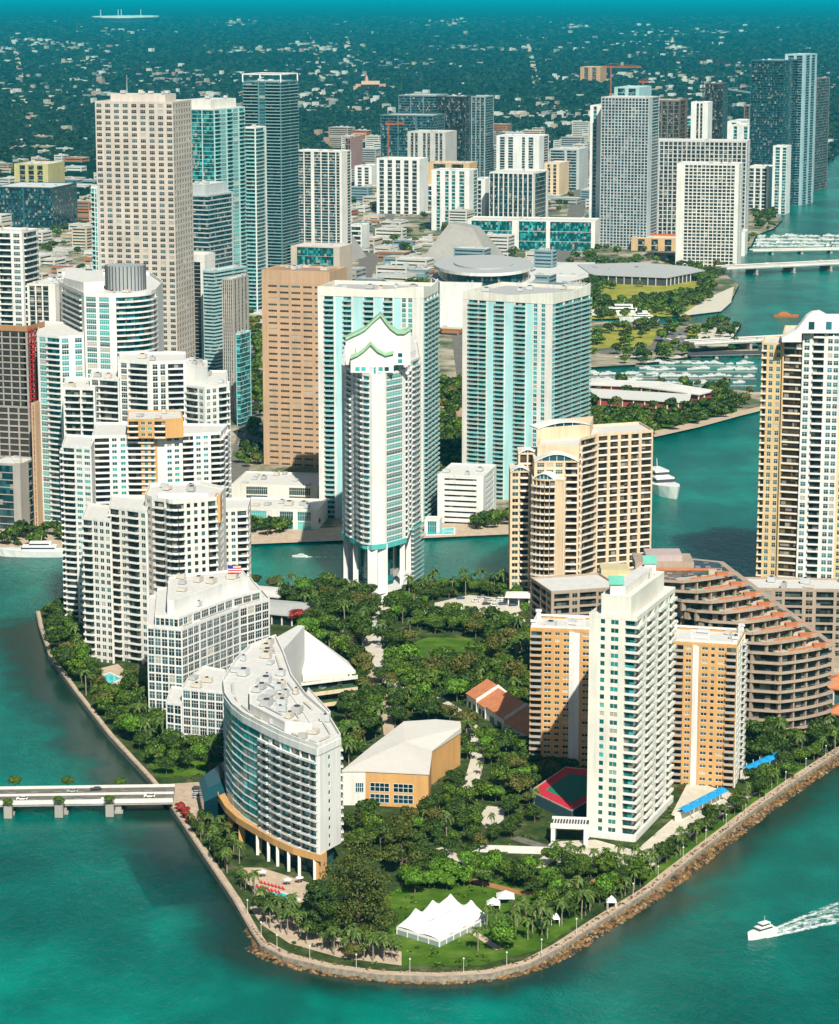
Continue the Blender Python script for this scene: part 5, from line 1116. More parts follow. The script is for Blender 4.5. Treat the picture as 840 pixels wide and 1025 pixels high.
# big sea-pine at the point beside the hotel
def big_tree(px, py, s, lab, seed, tone='olive'):
    x, y = W(px, py, 1.6); o = root('casuarina_tree', x, y, 1.6, label=lab, cat='tree'); m = MB(); 
    mt = leafm('needle_' + str(seed), (.025, .042, .006), (.062, .085, .012), (.14, .15, .022)) if tone == 'olive' else LEAF[tone]
    rr = random.Random(seed)
    for k in range(22):
        a = rr.uniform(0, 6.28); q = rr.random(); zc = 4 + q * 19 * s; R = (1 - q * .62) * 8.5 * s; mm = MB(); crown_quads(mm, mt, 4.2 * s, 3.6 * s, 0, seed * 50 + k, 420, .38, 3)
        dx, dy = cos(a) * R * .75, sin(a) * R * .75; n = len(m.v); m.v += [(vx + dx, vy + dy, vz + zc) for vx, vy, vz in mm.v]; m.mi(mt); m.f += [tuple(i + n for i in f) for f in mm.f]; m.m += mm.m
    m.build('crown', o, loc=(0, 0, .001)); t = MB(); t.tube((0, 0, -.3), (0, 0, 17 * s), .7, M_BARK, 8, .25)
    for k in range(8): a = k * 2.4; t.tube((0, 0, 4 + k * 1.6), (cos(a) * 5, sin(a) * 5, 7 + k * 1.8), .25, M_BARK, 5, .08)
    t.build('trunk', o, loc=(0, 0, .001)); OCC.append((x, y, 14 * s)); BLOCK.append([(x - 6 * s, y - 6 * s), (x + 6 * s, y - 6 * s), (x + 6 * s, y + 6 * s), (x - 6 * s, y + 6 * s)])
# ================================================================ small structures on the island
e_small = True
def tent():
    z0 = 1.62; a = root('event_tent', *W(440, 930), label='large white peaked tent on the garden lawn by the point', cat='tent'); mat = wallm('tent_canvas', (.85, .83, .80), .6, .05)
    A, Bq, Cq = Vector((*W(397, 928, 4), 4)), Vector((*W(440, 941, 4), 4)), Vector((*W(488, 917, 4), 4)); D = A + (Cq - Bq)
    n, k = 40, 40; vs = []; peaks = [(.18, .5), (.5, .5), (.82, .5), (.5, .1), (.5, .9)]
    for j in range(k + 1):
        for i in range(n + 1):
            u, v = i / n, j / k; p = A.lerp(D, u).lerp(Bq.lerp(Cq, u), v); hgt_ = 0
            for pu, pv in ((.2, .22), (.2, .75), (.55, .22), (.55, .75), (.85, .3), (.85, .78)):
                d = sqrt(((u - pu) * 3.0) ** 2 + ((v - pv) * 2.6) ** 2); hgt_ = max(hgt_, 3.9 * math.exp(-2.8 * d))
            e = min(u, 1 - u) * 8; e2 = min(v, 1 - v) * 5; base = 2.6 * min(1, e, e2) ** .8
            vs.append((p.x, p.y, p.z + base + hgt_ - .3 * abs(sin(pi * 4 * u)) * (1 - min(1, e2))))
    m = MB(); m.raw(vs, [(j * (n + 1) + i, (j + 1) * (n + 1) + i, (j + 1) * (n + 1) + i + 1, j * (n + 1) + i + 1) for j in range(k) for i in range(n)], mat); m.smooth = True; m.build('canopy', a)
    for p, q in ((A, Bq), (Bq, Cq), (Cq, D), (D, A)):
        L = (q - p).length; cnt = max(2, int(L / 4))
        f = frame_of((p.x, p.y), (q.x, q.y)); m = MB(); m.fbox(f, .1, L - .1, z0, 3.9, -.12, -.06, flatm('tent_window', (.30, .36, .36), .2)); m.fbox(f, 0, L, 3.3, 4.3, -.05, .05, mat)
        for i in range(cnt + 1): u = (L - .3) * i / cnt; m.fbox(f, u, u + .3, z0, 4, -.05, .12, mat)
        m.build('side_wall', a)
    BLOCK.append(ccw([(A.x - 2, A.y), (Bq.x, Bq.y - 3), (Cq.x + 2, Cq.y), (D.x, D.y + 3)]))
tent()
def small_tent(px, py, s, lab):
    x, y = W(px, py, 1.6); a = root('garden_tent', x, y, label=lab, cat='tent'); m = MB(); mat = wallm('tent_canvas', (.85, .83, .80), .6, .05)
    m.raw([(x - s, y - s, 4), (x + s, y - s, 4), (x + s, y + s, 4), (x - s, y + s, 4), (x, y, 6.2)], [(0, 1, 4), (1, 2, 4), (2, 3, 4), (3, 0, 4), (3, 2, 1, 0)], mat); m.build('canopy', a)
    m = MB()
    for dx in (-1, 1):
        for dy in (-1, 1): m.box(x + dx * (s - .2) - .08, x + dx * (s - .2) + .08, y + dy * (s - .2) - .08, y + dy * (s - .2) + .08, 1.6, 4, M_WHITE)
    m.build('frame', a); BLOCK.append([(x - s, y - s), (x + s, y - s), (x + s, y + s), (x - s, y + s)])
small_tent(506, 903, 3.2, 'small white square tent right of the large tent'); small_tent(494, 910, 2.4, 'smaller white tent touching the big tent side'); small_tent(612, 908, 1.8, 'tiny white canopy near the shore path below the cream tower')
small_tent(548, 800, 2.4, 'white garden canopy in the palms before the tennis deck'); small_tent(556, 925, 1.6, 'tiny white canopy under the shore palms at the right of the garden lawn')
# canopies of the north plaza
def shade():
    a = root('tensile_canopy', *W(462, 622), label='white winged tensile canopy in the north plaza', cat='canopy'); x, y = W(462, 622, 1.6); m = MB(); mat = wallm('tent_canvas', (.85, .83, .80), .6, .05)
    for s in (-1, 1): m.raw([(x, y, 8), (x + s * 13, y - 4, 3.4), (x + s * 14, y + 6, 4.4), (x, y + 8, 6)], [(0, 1, 2, 3) if s > 0 else (3, 2, 1, 0)], mat)
    m.build('canopy', a); m = MB(); m.tube((x, y, 1), (x, y + 2, 9), .3, M_WHITE)
    for s in (-1, 1): m.tube((x + s * 12.8, y - 3.9, 1), (x + s * 12.8, y - 3.9, 3.5), .2, M_WHITE)
    m.build('mast', a)
shade()
def pavilion(name, lab, px, py, w, d, h, roofm, rz=0.3, over=1.5, rh=1.2, cat='pavilion'):
    x, y = W(px, py, 1.6); a = root(name, x, y, label=lab, cat=cat); fr = ((x, y), (cos(-rz), sin(-rz)), (sin(-rz), -cos(-rz)))
    m = MB(); m.fbox(fr, -w / 2 + 1, w / 2 - 1, 1.6, h, -d / 2 + 1, d / 2 - 1, G_DARK); m.build('glazing', a); m = MB(); k = max(2, int(w / 5))
    for i in range(k + 1):
        u = -w / 2 + (w - .6) * i / k
        for nn in (-d / 2, d / 2 - .6): m = MB(); m.fbox(fr, u, u + .6, 1.6, h, nn, nn + .6, M_OFFW); m.build('column', a)
    m = MB()
    g = lambda u, n, z: (x + fr[1][0] * u + fr[2][0] * n, y + fr[1][1] * u + fr[2][1] * n, z); W2, D2 = w / 2 + over, d / 2 + over
    vs = [g(-W2, -D2, h), g(W2, -D2, h), g(W2, D2, h), g(-W2, D2, h), g(-W2, -D2, h + .7), g(W2, -D2, h + .7), g(W2, D2, h + .7), g(-W2, D2, h + .7), g(-W2 * .5, -D2 * .3, h + .7 + rh), g(W2 * .5, -D2 * .3, h + .7 + rh), g(W2 * .5, D2 * .3, h + .7 + rh), g(-W2 * .5, D2 * .3, h + .7 + rh)]
    m.raw(vs, [(0, 1, 2, 3), (1, 0, 4, 5), (2, 1, 5, 6), (3, 2, 6, 7), (0, 3, 7, 4), (5, 4, 8, 9), (6, 5, 9, 10), (7, 6, 10, 11), (4, 7, 11, 8), (11, 10, 9, 8)], roofm); m.build('roof', a)
    BLOCK.append([g(-W2, D2, 0)[:2], g(W2, D2, 0)[:2], g(W2, -D2, 0)[:2], g(-W2, -D2, 0)[:2]]); return a
pavilion('shell_pavilion', 'wide low grey roofed pavilion right of the white office block', 272, 618, 34, 26, 7, M_ROOF2, .35)
pavilion('shell_pavilion', 'pale roofed garden pavilion behind the wide grey roofed one', 262, 600, 26, 18, 6, M_ROOF, .35)
pavilion('gate_pavilion', 'flat white roofed pavilion at the left foot of the peach tower', 525, 604, 17, 9, 6, M_OFFW, .1)
pavilion('kiosk', 'small pale green roofed kiosk on the path left of the park lawn', 382, 632, 5, 5, 5, M_GREENROOF, .2, .5, 2)
def shell(px, py):
    x, y = W(px, py, 1.6); a = root('vaulted_walkway', x, y, label='ribbed grey vaulted walkway between planted trees in the north plaza', cat='canopy'); m = MB(); k = 8; n = k + 1; vs = []
    for j in range(12):
        for i in range(n): t = pi * i / k; vs.append((x + j * 1.8 + 4 * cos(t) * .6, y - j * 2.2 + 4 * cos(t), 1.6 + 4.5 * sin(t)))
    m.raw(vs, [(j * n + i, j * n + i + 1, (j + 1) * n + i + 1, (j + 1) * n + i) for j in range(11) for i in range(k)], M_ROOF2); m.build('vault', a)
    m = MB()
    for j in range(12): m.tube((x + j * 1.8 + 2.4, y - j * 2.2 + 4, 1.6), (x + j * 1.8 + 2.4, y - j * 2.2 + 4, 3), .12, M_WHITE, 4)
    m.build('post', a)
shell(478, 622)
# entrance pavilion by the cream tower
x, y = W(570, 845, 1.6); a = root('entrance_pavilion', x, y, label='white framed entrance pavilion with slatted roof left of the cream tower', cat='pavilion'); m = MB(); fr = ((x, y), (cos(-.12), sin(-.12)), (sin(-.12), -cos(-.12)))
for u in (-7, 5.4): m.fbox(fr, u, u + 1.6, 1.6, 8, -1, .4, M_WHITE); m.fbox(fr, u, u + 1.6, 1.6, 8, -9.4, -8, M_WHITE)
m.fbox(fr, -7.2, 7.2, 8, 9.6, -.9, .6, M_WHITE); m.fbox(fr, -7.2, 7.2, 8, 9.6, -9.6, -8.2, M_WHITE); m.build('frame', a)
m = MB(); m.fbox(fr, -7, 7, 8.4, 9, -8.1, -.91, M_DARK)
for i in range(12): m.fbox(fr, -6.4 + i * 1.1, -6 + i * 1.1, 9.01, 9.3, -8.1, -.91, M_WHITE)
m.build('roof', a); BLOCK.append([(x - 8, y - 2), (x + 8, y - 2), (x + 8, y + 11), (x - 8, y + 11)])
m = MB(); x, y = W(556, 855, 1.6); m.fbox(((x, y), (cos(-.1), sin(-.1)), (sin(-.1), -cos(-.1))), -34, 2, 1.6, 4.2, -1, 0, M_OFFW); m.build('garden_wall', None, label='long low white garden wall left of the cream tower', cat='wall')
# tennis deck
zt = 6.0; P = ccw([W(*p, zt) for p in [(531, 792), (566, 768), (606, 772), (606, 792), (572, 812)]]); a = root('tennis_deck', P[0][0], P[0][1], label='red and green tennis court on a dark raised deck left of the cream tower', cat='court')
m = MB(); m.prism(P, 0, zt, wallm('deck_teal', (.05, .11, .13))); m.build('deck', a); m = MB(); m.prism(offset(P, .3), zt + .002, zt + .06, flatm('court_red', (.50, .02, .04), .9)); m.build('court_surround', a)
m = MB(); q = [lerp(P[i], (sum(p[0] for p in P) / 5, sum(p[1] for p in P) / 5), .33) for i in range(5)]; m.prism(q, zt + .061, zt + .10, flatm('court_green', (.02, .16, .10), .9)); m.build('court', a)
m = MB(); m.ring(P, zt + .01, zt + .5, .25, M_SAND); 
for i in range(5):
    for t in (0, .5): c = lerp(P[i], P[(i + 1) % 5], t); m.box(c[0] - .06, c[0] + .06, c[1] - .06, c[1] + .06, zt, zt + 3, M_DARK)
m.build('fence_posts', a); BLOCK.append(offset(P, -2))
# awnings
def awning(p, q, z, lab):
    A, Bp = W(*p, z), W(*q, z); f = frame_of(A, Bp); L = dist(A, Bp); a = root('barrel_awning', *A, label=lab, cat='awning'); n = 5; m = MB(); bl = flatm('awning_blue', (.01, .30, .62), .7); w = MB(); k = 6
    for s in range(n):
        u0, u1 = L * s / n + .15, L * (s + 1) / n - .15; vs = []
        for u in (u0, u1):
            for i in range(k + 1): t = i / k; vs.append((A[0] + f[1][0] * u - f[2][0] * (5 * t - 1), A[1] + f[1][1] * u - f[2][1] * (5 * t - 1), z + 1.6 * sin(pi * (t * .8 + .1))))
        m.raw(vs, [(i, k + 1 + i, k + 2 + i, i + 1) for i in range(k)], bl)
        w.fbox(f, u1, u1 + .3, 1.6, z + 1.7, -4, -3.8, M_WHITE); w.fbox(f, u1, u1 + .3, 1.6, z + .5, .8, 1, M_WHITE)
    m.build('canvas', a); w.fbox(f, 0, L, 1.6, z - .2, -3.7, -2, M_CREAM); w.build('frame', a); BLOCK.append(ccw([lerp2(A, f[2], 3), lerp2(Bp, f[2], 3), lerp2(Bp, f[2], -5), lerp2(A, f[2], -5)]))
awning((684, 814), (727, 792), 5.5, 'bright blue barrel awning beside the right side of the cream tower'); awning((749, 772), (782, 756), 5.5, 'bright blue barrel awning right of the right ochre tower')
# glass dome room beside the hotel, loungers and parasols
x, y = W(212, 812, 1.6); a = root('glass_lobby', x, y, label='dark blue glass entrance hall with curved roof between bridge and crescent hotel', cat='building'); m = MB(); k = 8
P = ccw([W(*p, 12) for p in [(199, 778), (222, 762), (226, 790), (204, 800)]]); m.prism(P, 1, 11, flatm('navy_glass', (.008, .035, .05), .1, 0, .6)); m.build('glazing', a)
c = lerp(P[0], P[2], .5); m = MB(); vs = [(x_, y_, 11.01) for x_, y_ in P] + [(*lerp(p, c, .4), 13.5) for p in P]; m.raw(vs, [(i, (i + 1) % 4, 4 + (i + 1) % 4, 4 + i) for i in range(4)] + [(4, 5, 6, 7)], flatm('navy_roof', (.015, .07, .09), .35)); m.build('roof', a); BLOCK.append(offset(P, -1))
MR = flatm('lounger_red', (.50, .02, .03), .8)
m0 = MB(); m0.box(-.35, .35, -1, .5, .3, .45, MR); m0.raw([(-.35, .5, .3), (.35, .5, .3), (.35, 1, .8), (-.35, 1, .8), (-.35, .5, .45), (.35, .5, .45), (.35, .9, .9), (-.35, .9, .9)], [(0, 1, 2, 3), (7, 6, 5, 4), (0, 4, 5, 1), (1, 5, 6, 2), (2, 6, 7, 3), (3, 7, 4, 0)], MR)
for u in (-.3, .22):
    for v in (-.9, .3): m0.box(u, u + .08, v, v + .08, 0, .3, M_WHITE)
me = m0.mesh('lounger')
for i in range(14):
    x, y = W(262 + (i % 7) * 3.6 - (i // 7) * 4, 884 + (i % 7) * 1.0 + (i // 7) * 4, 1.63); o = bpy.data.objects.new('sun_lounger', me); link(o); o.location = (x, y, 1.63); o.rotation_euler = (0, 0, .4); props(o, 'red sun lounger in the rows on the hotel pool terrace', 'sun lounger', 'red sun loungers by the hotel pool')
def parasol(px, py, lab, z=1.63, s=1.6):
    x, y = W(px, py, z); a = root('parasol', x, y, z, label=lab, cat='parasol'); m = MB(); m.cyl(x, y, s, .05, z + 2.3, z + 3.1, M_WHITE, 8); m.build('canopy', a); m = MB(); m.cyl(x, y, .05, .05, z, z + 2.3, M_WHITE, 5); m.build('pole', a)
parasol(263, 878, 'white parasol left of the red loungers'); parasol(288, 886, 'white parasol right of the red loungers'); parasol(300, 884, 'white parasol beside a column of the crescent hotel')
# flag
x, y = W(228, 590, 44); a = root('flagpole', x, y, 44, label='flagpole with a red white and blue flag on the white office block', cat='flag'); z0 = 50
x, y = W(228, 590, 50); m = MB(); m.cyl(x, y, .18, .12, 44, 62, M_WHITE, 6); m.build('pole', a); m = MB(); fr = ((x, y), (1, 0), (0, -1))
for i in range(7): m.fbox(fr, .2 if i > 2 else 2.6, 6.2, 61.6 - i * .56 - .28 * 2, 61.6 - i * .56, -.03, .03, flatm('flag_red', (.5, .02, .04)) if i % 2 == 0 else M_WHITE)
m.fbox(fr, .2, 2.6, 61.6 - 1.69, 61.6, -.04, .04, flatm('flag_blue', (.02, .04, .25))); m.build('flag', a)
# lamp posts on the promenade
def lamp(x, y, i):
    a = root('street_lamp', x, y, 1.6, label='thin white lamp post ' + where(*proj(x, y, 1.6)), cat='lamp', group='lamp posts along the promenade')
    m = MB(); m.cyl(x, y, .09, .06, 1.6, 6.6, M_WHITE, 5); m.build('post', a); m = MB(); m.cyl(x, y, .35, .2, 6.6, 7, M_WHITE, 6); m.build('lamp_head', a)
pts = [W(*p, 1.6) for p in isl[8:30]]
for i in range(len(pts) - 1):
    f = frame_of(pts[i], pts[i + 1]); L = dist(pts[i], pts[i + 1]); k = max(1, round(L / 22))
    for j in range(k): u = L * (j + .5) / k; lamp(pts[i][0] + f[1][0] * u - f[2][0] * 1.6, pts[i][1] + f[1][1] * u - f[2][1] * 1.6, i)
# ================================================================ planting the island
big_tree(358, 934, 1.5, 'great olive feathery tree between the crescent hotel and the white tent', 1)
big_tree(402, 872, .8, 'second big olive tree behind the great one, in front of the ochre hall', 2)
big_tree(322, 938, .8, 'lower olive tree at the left foot of the great feathery tree', 3, 'dark green')
zone([(44, 640), (58, 625), (86, 660), (150, 700), (166, 745), (222, 756), (215, 775), (165, 776), (120, 735), (80, 690)], 'trees along the left shore', 74, 7, park, seed=2)
zone([(46, 618), (62, 608), (80, 640), (84, 665), (60, 660)], 'trees along the left shore', 14, 7, [(B, 'dark green', 3), (B, 'mid green', 1), (PM, None, 1)], seed=3)
zone([(140, 700), (168, 745), (165, 760), (130, 720)], 'palms before the white office block', 16, 8, [(PM, None, 1)], seed=31, smin=1, smax=1.4)
zone([(300, 640), (330, 596), (400, 606), (378, 640), (378, 668), (440, 672), (500, 664), (530, 640), (528, 760), (470, 770), (460, 725), (405, 722), (345, 768), (343, 700), (362, 700), (356, 668)], 'trees of the central park', 200, 6.5, [(B, 'dark green', 5), (B, 'mid green', 3), (B, 'olive', 1.6), (B, 'bright green', .5), (PM, None, .8)], seed=4, smax=1.4)
zone([(372, 626), (420, 616), (500, 622), (515, 640), (500, 664), (440, 672), (378, 668)], 'trees round the park lawn', 34, 6, park, seed=41)
zone([(250, 592), (330, 588), (340, 600), (300, 640), (285, 610)], 'trees by the grey pavilions', 20, 8, park + [(B, 'flowering red', .6)], seed=5)
zone([(400, 590), (520, 586), (530, 600), (520, 640), (395, 625)], 'trees of the north plaza', 70, 5.4, park, seed=6, smin=.6, smax=1)
zone([(345, 598), (480, 586), (515, 588), (500, 596), (420, 602)], 'palms on the north shore', 16, 7, [(PM, None, 1)], seed=61)
zone([(350, 822), (430, 815), (462, 775), (530, 765), (530, 800), (545, 830), (470, 860), (400, 858), (350, 850)], 'garden trees south of the ochre hall', 64, 6, park, seed=7, smin=.65, smax=1.1)
zone([(395, 858), (470, 862), (600, 870), (640, 876), (600, 905), (560, 925), (520, 890), (400, 885)], 'garden trees around the white tent', 64, 5.2, [(B, 'dark green', 4), (B, 'mid green', 4), (B, 'bright green', 2), (PM, None, 1)], seed=8, smin=.6, smax=1.05)
zone([(405, 880), (500, 868), (560, 900), (500, 888), (410, 896)], 'clipped trees behind the white tent', 12, 6, [(B, 'bright green', 1)], seed=81, smin=.7, smax=1)
zone([(215, 830), (250, 880), (262, 925), (330, 958), (400, 966), (400, 950), (330, 940), (285, 915), (245, 870), (225, 835)], 'palms round the point', 66, 5.4, [(PM, None, 3), (B, 'dark green', .8), (B, 'olive', .4)], seed=9, smin=.6, smax=1.15)
zone([(470, 925), (560, 905), (600, 890), (590, 915), (540, 945), (480, 958)], 'palms on the garden lawn', 26, 6.2, [(PM, None, 3), (B, 'bright green', 1)], seed=10, smin=.8, smax=1.2)
zone([(600, 905), (640, 872), (760, 792), (830, 745), (838, 752), (760, 802), (690, 850), (620, 905)], 'trees along the right shore', 80, 5.6, [(B, 'dark green', 3), (B, 'mid green', 2), (PM, None, 2)], seed=11, smin=.55, smax=.95)
zone([(752, 735), (790, 740), (840, 735), (900, 700), (900, 725), (800, 772), (752, 790)], 'trees under the terracotta stair', 34, 7, [(B, 'dark green', 4), (B, 'mid green', 1), (PM, None, 1)], seed=12)
zone([(548, 850), (600, 850), (650, 870), (620, 880), (560, 868)], 'palms round the cream tower forecourt', 14, 7, [(PM, None, 1)], seed=13, smin=.7, smax=1)
zone([(640, 862), (680, 832), (748, 800), (745, 806), (690, 845), (650, 872)], 'palms on the cream tower terrace', 14, 6, [(PM, None, 1)], seed=14, smin=.6, smax=.9)
zone([(500, 640), (530, 640), (530, 690), (515, 700)], 'trees left of the left ochre tower', 12, 7, park, seed=15)
zone([(480, 765), (530, 766), (590, 766), (560, 790), (530, 800)], 'trees before the tennis deck', 14, 6.5, park, seed=16, smin=.6, smax=1)
zone([(168, 798), (175, 793), (196, 820), (190, 826)], 'red flowering shrubs at the bridge end', 9, 3.6, [(B, 'flowering red', 1)], seed=91, smin=.3, smax=.45)
zone([(190, 826), (206, 824), (250, 895), (240, 895)], 'palms beside the hotel promenade', 20, 6, [(PM, None, 2), (B, 'dark green', 1)], seed=92, smin=.55, smax=1)
# overflow: the broadleaf trees past the nearest 300 become one uncounted mass
def overflow():
    import numpy as np
    bl = sorted([o for o in PLANTED if o.name.startswith('broadleaf')], key=lambda o: o.location.y)[290:]
    V, Fc, MI, mats, n = [], [], [], [], 0
    for o in bl:
        c, s_ = cos(o.rotation_euler.z), sin(o.rotation_euler.z); sc = o.scale
        for ch in list(o.children):
            me = ch.data; k = len(me.vertices); a = np.empty(k * 3); me.vertices.foreach_get('co', a); a = a.reshape(-1, 3) * np.array(sc); x = a[:, 0] * c - a[:, 1] * s_ + o.location.x; y = a[:, 0] * s_ + a[:, 1] * c + o.location.y
            V.append(np.stack([x, y, a[:, 2] + o.location.z], 1)); mm = []
            for q in me.materials:
                if q not in mats: mats.append(q)
                mm.append(mats.index(q))
            for p in me.polygons: Fc.append(tuple(i + n for i in p.vertices)); MI.append(mm[p.material_index])
            n += k; bpy.data.objects.remove(ch)
        PLANTED.remove(o); bpy.data.objects.remove(o)
    me = bpy.data.meshes.new('farther_trees'); me.from_pydata(np.concatenate(V).tolist(), [], Fc)
    for q in mats: me.materials.append(q)
    me.polygons.foreach_set('material_index', MI); me.update(); o = bpy.data.objects.new('farther_trees', me); link(o); props(o, 'massed broadleaf trees filling the far side of the island park', None, None, 'stuff')
overflow()
def shallows(pix, w, lab, seed):
    m, nt, b = nodes('seagrass_%d' % seed); at = nt.nodes.new('ShaderNodeAttribute'); at.attribute_name = 'nearness'; n = noise(nt, .045, 6, coords(nt, 'World'), .7)
    al = math_(nt, 'MULTIPLY', math_(nt, 'MULTIPLY', math_(nt, 'SUBTRACT', math_(nt, 'ADD', n, math_(nt, 'MULTIPLY', at.outputs['Fac'], .4)), .52), 5.0), at.outputs['Fac']); nt.links.new(math_(nt, 'MINIMUM', math_(nt, 'MAXIMUM', al, 0), .78), b.inputs['Alpha'])
    b.inputs['Base Color'].default_value = (.012, .035, .022, 1); b.inputs['Roughness'].default_value = .2
    P = [W(*p, 0) for p in pix]; mb = MB(); vs = []; va = []; R_ = 8
    for i, p in enumerate(P):
        f = frame_of(P[max(0, i - 1)], P[min(len(P) - 1, i + 1)]); 
        for j in range(R_ + 1): q = lerp2(p, f[2], w * j / R_); vs.append((*q, .012)); va.append((1 - j / R_) * (0 if i in (0, len(P) - 1) else 1))
    k = R_ + 1; mb.raw(vs, [(i * k + j, i * k + j + 1, (i + 1) * k + j + 1, (i + 1) * k + j) for i in range(len(P) - 1) for j in range(R_)], m); o = mb.build('seagrass_shallows', None, kind='stuff', label=lab); t = o.data.attributes.new('nearness', 'FLOAT', 'POINT'); t.data.foreach_set('value', va)
shallows(isl[0:9], 42, 'dark seagrass patches in the shallows along the left shore', 1); shallows(isl[7:27], 30, 'dark seagrass patches in the shallows round the point', 2)
# low hedges and beds: uncounted ground cover
def shrubs():
    rr = random.Random(20); m = MB(); mats = [LEAF['dark green'], LEAF['mid green'], LEAF['bright green'], LEAF['flowering red']]; P = offset(ISL, 6); xs = [p[0] for p in P]; ys = [p[1] for p in P]; c = 0
    while c < 2600:
        x, y = rr.uniform(min(xs), max(xs)), rr.uniform(min(ys), max(ys))
        if x > 260 or not inside((x, y), P) or any(inside((x, y), b) for b in BLOCK) or onpath(x, y): c += .3; continue
        c += 1; s = rr.uniform(.6, 1.7); mt = rr.choices(mats, [4, 5, 1.6, .25])[0]
        for _ in range(12):
            a, b, d = rr.uniform(-1, 1) * s, rr.uniform(-1, 1) * s, rr.uniform(.1, .8) * s; q = rr.uniform(.25, .5); t = rr.uniform(0, 3.1)
            m.raw([(x + a - q * cos(t), y + b - q * sin(t), 1.6 + d), (x + a + q * sin(t), y + b - q * cos(t), 1.6 + d + q * .5), (x + a + q * cos(t), y + b + q * sin(t), 1.6 + d + .1), (x + a - q * sin(t), y + b + q * cos(t), 1.6 + d - q * .4)], [(0, 1, 2, 3)], mt)
    m.build('shrubs', None, kind='stuff', label='low shrubs and ground cover between the island trees')
shrubs()
print('TREES', NT)
# ================================================================ mainland ground
CZ = 1.24
def cpatch(name, pix, mat, dz=0): P = ccw([W(*p, CZ) for p in pix]); sheet(name, P, CZ + dz, mat); return P
GREEN = []
GREEN.append((cpatch('bayfront_park_lawn', [(588, 432), (588, 398), (640, 402), (700, 400), (738, 404), (738, 412), (700, 424), (655, 434), (640, 440)], M_GRASS, .01), .35))
GREEN.append((cpatch('tower_park', [(440, 480), (440, 385), (470, 385), (470, 480)], M_GRASS, .01), .8))
GREEN.append((cpatch('museum_park', [(588, 319), (588, 272), (700, 270), (715, 280), (712, 300), (680, 316)], M_YGRASS, .01), .35))
GREEN.append((cpatch('marina_lawn', [(588, 348), (588, 328), (690, 327), (720, 330), (700, 345)], M_YGRASS, .012), .3))
GREEN.append((cpatch('causeway_lawn', [(655, 264), (715, 254), (735, 257), (722, 268), (665, 266)], M_YGRASS, .012), .1))
cpatch('parking_lot', [(652, 345), (660, 329), (690, 328), (685, 345)], M_ASPH, .02)
cpatch('quay', [(690, 345), (706, 326), (740, 327), (728, 346)], M_PLAZA, .02); cpatch('quay', [(680, 316), (712, 296), (735, 286), (732, 302), (722, 311)], M_PLAZA, .02)
cpatch('riverwalk', [(232, 545), (232, 531), (440, 524), (515, 518), (515, 534), (425, 538), (330, 541)], M_PAVE, .02); cpatch('bay_walk', [(655, 437), (700, 427), (740, 416), (780, 406), (780, 402), (740, 411), (700, 421), (655, 431)], M_PAVE, .024)
cpatch('quay_left', [(-40, 556), (-40, 530), (36, 528), (62, 540), (62, 551)], M_PAVE, .02)
for i, (p, w) in enumerate([([(245, 520), (238, 470), (252, 420), (250, 360), (240, 300), (232, 260)], 15), ([(220, 415), (262, 400)], 16), ([(60, 210), (-60, 222)], 30), ([(360, 262), (440, 255), (560, 262), (640, 262)], 24), ([(590, 262), (700, 250), (720, 262)], 26), ([(600, 353), (700, 342), (730, 338)], 22),
                            ([(350, 300), (380, 240), (392, 200), (398, 170)], 22), ([(470, 235), (478, 200), (482, 170)], 20), ([(300, 330), (440, 320), (460, 330), (470, 400), (468, 470)], 16), ([(560, 262), (575, 220), (584, 180)], 24), ([(350, 222), (470, 214), (600, 212)], 20), ([(-60, 250), (60, 240), (100, 238)], 26)]):
    q = [W(*k, CZ) for k in p]; PATHS_N = len(PATHS); strip('road', p, w, CZ + .03 + .004 * i, M_ASPH)
rd = random.Random(12)
for py in (33, 44, 58, 77, 96, 118, 137, 142, 153): A_, B_ = W(rd.uniform(-60, 300), py), W(rd.uniform(420, 800) if py not in (137, 142) else 96, py + rd.uniform(-2, 2)); o_ = strip('far_road', [proj(*A_, CZ), proj(*lerp(A_, B_, .5), CZ), proj(*B_, CZ)], 14 + W(0, py)[1] / 700, CZ + .6, M_SANDY)
for px in (30, 330, 365, 545, 690): strip('far_road', [(px + 4, 150), (px - 6, 100), (px - 12, 60), (px - 18, 36)], 22, CZ + 1.0, M_SANDY)
# ================================================================ mainland infill: low buildings
ROOFC = [wallm('low_white', (.66, .63, .57)), wallm('low_cream', (.60, .50, .38)), wallm('low_grey', (.38, .37, .35)), wallm('low_tan', (.46, .33, .22)), wallm('low_terracotta', (.42, .18, .09)), wallm('low_blue_grey', (.22, .32, .36))]
RN = ['white', 'cream', 'grey', 'tan', 'terracotta roofed', 'blue grey']
TOPS = [M_ROOF, M_ROOF2, flatm('roof_tan', (.48, .40, .30)), M_ROOF]
SHl = SH
CITYLAND = [('the blue glass tower', 322, 265), ('the striped grey tower', 428, 195), ('the dark ribbed block', 522, 225), ('the gridded bay tower', 630, 248), ('the cream bay slab', 712, 266), ('the bay glass towers', 785, 205), ('the grid office tower', 140, 300), ('the dark teal blocks', 25, 230), ('the teal banded museum block', 535, 250),
            ('the arena', 480, 320), ('the white clinic slab', 400, 213), ('the far dark cluster', 440, 188), ('the ochre far block', 592, 82), ('the marina', 690, 370), ('the far stadium', 130, 22), ('the pink palace', 370, 88), ('the dark crane tower', 715, 198), ('the yellow building', 35, 192), ('the left avenue', 250, 420)]
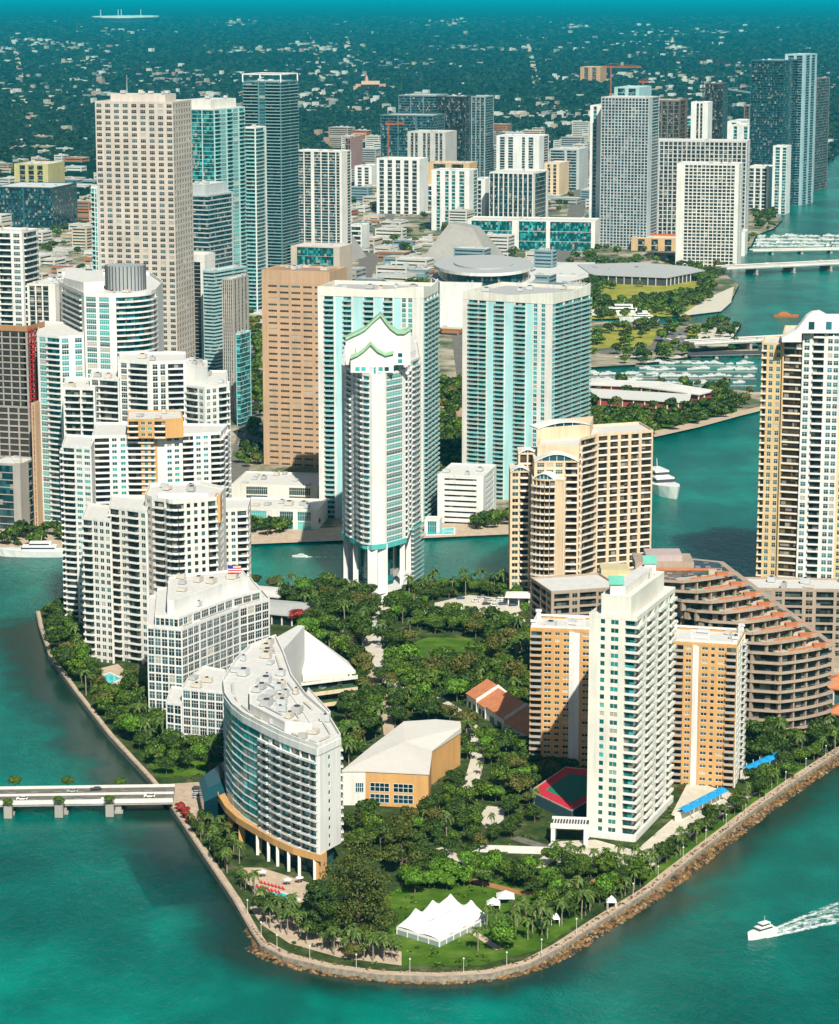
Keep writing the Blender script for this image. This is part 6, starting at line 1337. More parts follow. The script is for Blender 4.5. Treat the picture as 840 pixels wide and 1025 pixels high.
def where2(px, py):
    nm, lx, ly = min(CITYLAND, key=lambda l: (l[1] - px) ** 2 + (3 * (l[2] - py)) ** 2); dx, dy = px - lx, (py - ly) * 2; d = sqrt(dx * dx + dy * dy)
    far = 'close' if d < 18 else 'a little way' if d < 45 else 'well' if d < 90 else 'far'
    dr = ('right of' if dx > 0 else 'left of') if abs(dx) > 1.8 * abs(dy) else ('in front of' if dy > 0 else 'behind') if abs(dy) > 1.8 * abs(dx) else ('in front and ' if dy > 0 else 'behind and ') + ('right of' if dx > 0 else 'left of')
    return '%s %s %s' % (far, dr, nm)
def visible_zone(px, py): return True
def lowcity():
    rr = random.Random(77); n = 0; rest = MB()
    spots = []
    for _ in range(16000):
        if len(spots) >= 900: break
        px, py = rr.uniform(-30, 870), 140 + 195 * rr.random() ** 1.15
        x, y = W(px, py, 0); w, d = rr.uniform(12, 44), rr.uniform(12, 34)
        if not inside((x, y), SHl) or px > 735 or (px > 640 and py > 200) or (py > 262 and px > 575): continue
        if any(inside((x, y), g[0]) for g in GREEN) or any(inside((x, y), offset(b, -18)) for b in BLOCK) or onpath(x, y): continue
        if 100 < py < 235 and px < 100 and rr.random() < .6: continue
        if any(abs(x - a) < (w + w2) / 2 + 5 and abs(y - b) < (d + d2) / 2 + 9 for a, b, w2, d2 in spots[-400:]): continue
        if min(abs(x * .94 - y * .34) % 95, 1e9) < 12: continue
        spots.append((x, y, w, d))
    spots.sort(key=lambda s: s[1]); print('LOW', len(spots))
    for i, (x, y, w, d) in enumerate(spots):
        h = rr.choice([4, 5, 6, 8, 10, 13]) if rr.random() < .88 else rr.uniform(18, 34); h = rr.uniform(18, 48) if y > 4300 and 340 < proj(x, y, 0)[0] < 740 and rr.random() < .4 else h; px, py = proj(x, y, h); k = rr.randrange(len(ROOFC)) if rr.random() < .6 else 0
        fr = ((x, y), (cos(-PR), sin(-PR)), (sin(-PR), -cos(-PR))); nf = max(1, int(h / 3.6))
        def geom(m1, m2):
            m1.fbox(fr, -w / 2, w / 2, 0, h, -d / 2, d / 2, ROOFC[k])
            m1.fbox(fr, -w / 2 - .3, w / 2 + .3, h + .01, h + 1, d / 2 - .5, d / 2 + .3, ROOFC[k]); 
            m2.fbox(fr, -w / 2 + .3, w / 2 - .3, h + .01, h + .4, -d / 2 + .3, d / 2 - .6, rr.choice(TOPS))
            for _ in range(2): u, v = rr.uniform(-w / 3, w / 3), rr.uniform(-d / 3, d / 3); s = rr.uniform(1, 3); m2.fbox(fr, u - s, u + s, h + .4, h + .4 + s, v - s, v + s, M_ROOF2)
            for j in range(nf): z = h * j / nf + 1.2; m1.fbox(fr, -w / 2 + 1.5, w / 2 - 1.5, z, z + 1.6, d / 2 + .01, d / 2 + .12, G_DARK)
            for j in range(nf): z = h * j / nf + 1.2; m1.fbox(fr, w / 2 + .01, w / 2 + .12, z, z + 1.6, -d / 2 + 1.5, d / 2 - 1.5, G_DARK)
        if i < 290:
            a = root('low_building', x, y, label='%s %s building %s' % ('low' if h < 10 else 'small' if h < 20 else 'midrise', RN[k], where2(px, py)), cat='building', group='small buildings of the downtown blocks'); A1, A2 = MB(), MB(); geom(A1, A2); A1.build('wall', a); A2.build('roof', a)
        else: geom(rest, rest)
    rest.build('distant_buildings', None, kind='stuff', label='small pale buildings scattered through the farther city')
    return spots
LOW = lowcity()
# suburbs to the horizon: roofs in the trees
def suburbs():
    rr = random.Random(99); m = MB(); cl = [(rr.uniform(-60, 900), rr.uniform(22, 150), rr.uniform(12, 70), rr.uniform(.5, 2.2)) for _ in range(64)] + [(110, 72, 60, 5), (170, 75, 50, 4), (90, 62, 30, 2), (30, 88, 40, 3), (220, 80, 40, 3), (60, 110, 50, 5), (300, 95, 40, 5), (700, 80, 60, 5), (560, 110, 50, 6), (640, 76, 40, 3), (770, 95, 40, 3), (390, 96, 60, 3), (60, 92, 50, 3)]
    cols = [wallm('sub_white', (.60, .58, .53)), wallm('sub_cream', (.42, .37, .29)), wallm('sub_pink', (.42, .25, .20)), wallm('sub_grey', (.26, .28, .28))]
    for _ in range(2100):
        if rr.random() < .88: c = rr.choice(cl); px, py = rr.gauss(c[0], c[2] * .5), rr.gauss(c[1], c[3])
        else: px, py = rr.uniform(-40, 880), rr.uniform(20, 150)
        if py < 18 or py > 152: continue
        x, y = W(px, py); 
        if not inside((x, y), SHl): continue
        s = y / 9000; w, d, h = rr.uniform(8, 30) * (.5 + s * .26), rr.uniform(10, 30) * (.5 + s * .5), rr.choice([4, 5, 6, 8, 10, 18]) * (.8 + .12 * s)
        fr = ((x, y), (cos(-PR), sin(-PR)), (sin(-PR), -cos(-PR))); m.fbox(fr, -w / 2, w / 2, 0, h, -d / 2, d / 2, rr.choices(cols, [5, 3, 1, 2])[0])
    m.build('suburban_roofs', None, kind='stuff', label='pale suburban roofs scattered in the trees out to the horizon')
suburbs()
def woods():
    """tree cover of the mainland as one uncounted mass"""
    rr = random.Random(55); m = MB(); mats = [leafm('far_leaf_a', (.003, .014, .010), (.005, .024, .015), (.012, .042, .022)), leafm('far_leaf_b', (.004, .020, .012), (.009, .034, .017), (.022, .052, .026))]
    k = 0
    while k < 26000:
        k += 1; px = rr.uniform(-40, 880); py = 16 + 145 * rr.random() ** .9; x, y = W(px, py)
        if not inside((x, y), SHl): continue
        s = 5 + y / 1150 * rr.uniform(.5, 1.5); hh = rr.uniform(5, 10) + y / 6000; n = 6; mt = mats[rr.random() < .4]; vs = [(x + s * cos(i * pi / 3 + k) * rr.uniform(.7, 1.3), y + 1.5 * s * sin(i * pi / 3 + k) * rr.uniform(.7, 1.3), 0) for i in range(n)] + [(x + s * .6 * cos(i * pi / 3 + k + .5) * rr.uniform(.6, 1.3), y + s * .9 * sin(i * pi / 3 + k + .5) * rr.uniform(.6, 1.3), hh * rr.uniform(.7, 1.1)) for i in range(n)] + [(x, y, hh * 1.15)]
        m.raw(vs, [(i, (i + 1) % n, n + (i + 1) % n, n + i) for i in range(n)] + [(n + i, n + (i + 1) % n, 2 * n) for i in range(n)], mt)
    m.build('far_woodland', None, kind='stuff', label='dark tree cover stretching over the mainland to the horizon')
    # leafy crowns among the downtown blocks and in the parks
    base = {}
    for t in ('dark green', 'mid green', 'olive'):
        for v in range(2): b = MB(); crown_quads(b, LEAF[t], 4.6, 4, 5, 900 + v, 260, .85, 5); b.tube((0, 0, -.5), (0, 0, 3.5), .3, M_BARK, 5, .2); base[(t, v)] = b
    q = MB(); c = 0
    def put(x, y, s, z=1.2):
        t = rr.choices(['dark green', 'mid green', 'olive'], [5, 3, 1])[0]; b = base[(t, rr.randrange(2))]; n = len(q.v); a = rr.uniform(0, 6.28); ca, sa = cos(a) * s, sin(a) * s
        q.v += [(x + vx * ca - vy * sa, y + vx * sa + vy * ca, z + vz * s) for vx, vy, vz in b.v]; mm = [q.mi(k) for k in b.mats]; q.f += [tuple(i + n for i in f) for f in b.f]; q.m += [mm[i] for i in b.m]
    for P, dens in GREEN:
        xs = [p[0] for p in P]; ys = [p[1] for p in P]; nn = int(abs(area(P)) * dens / 60); nn = min(nn, 330)
        for _ in range(nn * 3):
            x, y = rr.uniform(min(xs), max(xs)), rr.uniform(min(ys), max(ys))
            if nn <= 0: break
            if inside((x, y), P) and noise2(x, y) > .5 - dens * .5: put(x, y, rr.uniform(.7, 1.3)); nn -= 1
    for _ in range(9000):
        if c > 2100: break
        px, py = rr.uniform(-20, 860), 150 + 340 * rr.random(); x, y = W(px, py)
        if not inside((x, y), SHl) or any(inside((x, y), offset(b, -3)) for b in BLOCK) or (onpath(x, y)) or noise2(x * .6, y * .6) < .34: continue
        if any(abs(x - a) < w * .6 and abs(y - b) < d * .6 for a, b, w, d in LOW): continue
        c += 1; put(x, y, rr.uniform(.7, 1.5))
    for pix, nn in ((([(232, 530), (318, 524), (318, 534), (240, 540)]), 22), ([(475, 528), (513, 522), (513, 530), (478, 534)], 18), ([(-20, 545), (30, 535), (62, 536), (62, 545), (20, 552)], 20), ([(250, 300), (262, 320), (262, 470), (238, 470), (248, 420)], 80), ([(752, 214), (775, 208), (782, 222), (758, 234)], 40), ([(700, 262), (722, 262), (738, 256), (730, 276)], 20), ([(770, 195), (800, 175), (835, 150), (822, 166), (802, 198)], 60), ([(590, 252), (600, 262), (640, 262), (640, 268), (590, 270)], 30), ([(685, 262), (712, 272), (715, 292), (700, 290)], 40)):
        P = ccw([W(*p) for p in pix]); xs = [p[0] for p in P]; ys = [p[1] for p in P]
        while nn > 0:
            x, y = rr.uniform(min(xs), max(xs)), rr.uniform(min(ys), max(ys))
            if inside((x, y), P): put(x, y, rr.uniform(.7, 1.25)); nn -= 1
    q.build('city_trees', None, kind='stuff', label='street and park trees among the mainland blocks')
def noise2(x, y): return .5 + .25 * sin(x * .021 + 1.3 * sin(y * .013)) + .25 * sin(y * .017 + 2 * sin(x * .011))
# ================================================================ special mainland buildings
M_GREY2 = wallm('grey_granite', (.36, .34, .31))
def arena():
    cx, cy = W(484, 312); a = root('arena', cx, cy, label='big round white arena with glassy upper ring behind the waterfront twins', cat='arena'); E = lambda rx, ry, n=40: [(cx + rx * cos(2 * pi * i / n), cy + ry * sin(2 * pi * i / n)) for i in range(n)]
    m = MB(); m.prism(E(52, 95), 0, 36, wallm('arena_white', (.70, .68, .64))); m.build('wall', a); m = MB(); m.prism(E(46, 86), 36, 46, C_BLUE); m.build('glazing', a)
    m = MB(); m.prism(E(50, 90), 46, 49, M_WHITE, M_ROOF2); m.prism(E(30, 56), 49, 50.5, M_ROOF2); m.build('roof', a); BLOCK.append(E(60, 100))
    x, y = W(455, 333); m = MB(); fr = ((x - 14, y), (cos(-.2), sin(-.2)), (sin(-.2), -cos(-.2))); a2 = root('arena_screen_wall', x, y, label='tall blank white wall standing in the gap between the waterfront twins', cat='wall'); m.fbox(fr, 0, 40, 0, hgt(333, 282), -6, 0, M_WHITE); m.build('wall', a2)
arena()
def wedge(nm, lab, px, pyb, w, d, h, mat, top=.35, rz=.3):
    x, y = W(px, pyb); a = root(nm, x, y, label=lab, cat='building'); c, s = cos(-rz), sin(-rz); g = lambda u, v, z: (x + c * u - s * v, y + s * u + c * v, z); m = MB(); m.raw([g(-w / 2, 0, 0), g(w / 2, 0, 0), g(w / 2, d, 0), g(-w / 2, d, 0), g(-w / 2 * top, d * .35, h), g(w / 2 * top, d * .3, h * .9), g(w / 2 * top, d * .7, h * .9), g(-w / 2 * top, d * .7, h)], [(0, 1, 5, 4), (1, 2, 6, 5), (2, 3, 7, 6), (3, 0, 4, 7), (4, 5, 6, 7)], mat); m.build('wall', a)
    m = MB(); m.raw([g(-2, -.5, 0), g(5, -.5, 0), g(4, d * .12, h * .4), g(0, d * .12, h * .4)], [(0, 1, 2, 3)], G_DARK); m.build('window', a); BLOCK.append([g(-w / 2, 0, 0)[:2], g(w / 2, 0, 0)[:2], g(w / 2, d, 0)[:2], g(-w / 2, d, 0)[:2]])
wedge('opera_house', 'faceted grey stone hall with stepped flanks in the middle distance', 456, 262, 88, 70, 44, M_GREY2); wedge('concert_hall', 'bulky pale faceted hall left of the stone opera house', 316, 262, 84, 70, 40, M_GREY2, .6)
def lowroof(nm, lab, pix, h, mat, wallmat, cat='building', slots=None):
    P = ccw([W(*p, h) for p in pix]); a = root(nm, P[0][0], P[0][1], label=lab, cat=cat); m = MB(); m.prism(offset(P, 2), 0, h - 1, wallmat); m.build('wall', a); m = MB(); m.prism(P, h - .99, h, mat); m.build('roof', a); BLOCK.append(P)
    m = MB()
    for i in range(len(P)):
        L = dist(P[i], P[(i + 1) % len(P)]); f = frame_of(P[i], P[(i + 1) % len(P)]); k = int(L / 9)
        for j in range(k): m = MB(); m.fbox(f, j * 9 + 1, j * 9 + 1.7, 0, h - 1, -1.6, -.8, M_OFFW); m.build('column', a)
lowroof('bay_museum', 'wide flat roofed museum on dark columns behind the dry park lawn', [(578, 264), (592, 274), (668, 277), (706, 270), (690, 266), (640, 262)], 11, M_ROOF2, M_DARK, 'museum')
lowroof('market_hall', 'long white roofed market with dark red walls by the marina, nearest one', [(588, 396), (690, 402), (692, 394), (588, 388)], 8, M_ROOF, flatm('market_red', (.30, .06, .04)), 'market')
lowroof('market_hall', 'shorter white roofed market wing right behind the long market hall', [(588, 384), (640, 386), (700, 394), (716, 390), (660, 381), (588, 379)], 9, M_OFFW, flatm('market_red', (.30, .06, .04)), 'market')
lowroof('park_stage', 'small red roofed park building between the waterfront twins', [(440, 414), (470, 416), (470, 408), (440, 406)], 7, flatm('stage_tan', (.45, .28, .18)), M_OFFW)
lowroof('white_hangar', 'white round cornered hall right of the arena', [(520, 275), (545, 262), (596, 262), (590, 276), (560, 283)], 10, M_ROOF, M_SAND)
# far stadium with four masts
x, y = W(126, 21); a = root('far_stadium', x, y, label='pale stadium with four thin masts on the horizon, far left', cat='stadium'); k = y / F; m = MB(); E = [(x + 26 * k * cos(i * pi / 8), y + 800 * sin(i * pi / 8)) for i in range(16)]; m.prism(E, 0, 4.2 * k, M_WHITE); m.prism(offset(E, -60), 4.3 * k, 5.2 * k, M_WHITE); m.build('bowl', a)
for dx in (-21, -4, -1, 18): m = MB(); m.cyl(x + dx * k, y - 300, 3.4, 2.2, 0, 12 * k, M_WHITE, 6); m.build('mast', a)
# pink palace hotel
x, y = W(370, 88); k = y / F; a = root('pink_palace', x, y, label='pink palace with a pointed central tower standing in distant woods', cat='building'); pk = wallm('palace_pink', (.62, .30, .20)); m = MB(); m.box(x - 14 * k, x + 16 * k, y, y + 60, 0, 4 * k, pk); m.box(x - 8 * k, x + 10 * k, y - 10, y + 50, 4 * k, 7 * k, wallm('palace_cream', (.66, .46, .32))); m.build('wall', a); m = MB(); m.cyl(x - 3 * k, y + 5, 2 * k, 1.6 * k, 7 * k, 10 * k, pk, 8); m.cyl(x - 3 * k, y + 5, 1.6 * k, .1, 10 * k, 14 * k, pk, 8); m.build('spire', a)
# cranes
def crane(px, pyb, pyt, jib0, jib1, col, lab, tilt=0):
    x, y = W(px, pyb); h = hgt(pyb, pyt); k = y / F; a = root('tower_crane', x, y, label=lab, cat='crane'); r = .55 * k; m = MB()
    for dx in (-1, 1):
        for dy in (-1, 1): m.box(x + dx * r - .3 * k / 2, x + dx * r + .3 * k / 2, y + dy * r - .15 * k, y + dy * r + .15 * k, 0, h, col)
    for i in range(int(h / (2 * r))): z = i * 2 * r; m.tube((x - r, y - r, z), (x + r, y - r, z + 2 * r), .14 * k, col, 4); m.tube((x + r, y - r, z), (x + r, y + r, z + 2 * r), .14 * k, col, 4)
    m.build('mast', a); m = MB(); x0, x1 = x + jib0 * k, x + jib1 * k; zj = h - 2 * k
    for zz in (zj, zj + 1.1 * k): m.tube((x0, y, zz), (x1, y, zz + tilt * k), .28 * k, col, 4)
    n = 12
    for i in range(n): t = i / n; m.tube((x0 + (x1 - x0) * t, y, zj + tilt * k * t), (x0 + (x1 - x0) * (t + .5 / n), y, zj + 1.1 * k + tilt * k * t), .16 * k, col, 4)
    m.tube((x, y, h + 2 * k), (x1, y, zj + 1.2 * k + tilt * k), .12 * k, col, 4); m.tube((x, y, h + 2 * k), (x0, y, zj + 1.2 * k), .12 * k, col, 4); m.build('jib', a)
OR = flatm('crane_orange', (.55, .12, .03)); BK = flatm('crane_dark', (.04, .05, .05))
crane(611, 120, 65, -8, 30, OR, 'orange tower crane above the gridded slab cluster'); crane(703, 130, 55, -1, 1, BK, 'thin dark crane mast above the slim white tower'); crane(717, 130, 60, -2, 12, BK, 'second dark crane right of the thin mast')
crane(389, 190, 122, -3, 16, OR, 'orange crane before the furthest dark glass cluster'); crane(757, 125, 87, -30, 9, flatm('crane_pale', (.3, .42, .42)), 'pale luffing crane left of the bay glass towers', -6); crane(643, 120, 80, -4, 6, OR, 'short orange crane right of the orange tower crane')
woods()
# ================================================================ bridges
def bridge(nm, lab, a0, a1, w, z, th, pier_px, parap=M_OFFW, deckm=None, lanes=True, trees=False):
    A, Bp = W(*a0, z), W(*a1, z); f = frame_of(A, Bp); L = dist(A, Bp); a = root(nm, *A, label=lab, cat='bridge'); m = MB(); m.fbox(f, 0, L, z - th, z, -w / 2, w / 2, deckm or M_CONC); m.build('deck', a)
    m = MB(); m.fbox(f, 0, L, z + .004, z + .05, -w / 2 + .6, w / 2 - .6, M_ASPH); m.build('roadway', a)
    for n0 in (-w / 2, w / 2 - .4): m = MB(); m.fbox(f, 0, L, z, z + 1.1, n0, n0 + .4, parap); m.fbox(f, 0, L, z - th * .4, z - .01, n0 - .3, n0 + .7, parap); m.build('parapet', a)
    if lanes:
        m = MB(); m.fbox(f, 0, L, z + .05, z + .8, -.4, .4, parap); m.build('median', a); m = MB()
        for lane in (-w / 4, w / 4):
            for i in range(int(L / 9)): m.fbox(f, i * 9, i * 9 + 3, z + .054, z + .06, lane - .08, lane + .08, R_WHITE)
        m.build('lane_markings', a)
    for px in pier_px:
        t = (W(px, (a0[1] + a1[1]) / 2, z)[0] - A[0]) / (Bp[0] - A[0]); u = L * t; m = MB(); m.fbox(f, u - 1.2, u + 1.2, -3, z - th + .01, -w / 2 + 1, w / 2 - 1, M_CONC); m.fbox(f, u - 1.8, u + 1.8, -3, .8, -w / 2 + .2, w / 2 - .2, M_CONC); m.build('pier', a)
    return f, L
f, L = bridge('causeway_bridge', 'low concrete road bridge with two carriageways joining the island at the left edge', (174, 794), (-160, 799), 19, 5, 1.4, (119, 65, 12, -40), trees=True)
for i, (px, py, s) in enumerate([(12, 784, .5), (62, 782, .5), (112, 781, .5), (13, 806, .58), (65, 804, .58), (119, 803, .58)]):
    u = (W(px, 795, 5)[0] - f[0][0]) / f[1][0]; nn = -11.6 if py < 790 else 11.6; x, y = f[0][0] + f[1][0] * u + f[2][0] * nn, f[0][1] + f[1][1] * u + f[2][1] * nn
    m = MB(); m.box(x - 1.6, x + 1.6, y - 1.6, y + 1.6, -2, 4.6, M_CONC); m.build('planter_pier', None, label='square concrete planter pier at the %s side of the bridge, %s' % ('far' if py < 790 else 'near', ['leftmost', 'middle', 'nearest the island'][i % 3]), cat='planter')
    o = plant(x, y, 'broadleaf_tree', 'mid green', s, 4.5, 'small trees on the bridge piers'); o['label'] = 'small round tree on the %s side of the bridge, %s' % ('far' if py < 790 else 'near', ['leftmost', 'middle', 'nearest the island'][i % 3])
bridge('bay_bridge', 'long concrete highway bridge over the bay, the upper of the near pair', (722, 267), (960, 256), 26, 9, 2, (748, 787, 826)); bridge('far_bay_bridge', 'thin far causeway bridge just before the crowded yacht basin', (752, 250), (960, 246), 14, 5, 1.5, (770, 800, 830), lanes=False)
bridge('port_bridge', 'grey road bridge leaving the quay towards the tall right tower', (690, 342), (900, 331), 20, 10, 2, (745, 790)); bridge('rail_bridge', 'low old bascule bridge beneath the grey port bridge', (690, 354), (900, 349), 9, 4, 1.2, (715, 745, 775), lanes=False, parap=M_DARK)
# ================================================================ boats and cars
BW = flatm('gelcoat', (.80, .79, .76), .3, 0, .5); BD = flatm('navy_hull', (.03, .04, .06), .3)
def hull(m, L, w, h, mat, z=0, deck=None):
    prof = [(-.5, .8), (-.3, 1), (0, 1), (.25, .8), (.42, .4), (.5, .02)]; vs = []
    for s, wz, zz in ((1, .78, -.3), (1, 1, h)):
        for t, k in prof: vs.append((L * t * (1 if zz > 0 else .93), w / 2 * k * wz, z + zz + (.25 * h * max(0, t) * 2 if zz > 0 else 0)))
        for t, k in prof[::-1]: vs.append((L * t * (1 if zz > 0 else .93), -w / 2 * k * wz, z + zz + (.25 * h * max(0, t) * 2 if zz > 0 else 0)))
    n = 12; m.raw(vs, [(i, n + i, n + (i + 1) % n, (i + 1) % n) for i in range(n)] + [tuple(range(n))], mat); m.raw(vs[n:], [tuple(range(n - 1, -1, -1))], deck or mat)
def boat_meshes(L, w, dark=False):
    m = MB(); hull(m, L, w, L * .09, BD if dark else BW, deck=BW); a = m.mesh('hull'); m = MB(); h = L * .09
    m.box(-L * .32, L * .15, -w * .34, w * .34, h, h + L * .06, BW); m.box(-L * .30, L * .16, -w * .345, w * .345, h + L * .02, h + L * .045, M_DARK); m.box(-L * .25, L * .05, -w * .26, w * .26, h + L * .06, h + L * .11, BW); m.box(-L * .22, L * .052, -w * .265, w * .265, h + L * .072, h + L * .095, M_DARK)
    m.tube((-L * .1, 0, h + L * .11), (-L * .12, 0, h + L * .2), .06, BW, 4); return a, m.mesh('cabin')
BM = {k: boat_meshes(*k) for k in ((12, 3.8), (16, 4.6), (20, 5.4), (26, 6.4))}
SAIL = None
def boat(px, py, L, rz, lab, group=None, name='motorboat', dark=False):
    key = min(BM, key=lambda k: abs(k[0] - L)); x, y = W(px, py, 0); o = empty(name, (x, y, 0), rz, label=lab, cat='boat', group=group); s = L / key[0]; o.scale = (s, s, s)
    for nm, me in (('hull', BM[key][0]), ('cabin', BM[key][1])): link(bpy.data.objects.new(nm, me), o)
    return o
rr = random.Random(4)
n = 0
for row, (x0, x1, py, rz) in enumerate([(592, 656, 374, 1.4), (640, 757, 363, 1.5), (636, 757, 369, 1.6), (640, 757, 376, 1.5), (660, 757, 383, 1.45), (592, 640, 380, 1.5), (600, 700, 358, 1.5)]):
    px = x0
    while px < x1:
        if rr.random() < .85: boat(px, py + rr.uniform(-.8, .8), rr.choice([7, 9, 11, 14]), rz - 1.25 + rr.choice([0, pi, pi]) + rr.uniform(-.35, .35), 'white motorboat moored in the marina by the market halls, ' + where2(px, py), 'motorboats moored in the near marina')
        px += rr.uniform(5.2, 11)
    A, Bp = W(x0 - 4, py + 2.6, .5), W(x1, py + 2.6, .5); m = MB(); m.fbox(frame_of(A, Bp), 0, dist(A, Bp), .2, .7, -1, 1, M_CONC); m.build('pontoon', None, label='straight floating pontoon serving row %d of the marina boats' % (row + 1), cat='pontoon', group='pontoons of the near marina')
for row, py in enumerate((236, 239.5, 243, 246)):
    px = 762 - row * 2
    while px < 845:
        if rr.random() < .9: boat(px, py + rr.uniform(-.4, .4), rr.choice([9, 12, 16]), rr.choice([1.0, -2.2, .2, .1]) + rr.uniform(-.2, .2), 'white yacht moored in the far basin beyond the thin causeway bridge', 'yachts moored in the far basin')
        px += rr.uniform(3.4, 5.4)
o = boat(762, 937, 13, radians(217), 'small white cabin cruiser speeding past the island with a wake behind', name='cabin_cruiser'); o.scale = (o.scale[0], o.scale[1] * 1.1, o.scale[2] * 1.9)
boat(661, 492, 64, radians(-72), 'large white motor yacht anchored beside the peach tower', name='motor_yacht').scale = (2.1, 2.9, 2.8); boat(70 * 4 + 20, 557, 9, pi, 'tiny white speedboat on the river left of the wave roofed tower', name='speedboat')
boat(34, 556, 42, pi, 'long pale motor yacht berthed at the left edge quay', name='motor_yacht'); boat(618, 316, 60, pi, 'very large white and navy yacht at the dry park quay', name='motor_yacht'); boat(640, 321, 40, pi, 'low dark blue yacht moored behind the very large yacht', name='motor_yacht')
o = boat(787, 317, 26, 0, 'orange brown work boat alone in the bay right of the quay', name='work_boat')
for c in o.children:
    me = c.data.copy(); c.data = me
    for i in range(len(me.materials)): me.materials[i] = flatm('workboat_orange', (.45, .16, .05))
# sailing mark and wakes (foam lies on the water as thin ragged sheets)
FOAM = None
def foam():
    m, nt, b = nodes('foam'); b.inputs['Base Color'].default_value = (.80, .84, .82, 1); b.inputs['Roughness'].default_value = .8; return m
M_FOAM = foam()
def wake(px, py, dirx, diry, n, spread, lab, seed=1, L=60, s0=.5):
    rr = random.Random(seed); x, y = W(px, py); d = Vector((dirx, diry)).normalized(); sd = Vector((-d.y, d.x)); m = MB()
    for i in range(n):
        t = rr.random() ** 1.6; side = rr.choice([-1, 1]); off = side * (1.0 + t * spread * rr.uniform(.5, 1.05)) if rr.random() < .62 else rr.uniform(-1, 1) * (1.2 + t * spread * .35); c = Vector((x, y)) + d * L * t + sd * off; r = s0 * rr.uniform(.3, 1.2) * (1 - t * .75); a = rr.uniform(0, 6.3); k = 6
        m.raw([(c.x + r * rr.uniform(.6, 1.5) * cos(a + j * pi / 3) + d.x * rr.uniform(0, r), c.y + r * rr.uniform(.6, 1.4) * sin(a + j * pi / 3), .05 + .25 * rr.random() * (1 - t)) for j in range(k)], [tuple(range(k))], M_FOAM)
    m.build('wake_foam', None, kind='stuff', label=lab)
def wake_sheet(px, py, ang, L, w0, w1, lab, seed):
    """churned foam on the water: a ragged sheet whose holes come from noise"""
    m, nt, b = nodes('wake_foam_%d' % seed); v = coords(nt, 'Object'); sx = nt.nodes.new('ShaderNodeSeparateXYZ'); nt.links.new(v, sx.inputs[0])
    n = noise(nt, .55, 6, coords(nt, 'Object', (.5, .8, 1)), .78); along = math_(nt, 'DIVIDE', sx.outputs[0], L); wid = math_(nt, 'ADD', w0, math_(nt, 'MULTIPLY', along, w1 - w0))
    e = math_(nt, 'DIVIDE', math_(nt, 'ABSOLUTE', sx.outputs[1]), wid); arms = math_(nt, 'SUBTRACT', 1, math_(nt, 'MULTIPLY', math_(nt, 'ABSOLUTE', math_(nt, 'SUBTRACT', e, .72)), 3.2)); core = math_(nt, 'MULTIPLY', math_(nt, 'SUBTRACT', .62, e), 1.3)
    prof = math_(nt, 'MAXIMUM', arms, core); a = math_(nt, 'SUBTRACT', math_(nt, 'ADD', math_(nt, 'MULTIPLY', n, 2.4), math_(nt, 'MULTIPLY', prof, .42)), math_(nt, 'ADD', 1.08, math_(nt, 'MULTIPLY', along, .66)))
    al = math_(nt, 'MINIMUM', math_(nt, 'MAXIMUM', math_(nt, 'MULTIPLY', a, 2.0), 0), .9); nt.links.new(al, b.inputs['Alpha']); b.inputs['Base Color'].default_value = (.75, .84, .80, 1); b.inputs['Roughness'].default_value = .7
    x, y = W(px, py); mb = MB(); k = 24; vs = []
    for i in range(k + 1):
        t = i / k; w = w0 + (w1 - w0) * t
        for s_ in (-1, 0, 1): vs.append((L * t, s_ * w, .06 + (.28 * (1 - t) if s_ == 0 else 0)))
    mb.raw(vs, [(3 * i + j, 3 * i + 3 + j, 3 * i + 4 + j, 3 * i + 1 + j) for i in range(k) for j in (0, 1)], m); o = mb.build('wake_foam', None, loc=(x, y, 0), kind='stuff', label=lab); o.rotation_euler = (0, 0, ang)
wake_sheet(763, 937, radians(37), 115, 2.4, 20, 'white foam wake fanning out behind the cabin cruiser', 1); wake_sheet(299, 557, 0, 45, 1, 5, 'thin foam wake of the speedboat on the river', 2)
pavilion('clay_roofed_lodge', 'low lodge with terracotta hipped roof at the right edge below the long apartments', 850, 702, 22, 16, 9, M_TILE, .4, 1.5, 3.5, 'building')
pavilion('clay_roofed_lodge', 'smaller terracotta roofed lodge in front of the other one at the right edge', 852, 722, 16, 12, 6, M_TILE, .4, 1.2, 3, 'building')
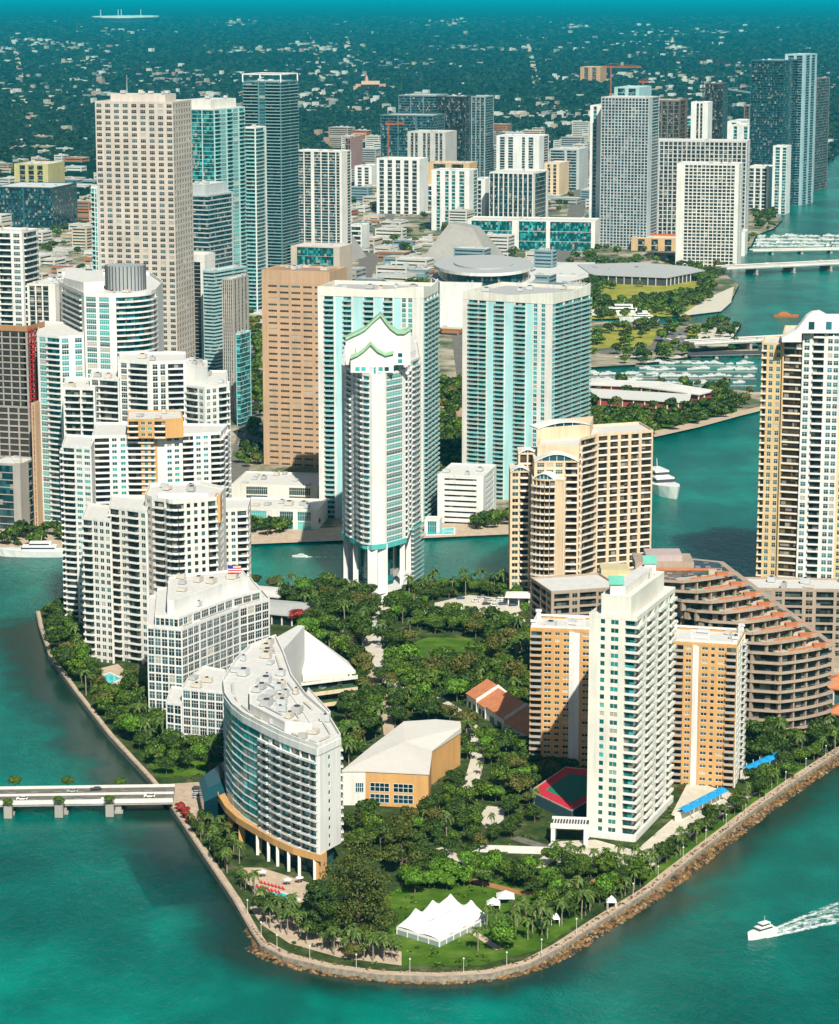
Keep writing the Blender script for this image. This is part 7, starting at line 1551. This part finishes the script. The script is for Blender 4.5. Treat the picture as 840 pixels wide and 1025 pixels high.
# navigation pole with sails near far bridge, bascule mast
CARC = [flatm('car_white', (.75, .75, .73), .3), flatm('car_silver', (.40, .41, .42), .3), flatm('car_black', (.02, .02, .022), .3), flatm('car_red', (.40, .02, .02), .3), flatm('car_blue', (.03, .07, .20), .3)]
CN = ['white', 'silver', 'black', 'red', 'blue']
def car_mesh(c):
    m = MB(); m.raw([(x, y, z) for z, k in ((.35, 1), (.85, 1), (.9, .97)) for x, y in ((-2.2 * k, -.9 * k), (2.2 * k, -.9 * k), (2.2 * k, .9 * k), (-2.2 * k, .9 * k))], [(0, 1, 5, 4), (1, 2, 6, 5), (2, 3, 7, 6), (3, 0, 4, 7), (4, 5, 9, 8), (5, 6, 10, 9), (6, 7, 11, 10), (7, 4, 8, 11), (8, 9, 10, 11), (3, 2, 1, 0)], c); b = m.mesh('body')
    m = MB(); m.raw([(-1.9, -.8, .9), (1.1, -.8, .9), (1.1, .8, .9), (-1.9, .8, .9), (-1.4, -.65, 1.45), (.4, -.65, 1.45), (.4, .65, 1.45), (-1.4, .65, 1.45)], [(0, 1, 5, 4), (1, 2, 6, 5), (2, 3, 7, 6), (3, 0, 4, 7)], M_DARK); m.raw([(-1.4, -.65, 1.451), (.4, -.65, 1.451), (.4, .65, 1.451), (-1.4, .65, 1.451)], [(0, 1, 2, 3)], c); g = m.mesh('cabin')
    m = MB()
    for x in (-1.35, 1.35):
        for y in (-.8, .8): m.tube((x, y - .12, .34), (x, y + .12, .34), .34, M_DARK, 10)
    return b, g, m.mesh('wheels')
CM = [car_mesh(c) for c in CARC]
def car(x, y, z, rz, place, ci=None, g=None):
    ci = rr.choices(range(5), [5, 3, 3, 1, 1])[0] if ci is None else ci; o = empty('parked_car' if 'parked' in place else 'car', (x, y, z), rz, label='%s car %s' % (CN[ci], place), cat='car', group=g)
    for nm, me in zip(('body', 'cabin', 'wheels'), CM[ci]): link(bpy.data.objects.new(nm, me), o)
a0, a1 = W(174, 794, 5.05), W(-160, 799, 5.05); f = frame_of(a0, a1); an = math.atan2(f[1][1], f[1][0])
for px, lane, ci, lb in ((150, -4, 0, 'driving on the bridge, nearest the island'), (108, -7, 0, 'driving mid bridge'), (72, 4, 1, 'driving in the near lanes of the bridge'), (24, -5, 0, 'driving at the left edge of the bridge'), (95, 6, 2, 'driving in the near lanes mid bridge')):
    u = (W(px, 795, 5)[0] - a0[0]) / f[1][0]; car(a0[0] + f[1][0] * u + f[2][0] * lane, a0[1] + f[1][1] * u + f[2][1] * lane, 5.06, an, lb, ci)
def cars_in(pix, z, n, place, g, rz0, seed=0):
    P = ccw([W(*p, z) for p in pix]); xs = [p[0] for p in P]; ys = [p[1] for p in P]; got = []; c = 0
    for _ in range(n * 50):
        if c >= n: break
        x, y = rr.uniform(min(xs), max(xs)), rr.uniform(min(ys), max(ys))
        if inside((x, y), P) and all(abs(x - a) > 3.2 or abs(y - b) > 5 for a, b in got): got.append((x, y)); c += 1; ci = rr.choices(range(5), [5, 3, 3, 1, 1])[0]; car(x, y, z, rz0 + rr.choice([0, pi]), place, ci, g)
cars_in([(180, 790), (215, 784), (218, 798), (190, 806)], 1.64, 4, 'parked on the paving at the bridge end', 'cars at the bridge end', 0); cars_in([(450, 598), (515, 596), (522, 606), (470, 610)], 1.64, 12, 'parked in the north plaza', 'cars parked in the north plaza', .2)
cars_in([(556, 855), (590, 862), (584, 868), (556, 864)], 1.64, 3, 'parked before the entrance pavilion', 'cars by the entrance pavilion', -.2); cars_in([(372, 610), (385, 610), (380, 660), (372, 650)], 1.64, 4, 'parked beside the park road', 'cars on the park road', 1.4)
cars_in([(655, 344), (662, 330), (688, 329), (682, 344)], 1.3, 16, 'parked in the lot by the quay', 'cars parked by the quay', .3); cars_in([(240, 335), (260, 330), (262, 350), (244, 352)], 1.3, 40, 'parked in the open lot beside the avenue', 'cars parked by the avenue', 1.2)
cars_in([(236, 470), (252, 420), (256, 380), (246, 360), (240, 420)], 1.33, 30, 'driving on the left avenue', 'cars on the avenue', 1.5); cars_in([(380, 230), (400, 200), (470, 205), (440, 240)], 1.3, 30, 'parked in the mid-distance lots', 'cars parked downtown', .3)
for px in (735, 752, 768, 805, 822): x, y = W(px, 264.5 - (px - 735) * .046, 9.06); car(x, y, 9.06, 0, 'crossing the bay bridge, %s' % where2(px, 262), None, 'cars crossing the bay bridge')
# ================================================================ air
def haze():
    m = bpy.data.materials.new('haze_air'); m.use_nodes = True; nt = m.node_tree; nt.nodes.clear(); o = nt.nodes.new('ShaderNodeOutputMaterial'); v = nt.nodes.new('ShaderNodeVolumePrincipled'); v.inputs['Color'].default_value = (.0, .50, .74, 1); v.inputs['Absorption Color'].default_value = (.0, .55, .68, 1); v.inputs['Density'].default_value = HAZE; v.inputs['Anisotropy'].default_value = 0
    nt.links.new(v.outputs[0], o.inputs['Volume']); b = MB(); b.box(-61000, 61000, -1000, 141000, -4.5, 326, m); b.build('haze', None, kind='stuff', label='thin blue green air over the whole city')
HAZE = 3.0e-5
haze()
# ================================================================ light, sky, camera
def world():
    w = bpy.data.worlds.new('World'); S.world = w; w.use_nodes = True; nt = w.node_tree
    sk = nt.nodes.new('ShaderNodeTexSky'); sk.sky_type = 'NISHITA'; sk.sun_disc = False
    sk.sun_elevation = radians(SUN_EL); sk.sun_rotation = radians(SUN_AZ); sk.air_density = 1.2; sk.dust_density = 1; sk.ozone_density = 1.5
    nt.links.new(sk.outputs[0], nt.nodes['Background'].inputs[0]); nt.nodes['Background'].inputs[1].default_value = .05
SUN_EL, SUN_AZ = 44, 167
world()
l = bpy.data.lights.new('sun', 'SUN'); l.energy = 5.0; l.angle = radians(.53); l.color = (1, .95, .85)
o = bpy.data.objects.new('sun', l); COL.objects.link(o)
# direction to the sun: azimuth measured clockwise from +Y
d = Vector((sin(radians(SUN_AZ)) * cos(radians(SUN_EL)), cos(radians(SUN_AZ)) * cos(radians(SUN_EL)), sin(radians(SUN_EL))))
o.rotation_euler = d.to_track_quat('Z', 'Y').to_euler()
c = bpy.data.cameras.new('camera'); co = bpy.data.objects.new('camera', c); COL.objects.link(co); S.camera = co
co.location = (0, 0, H); co.rotation_euler = (pi / 2 - TH, 0, 0)
c.sensor_fit = 'HORIZONTAL'; c.sensor_width = 36; c.lens = F / 840 * 36; c.clip_start = 5; c.clip_end = 300000
S.view_settings.view_transform = 'Standard'; S.view_settings.look = 'None'; S.view_settings.exposure = EXPO; S.view_settings.gamma = 1
S.cycles.max_bounces = 5; S.cycles.diffuse_bounces = 2; S.cycles.glossy_bounces = 2; S.cycles.transmission_bounces = 2; S.cycles.transparent_max_bounces = 4
S.cycles.volume_bounces = 0; S.cycles.use_adaptive_sampling = True; S.cycles.adaptive_threshold = .02
S.cycles.sample_clamp_indirect = 4

for o in S.objects:      # shorten long labels
    l = o.get('label')
    if l:
        for w in (' a little way', ' some way', ' well', ' moored', ' downtown', ' by the market halls'):
            if len(l.split()) > 16: l = l.replace(w, '')
        o['label'] = l
# things that share a label share a group (dedupe)
_by = {}
for o in S.objects:
    if o.parent is None and o.get('label'): _by.setdefault(o['label'], []).append(o)
for lab, os_ in _by.items():
    if len(os_) > 1:
        g = os_[0].get('group') or 'alike ' + os_[0].name.split('.')[0]
        for o in os_: o['group'] = g
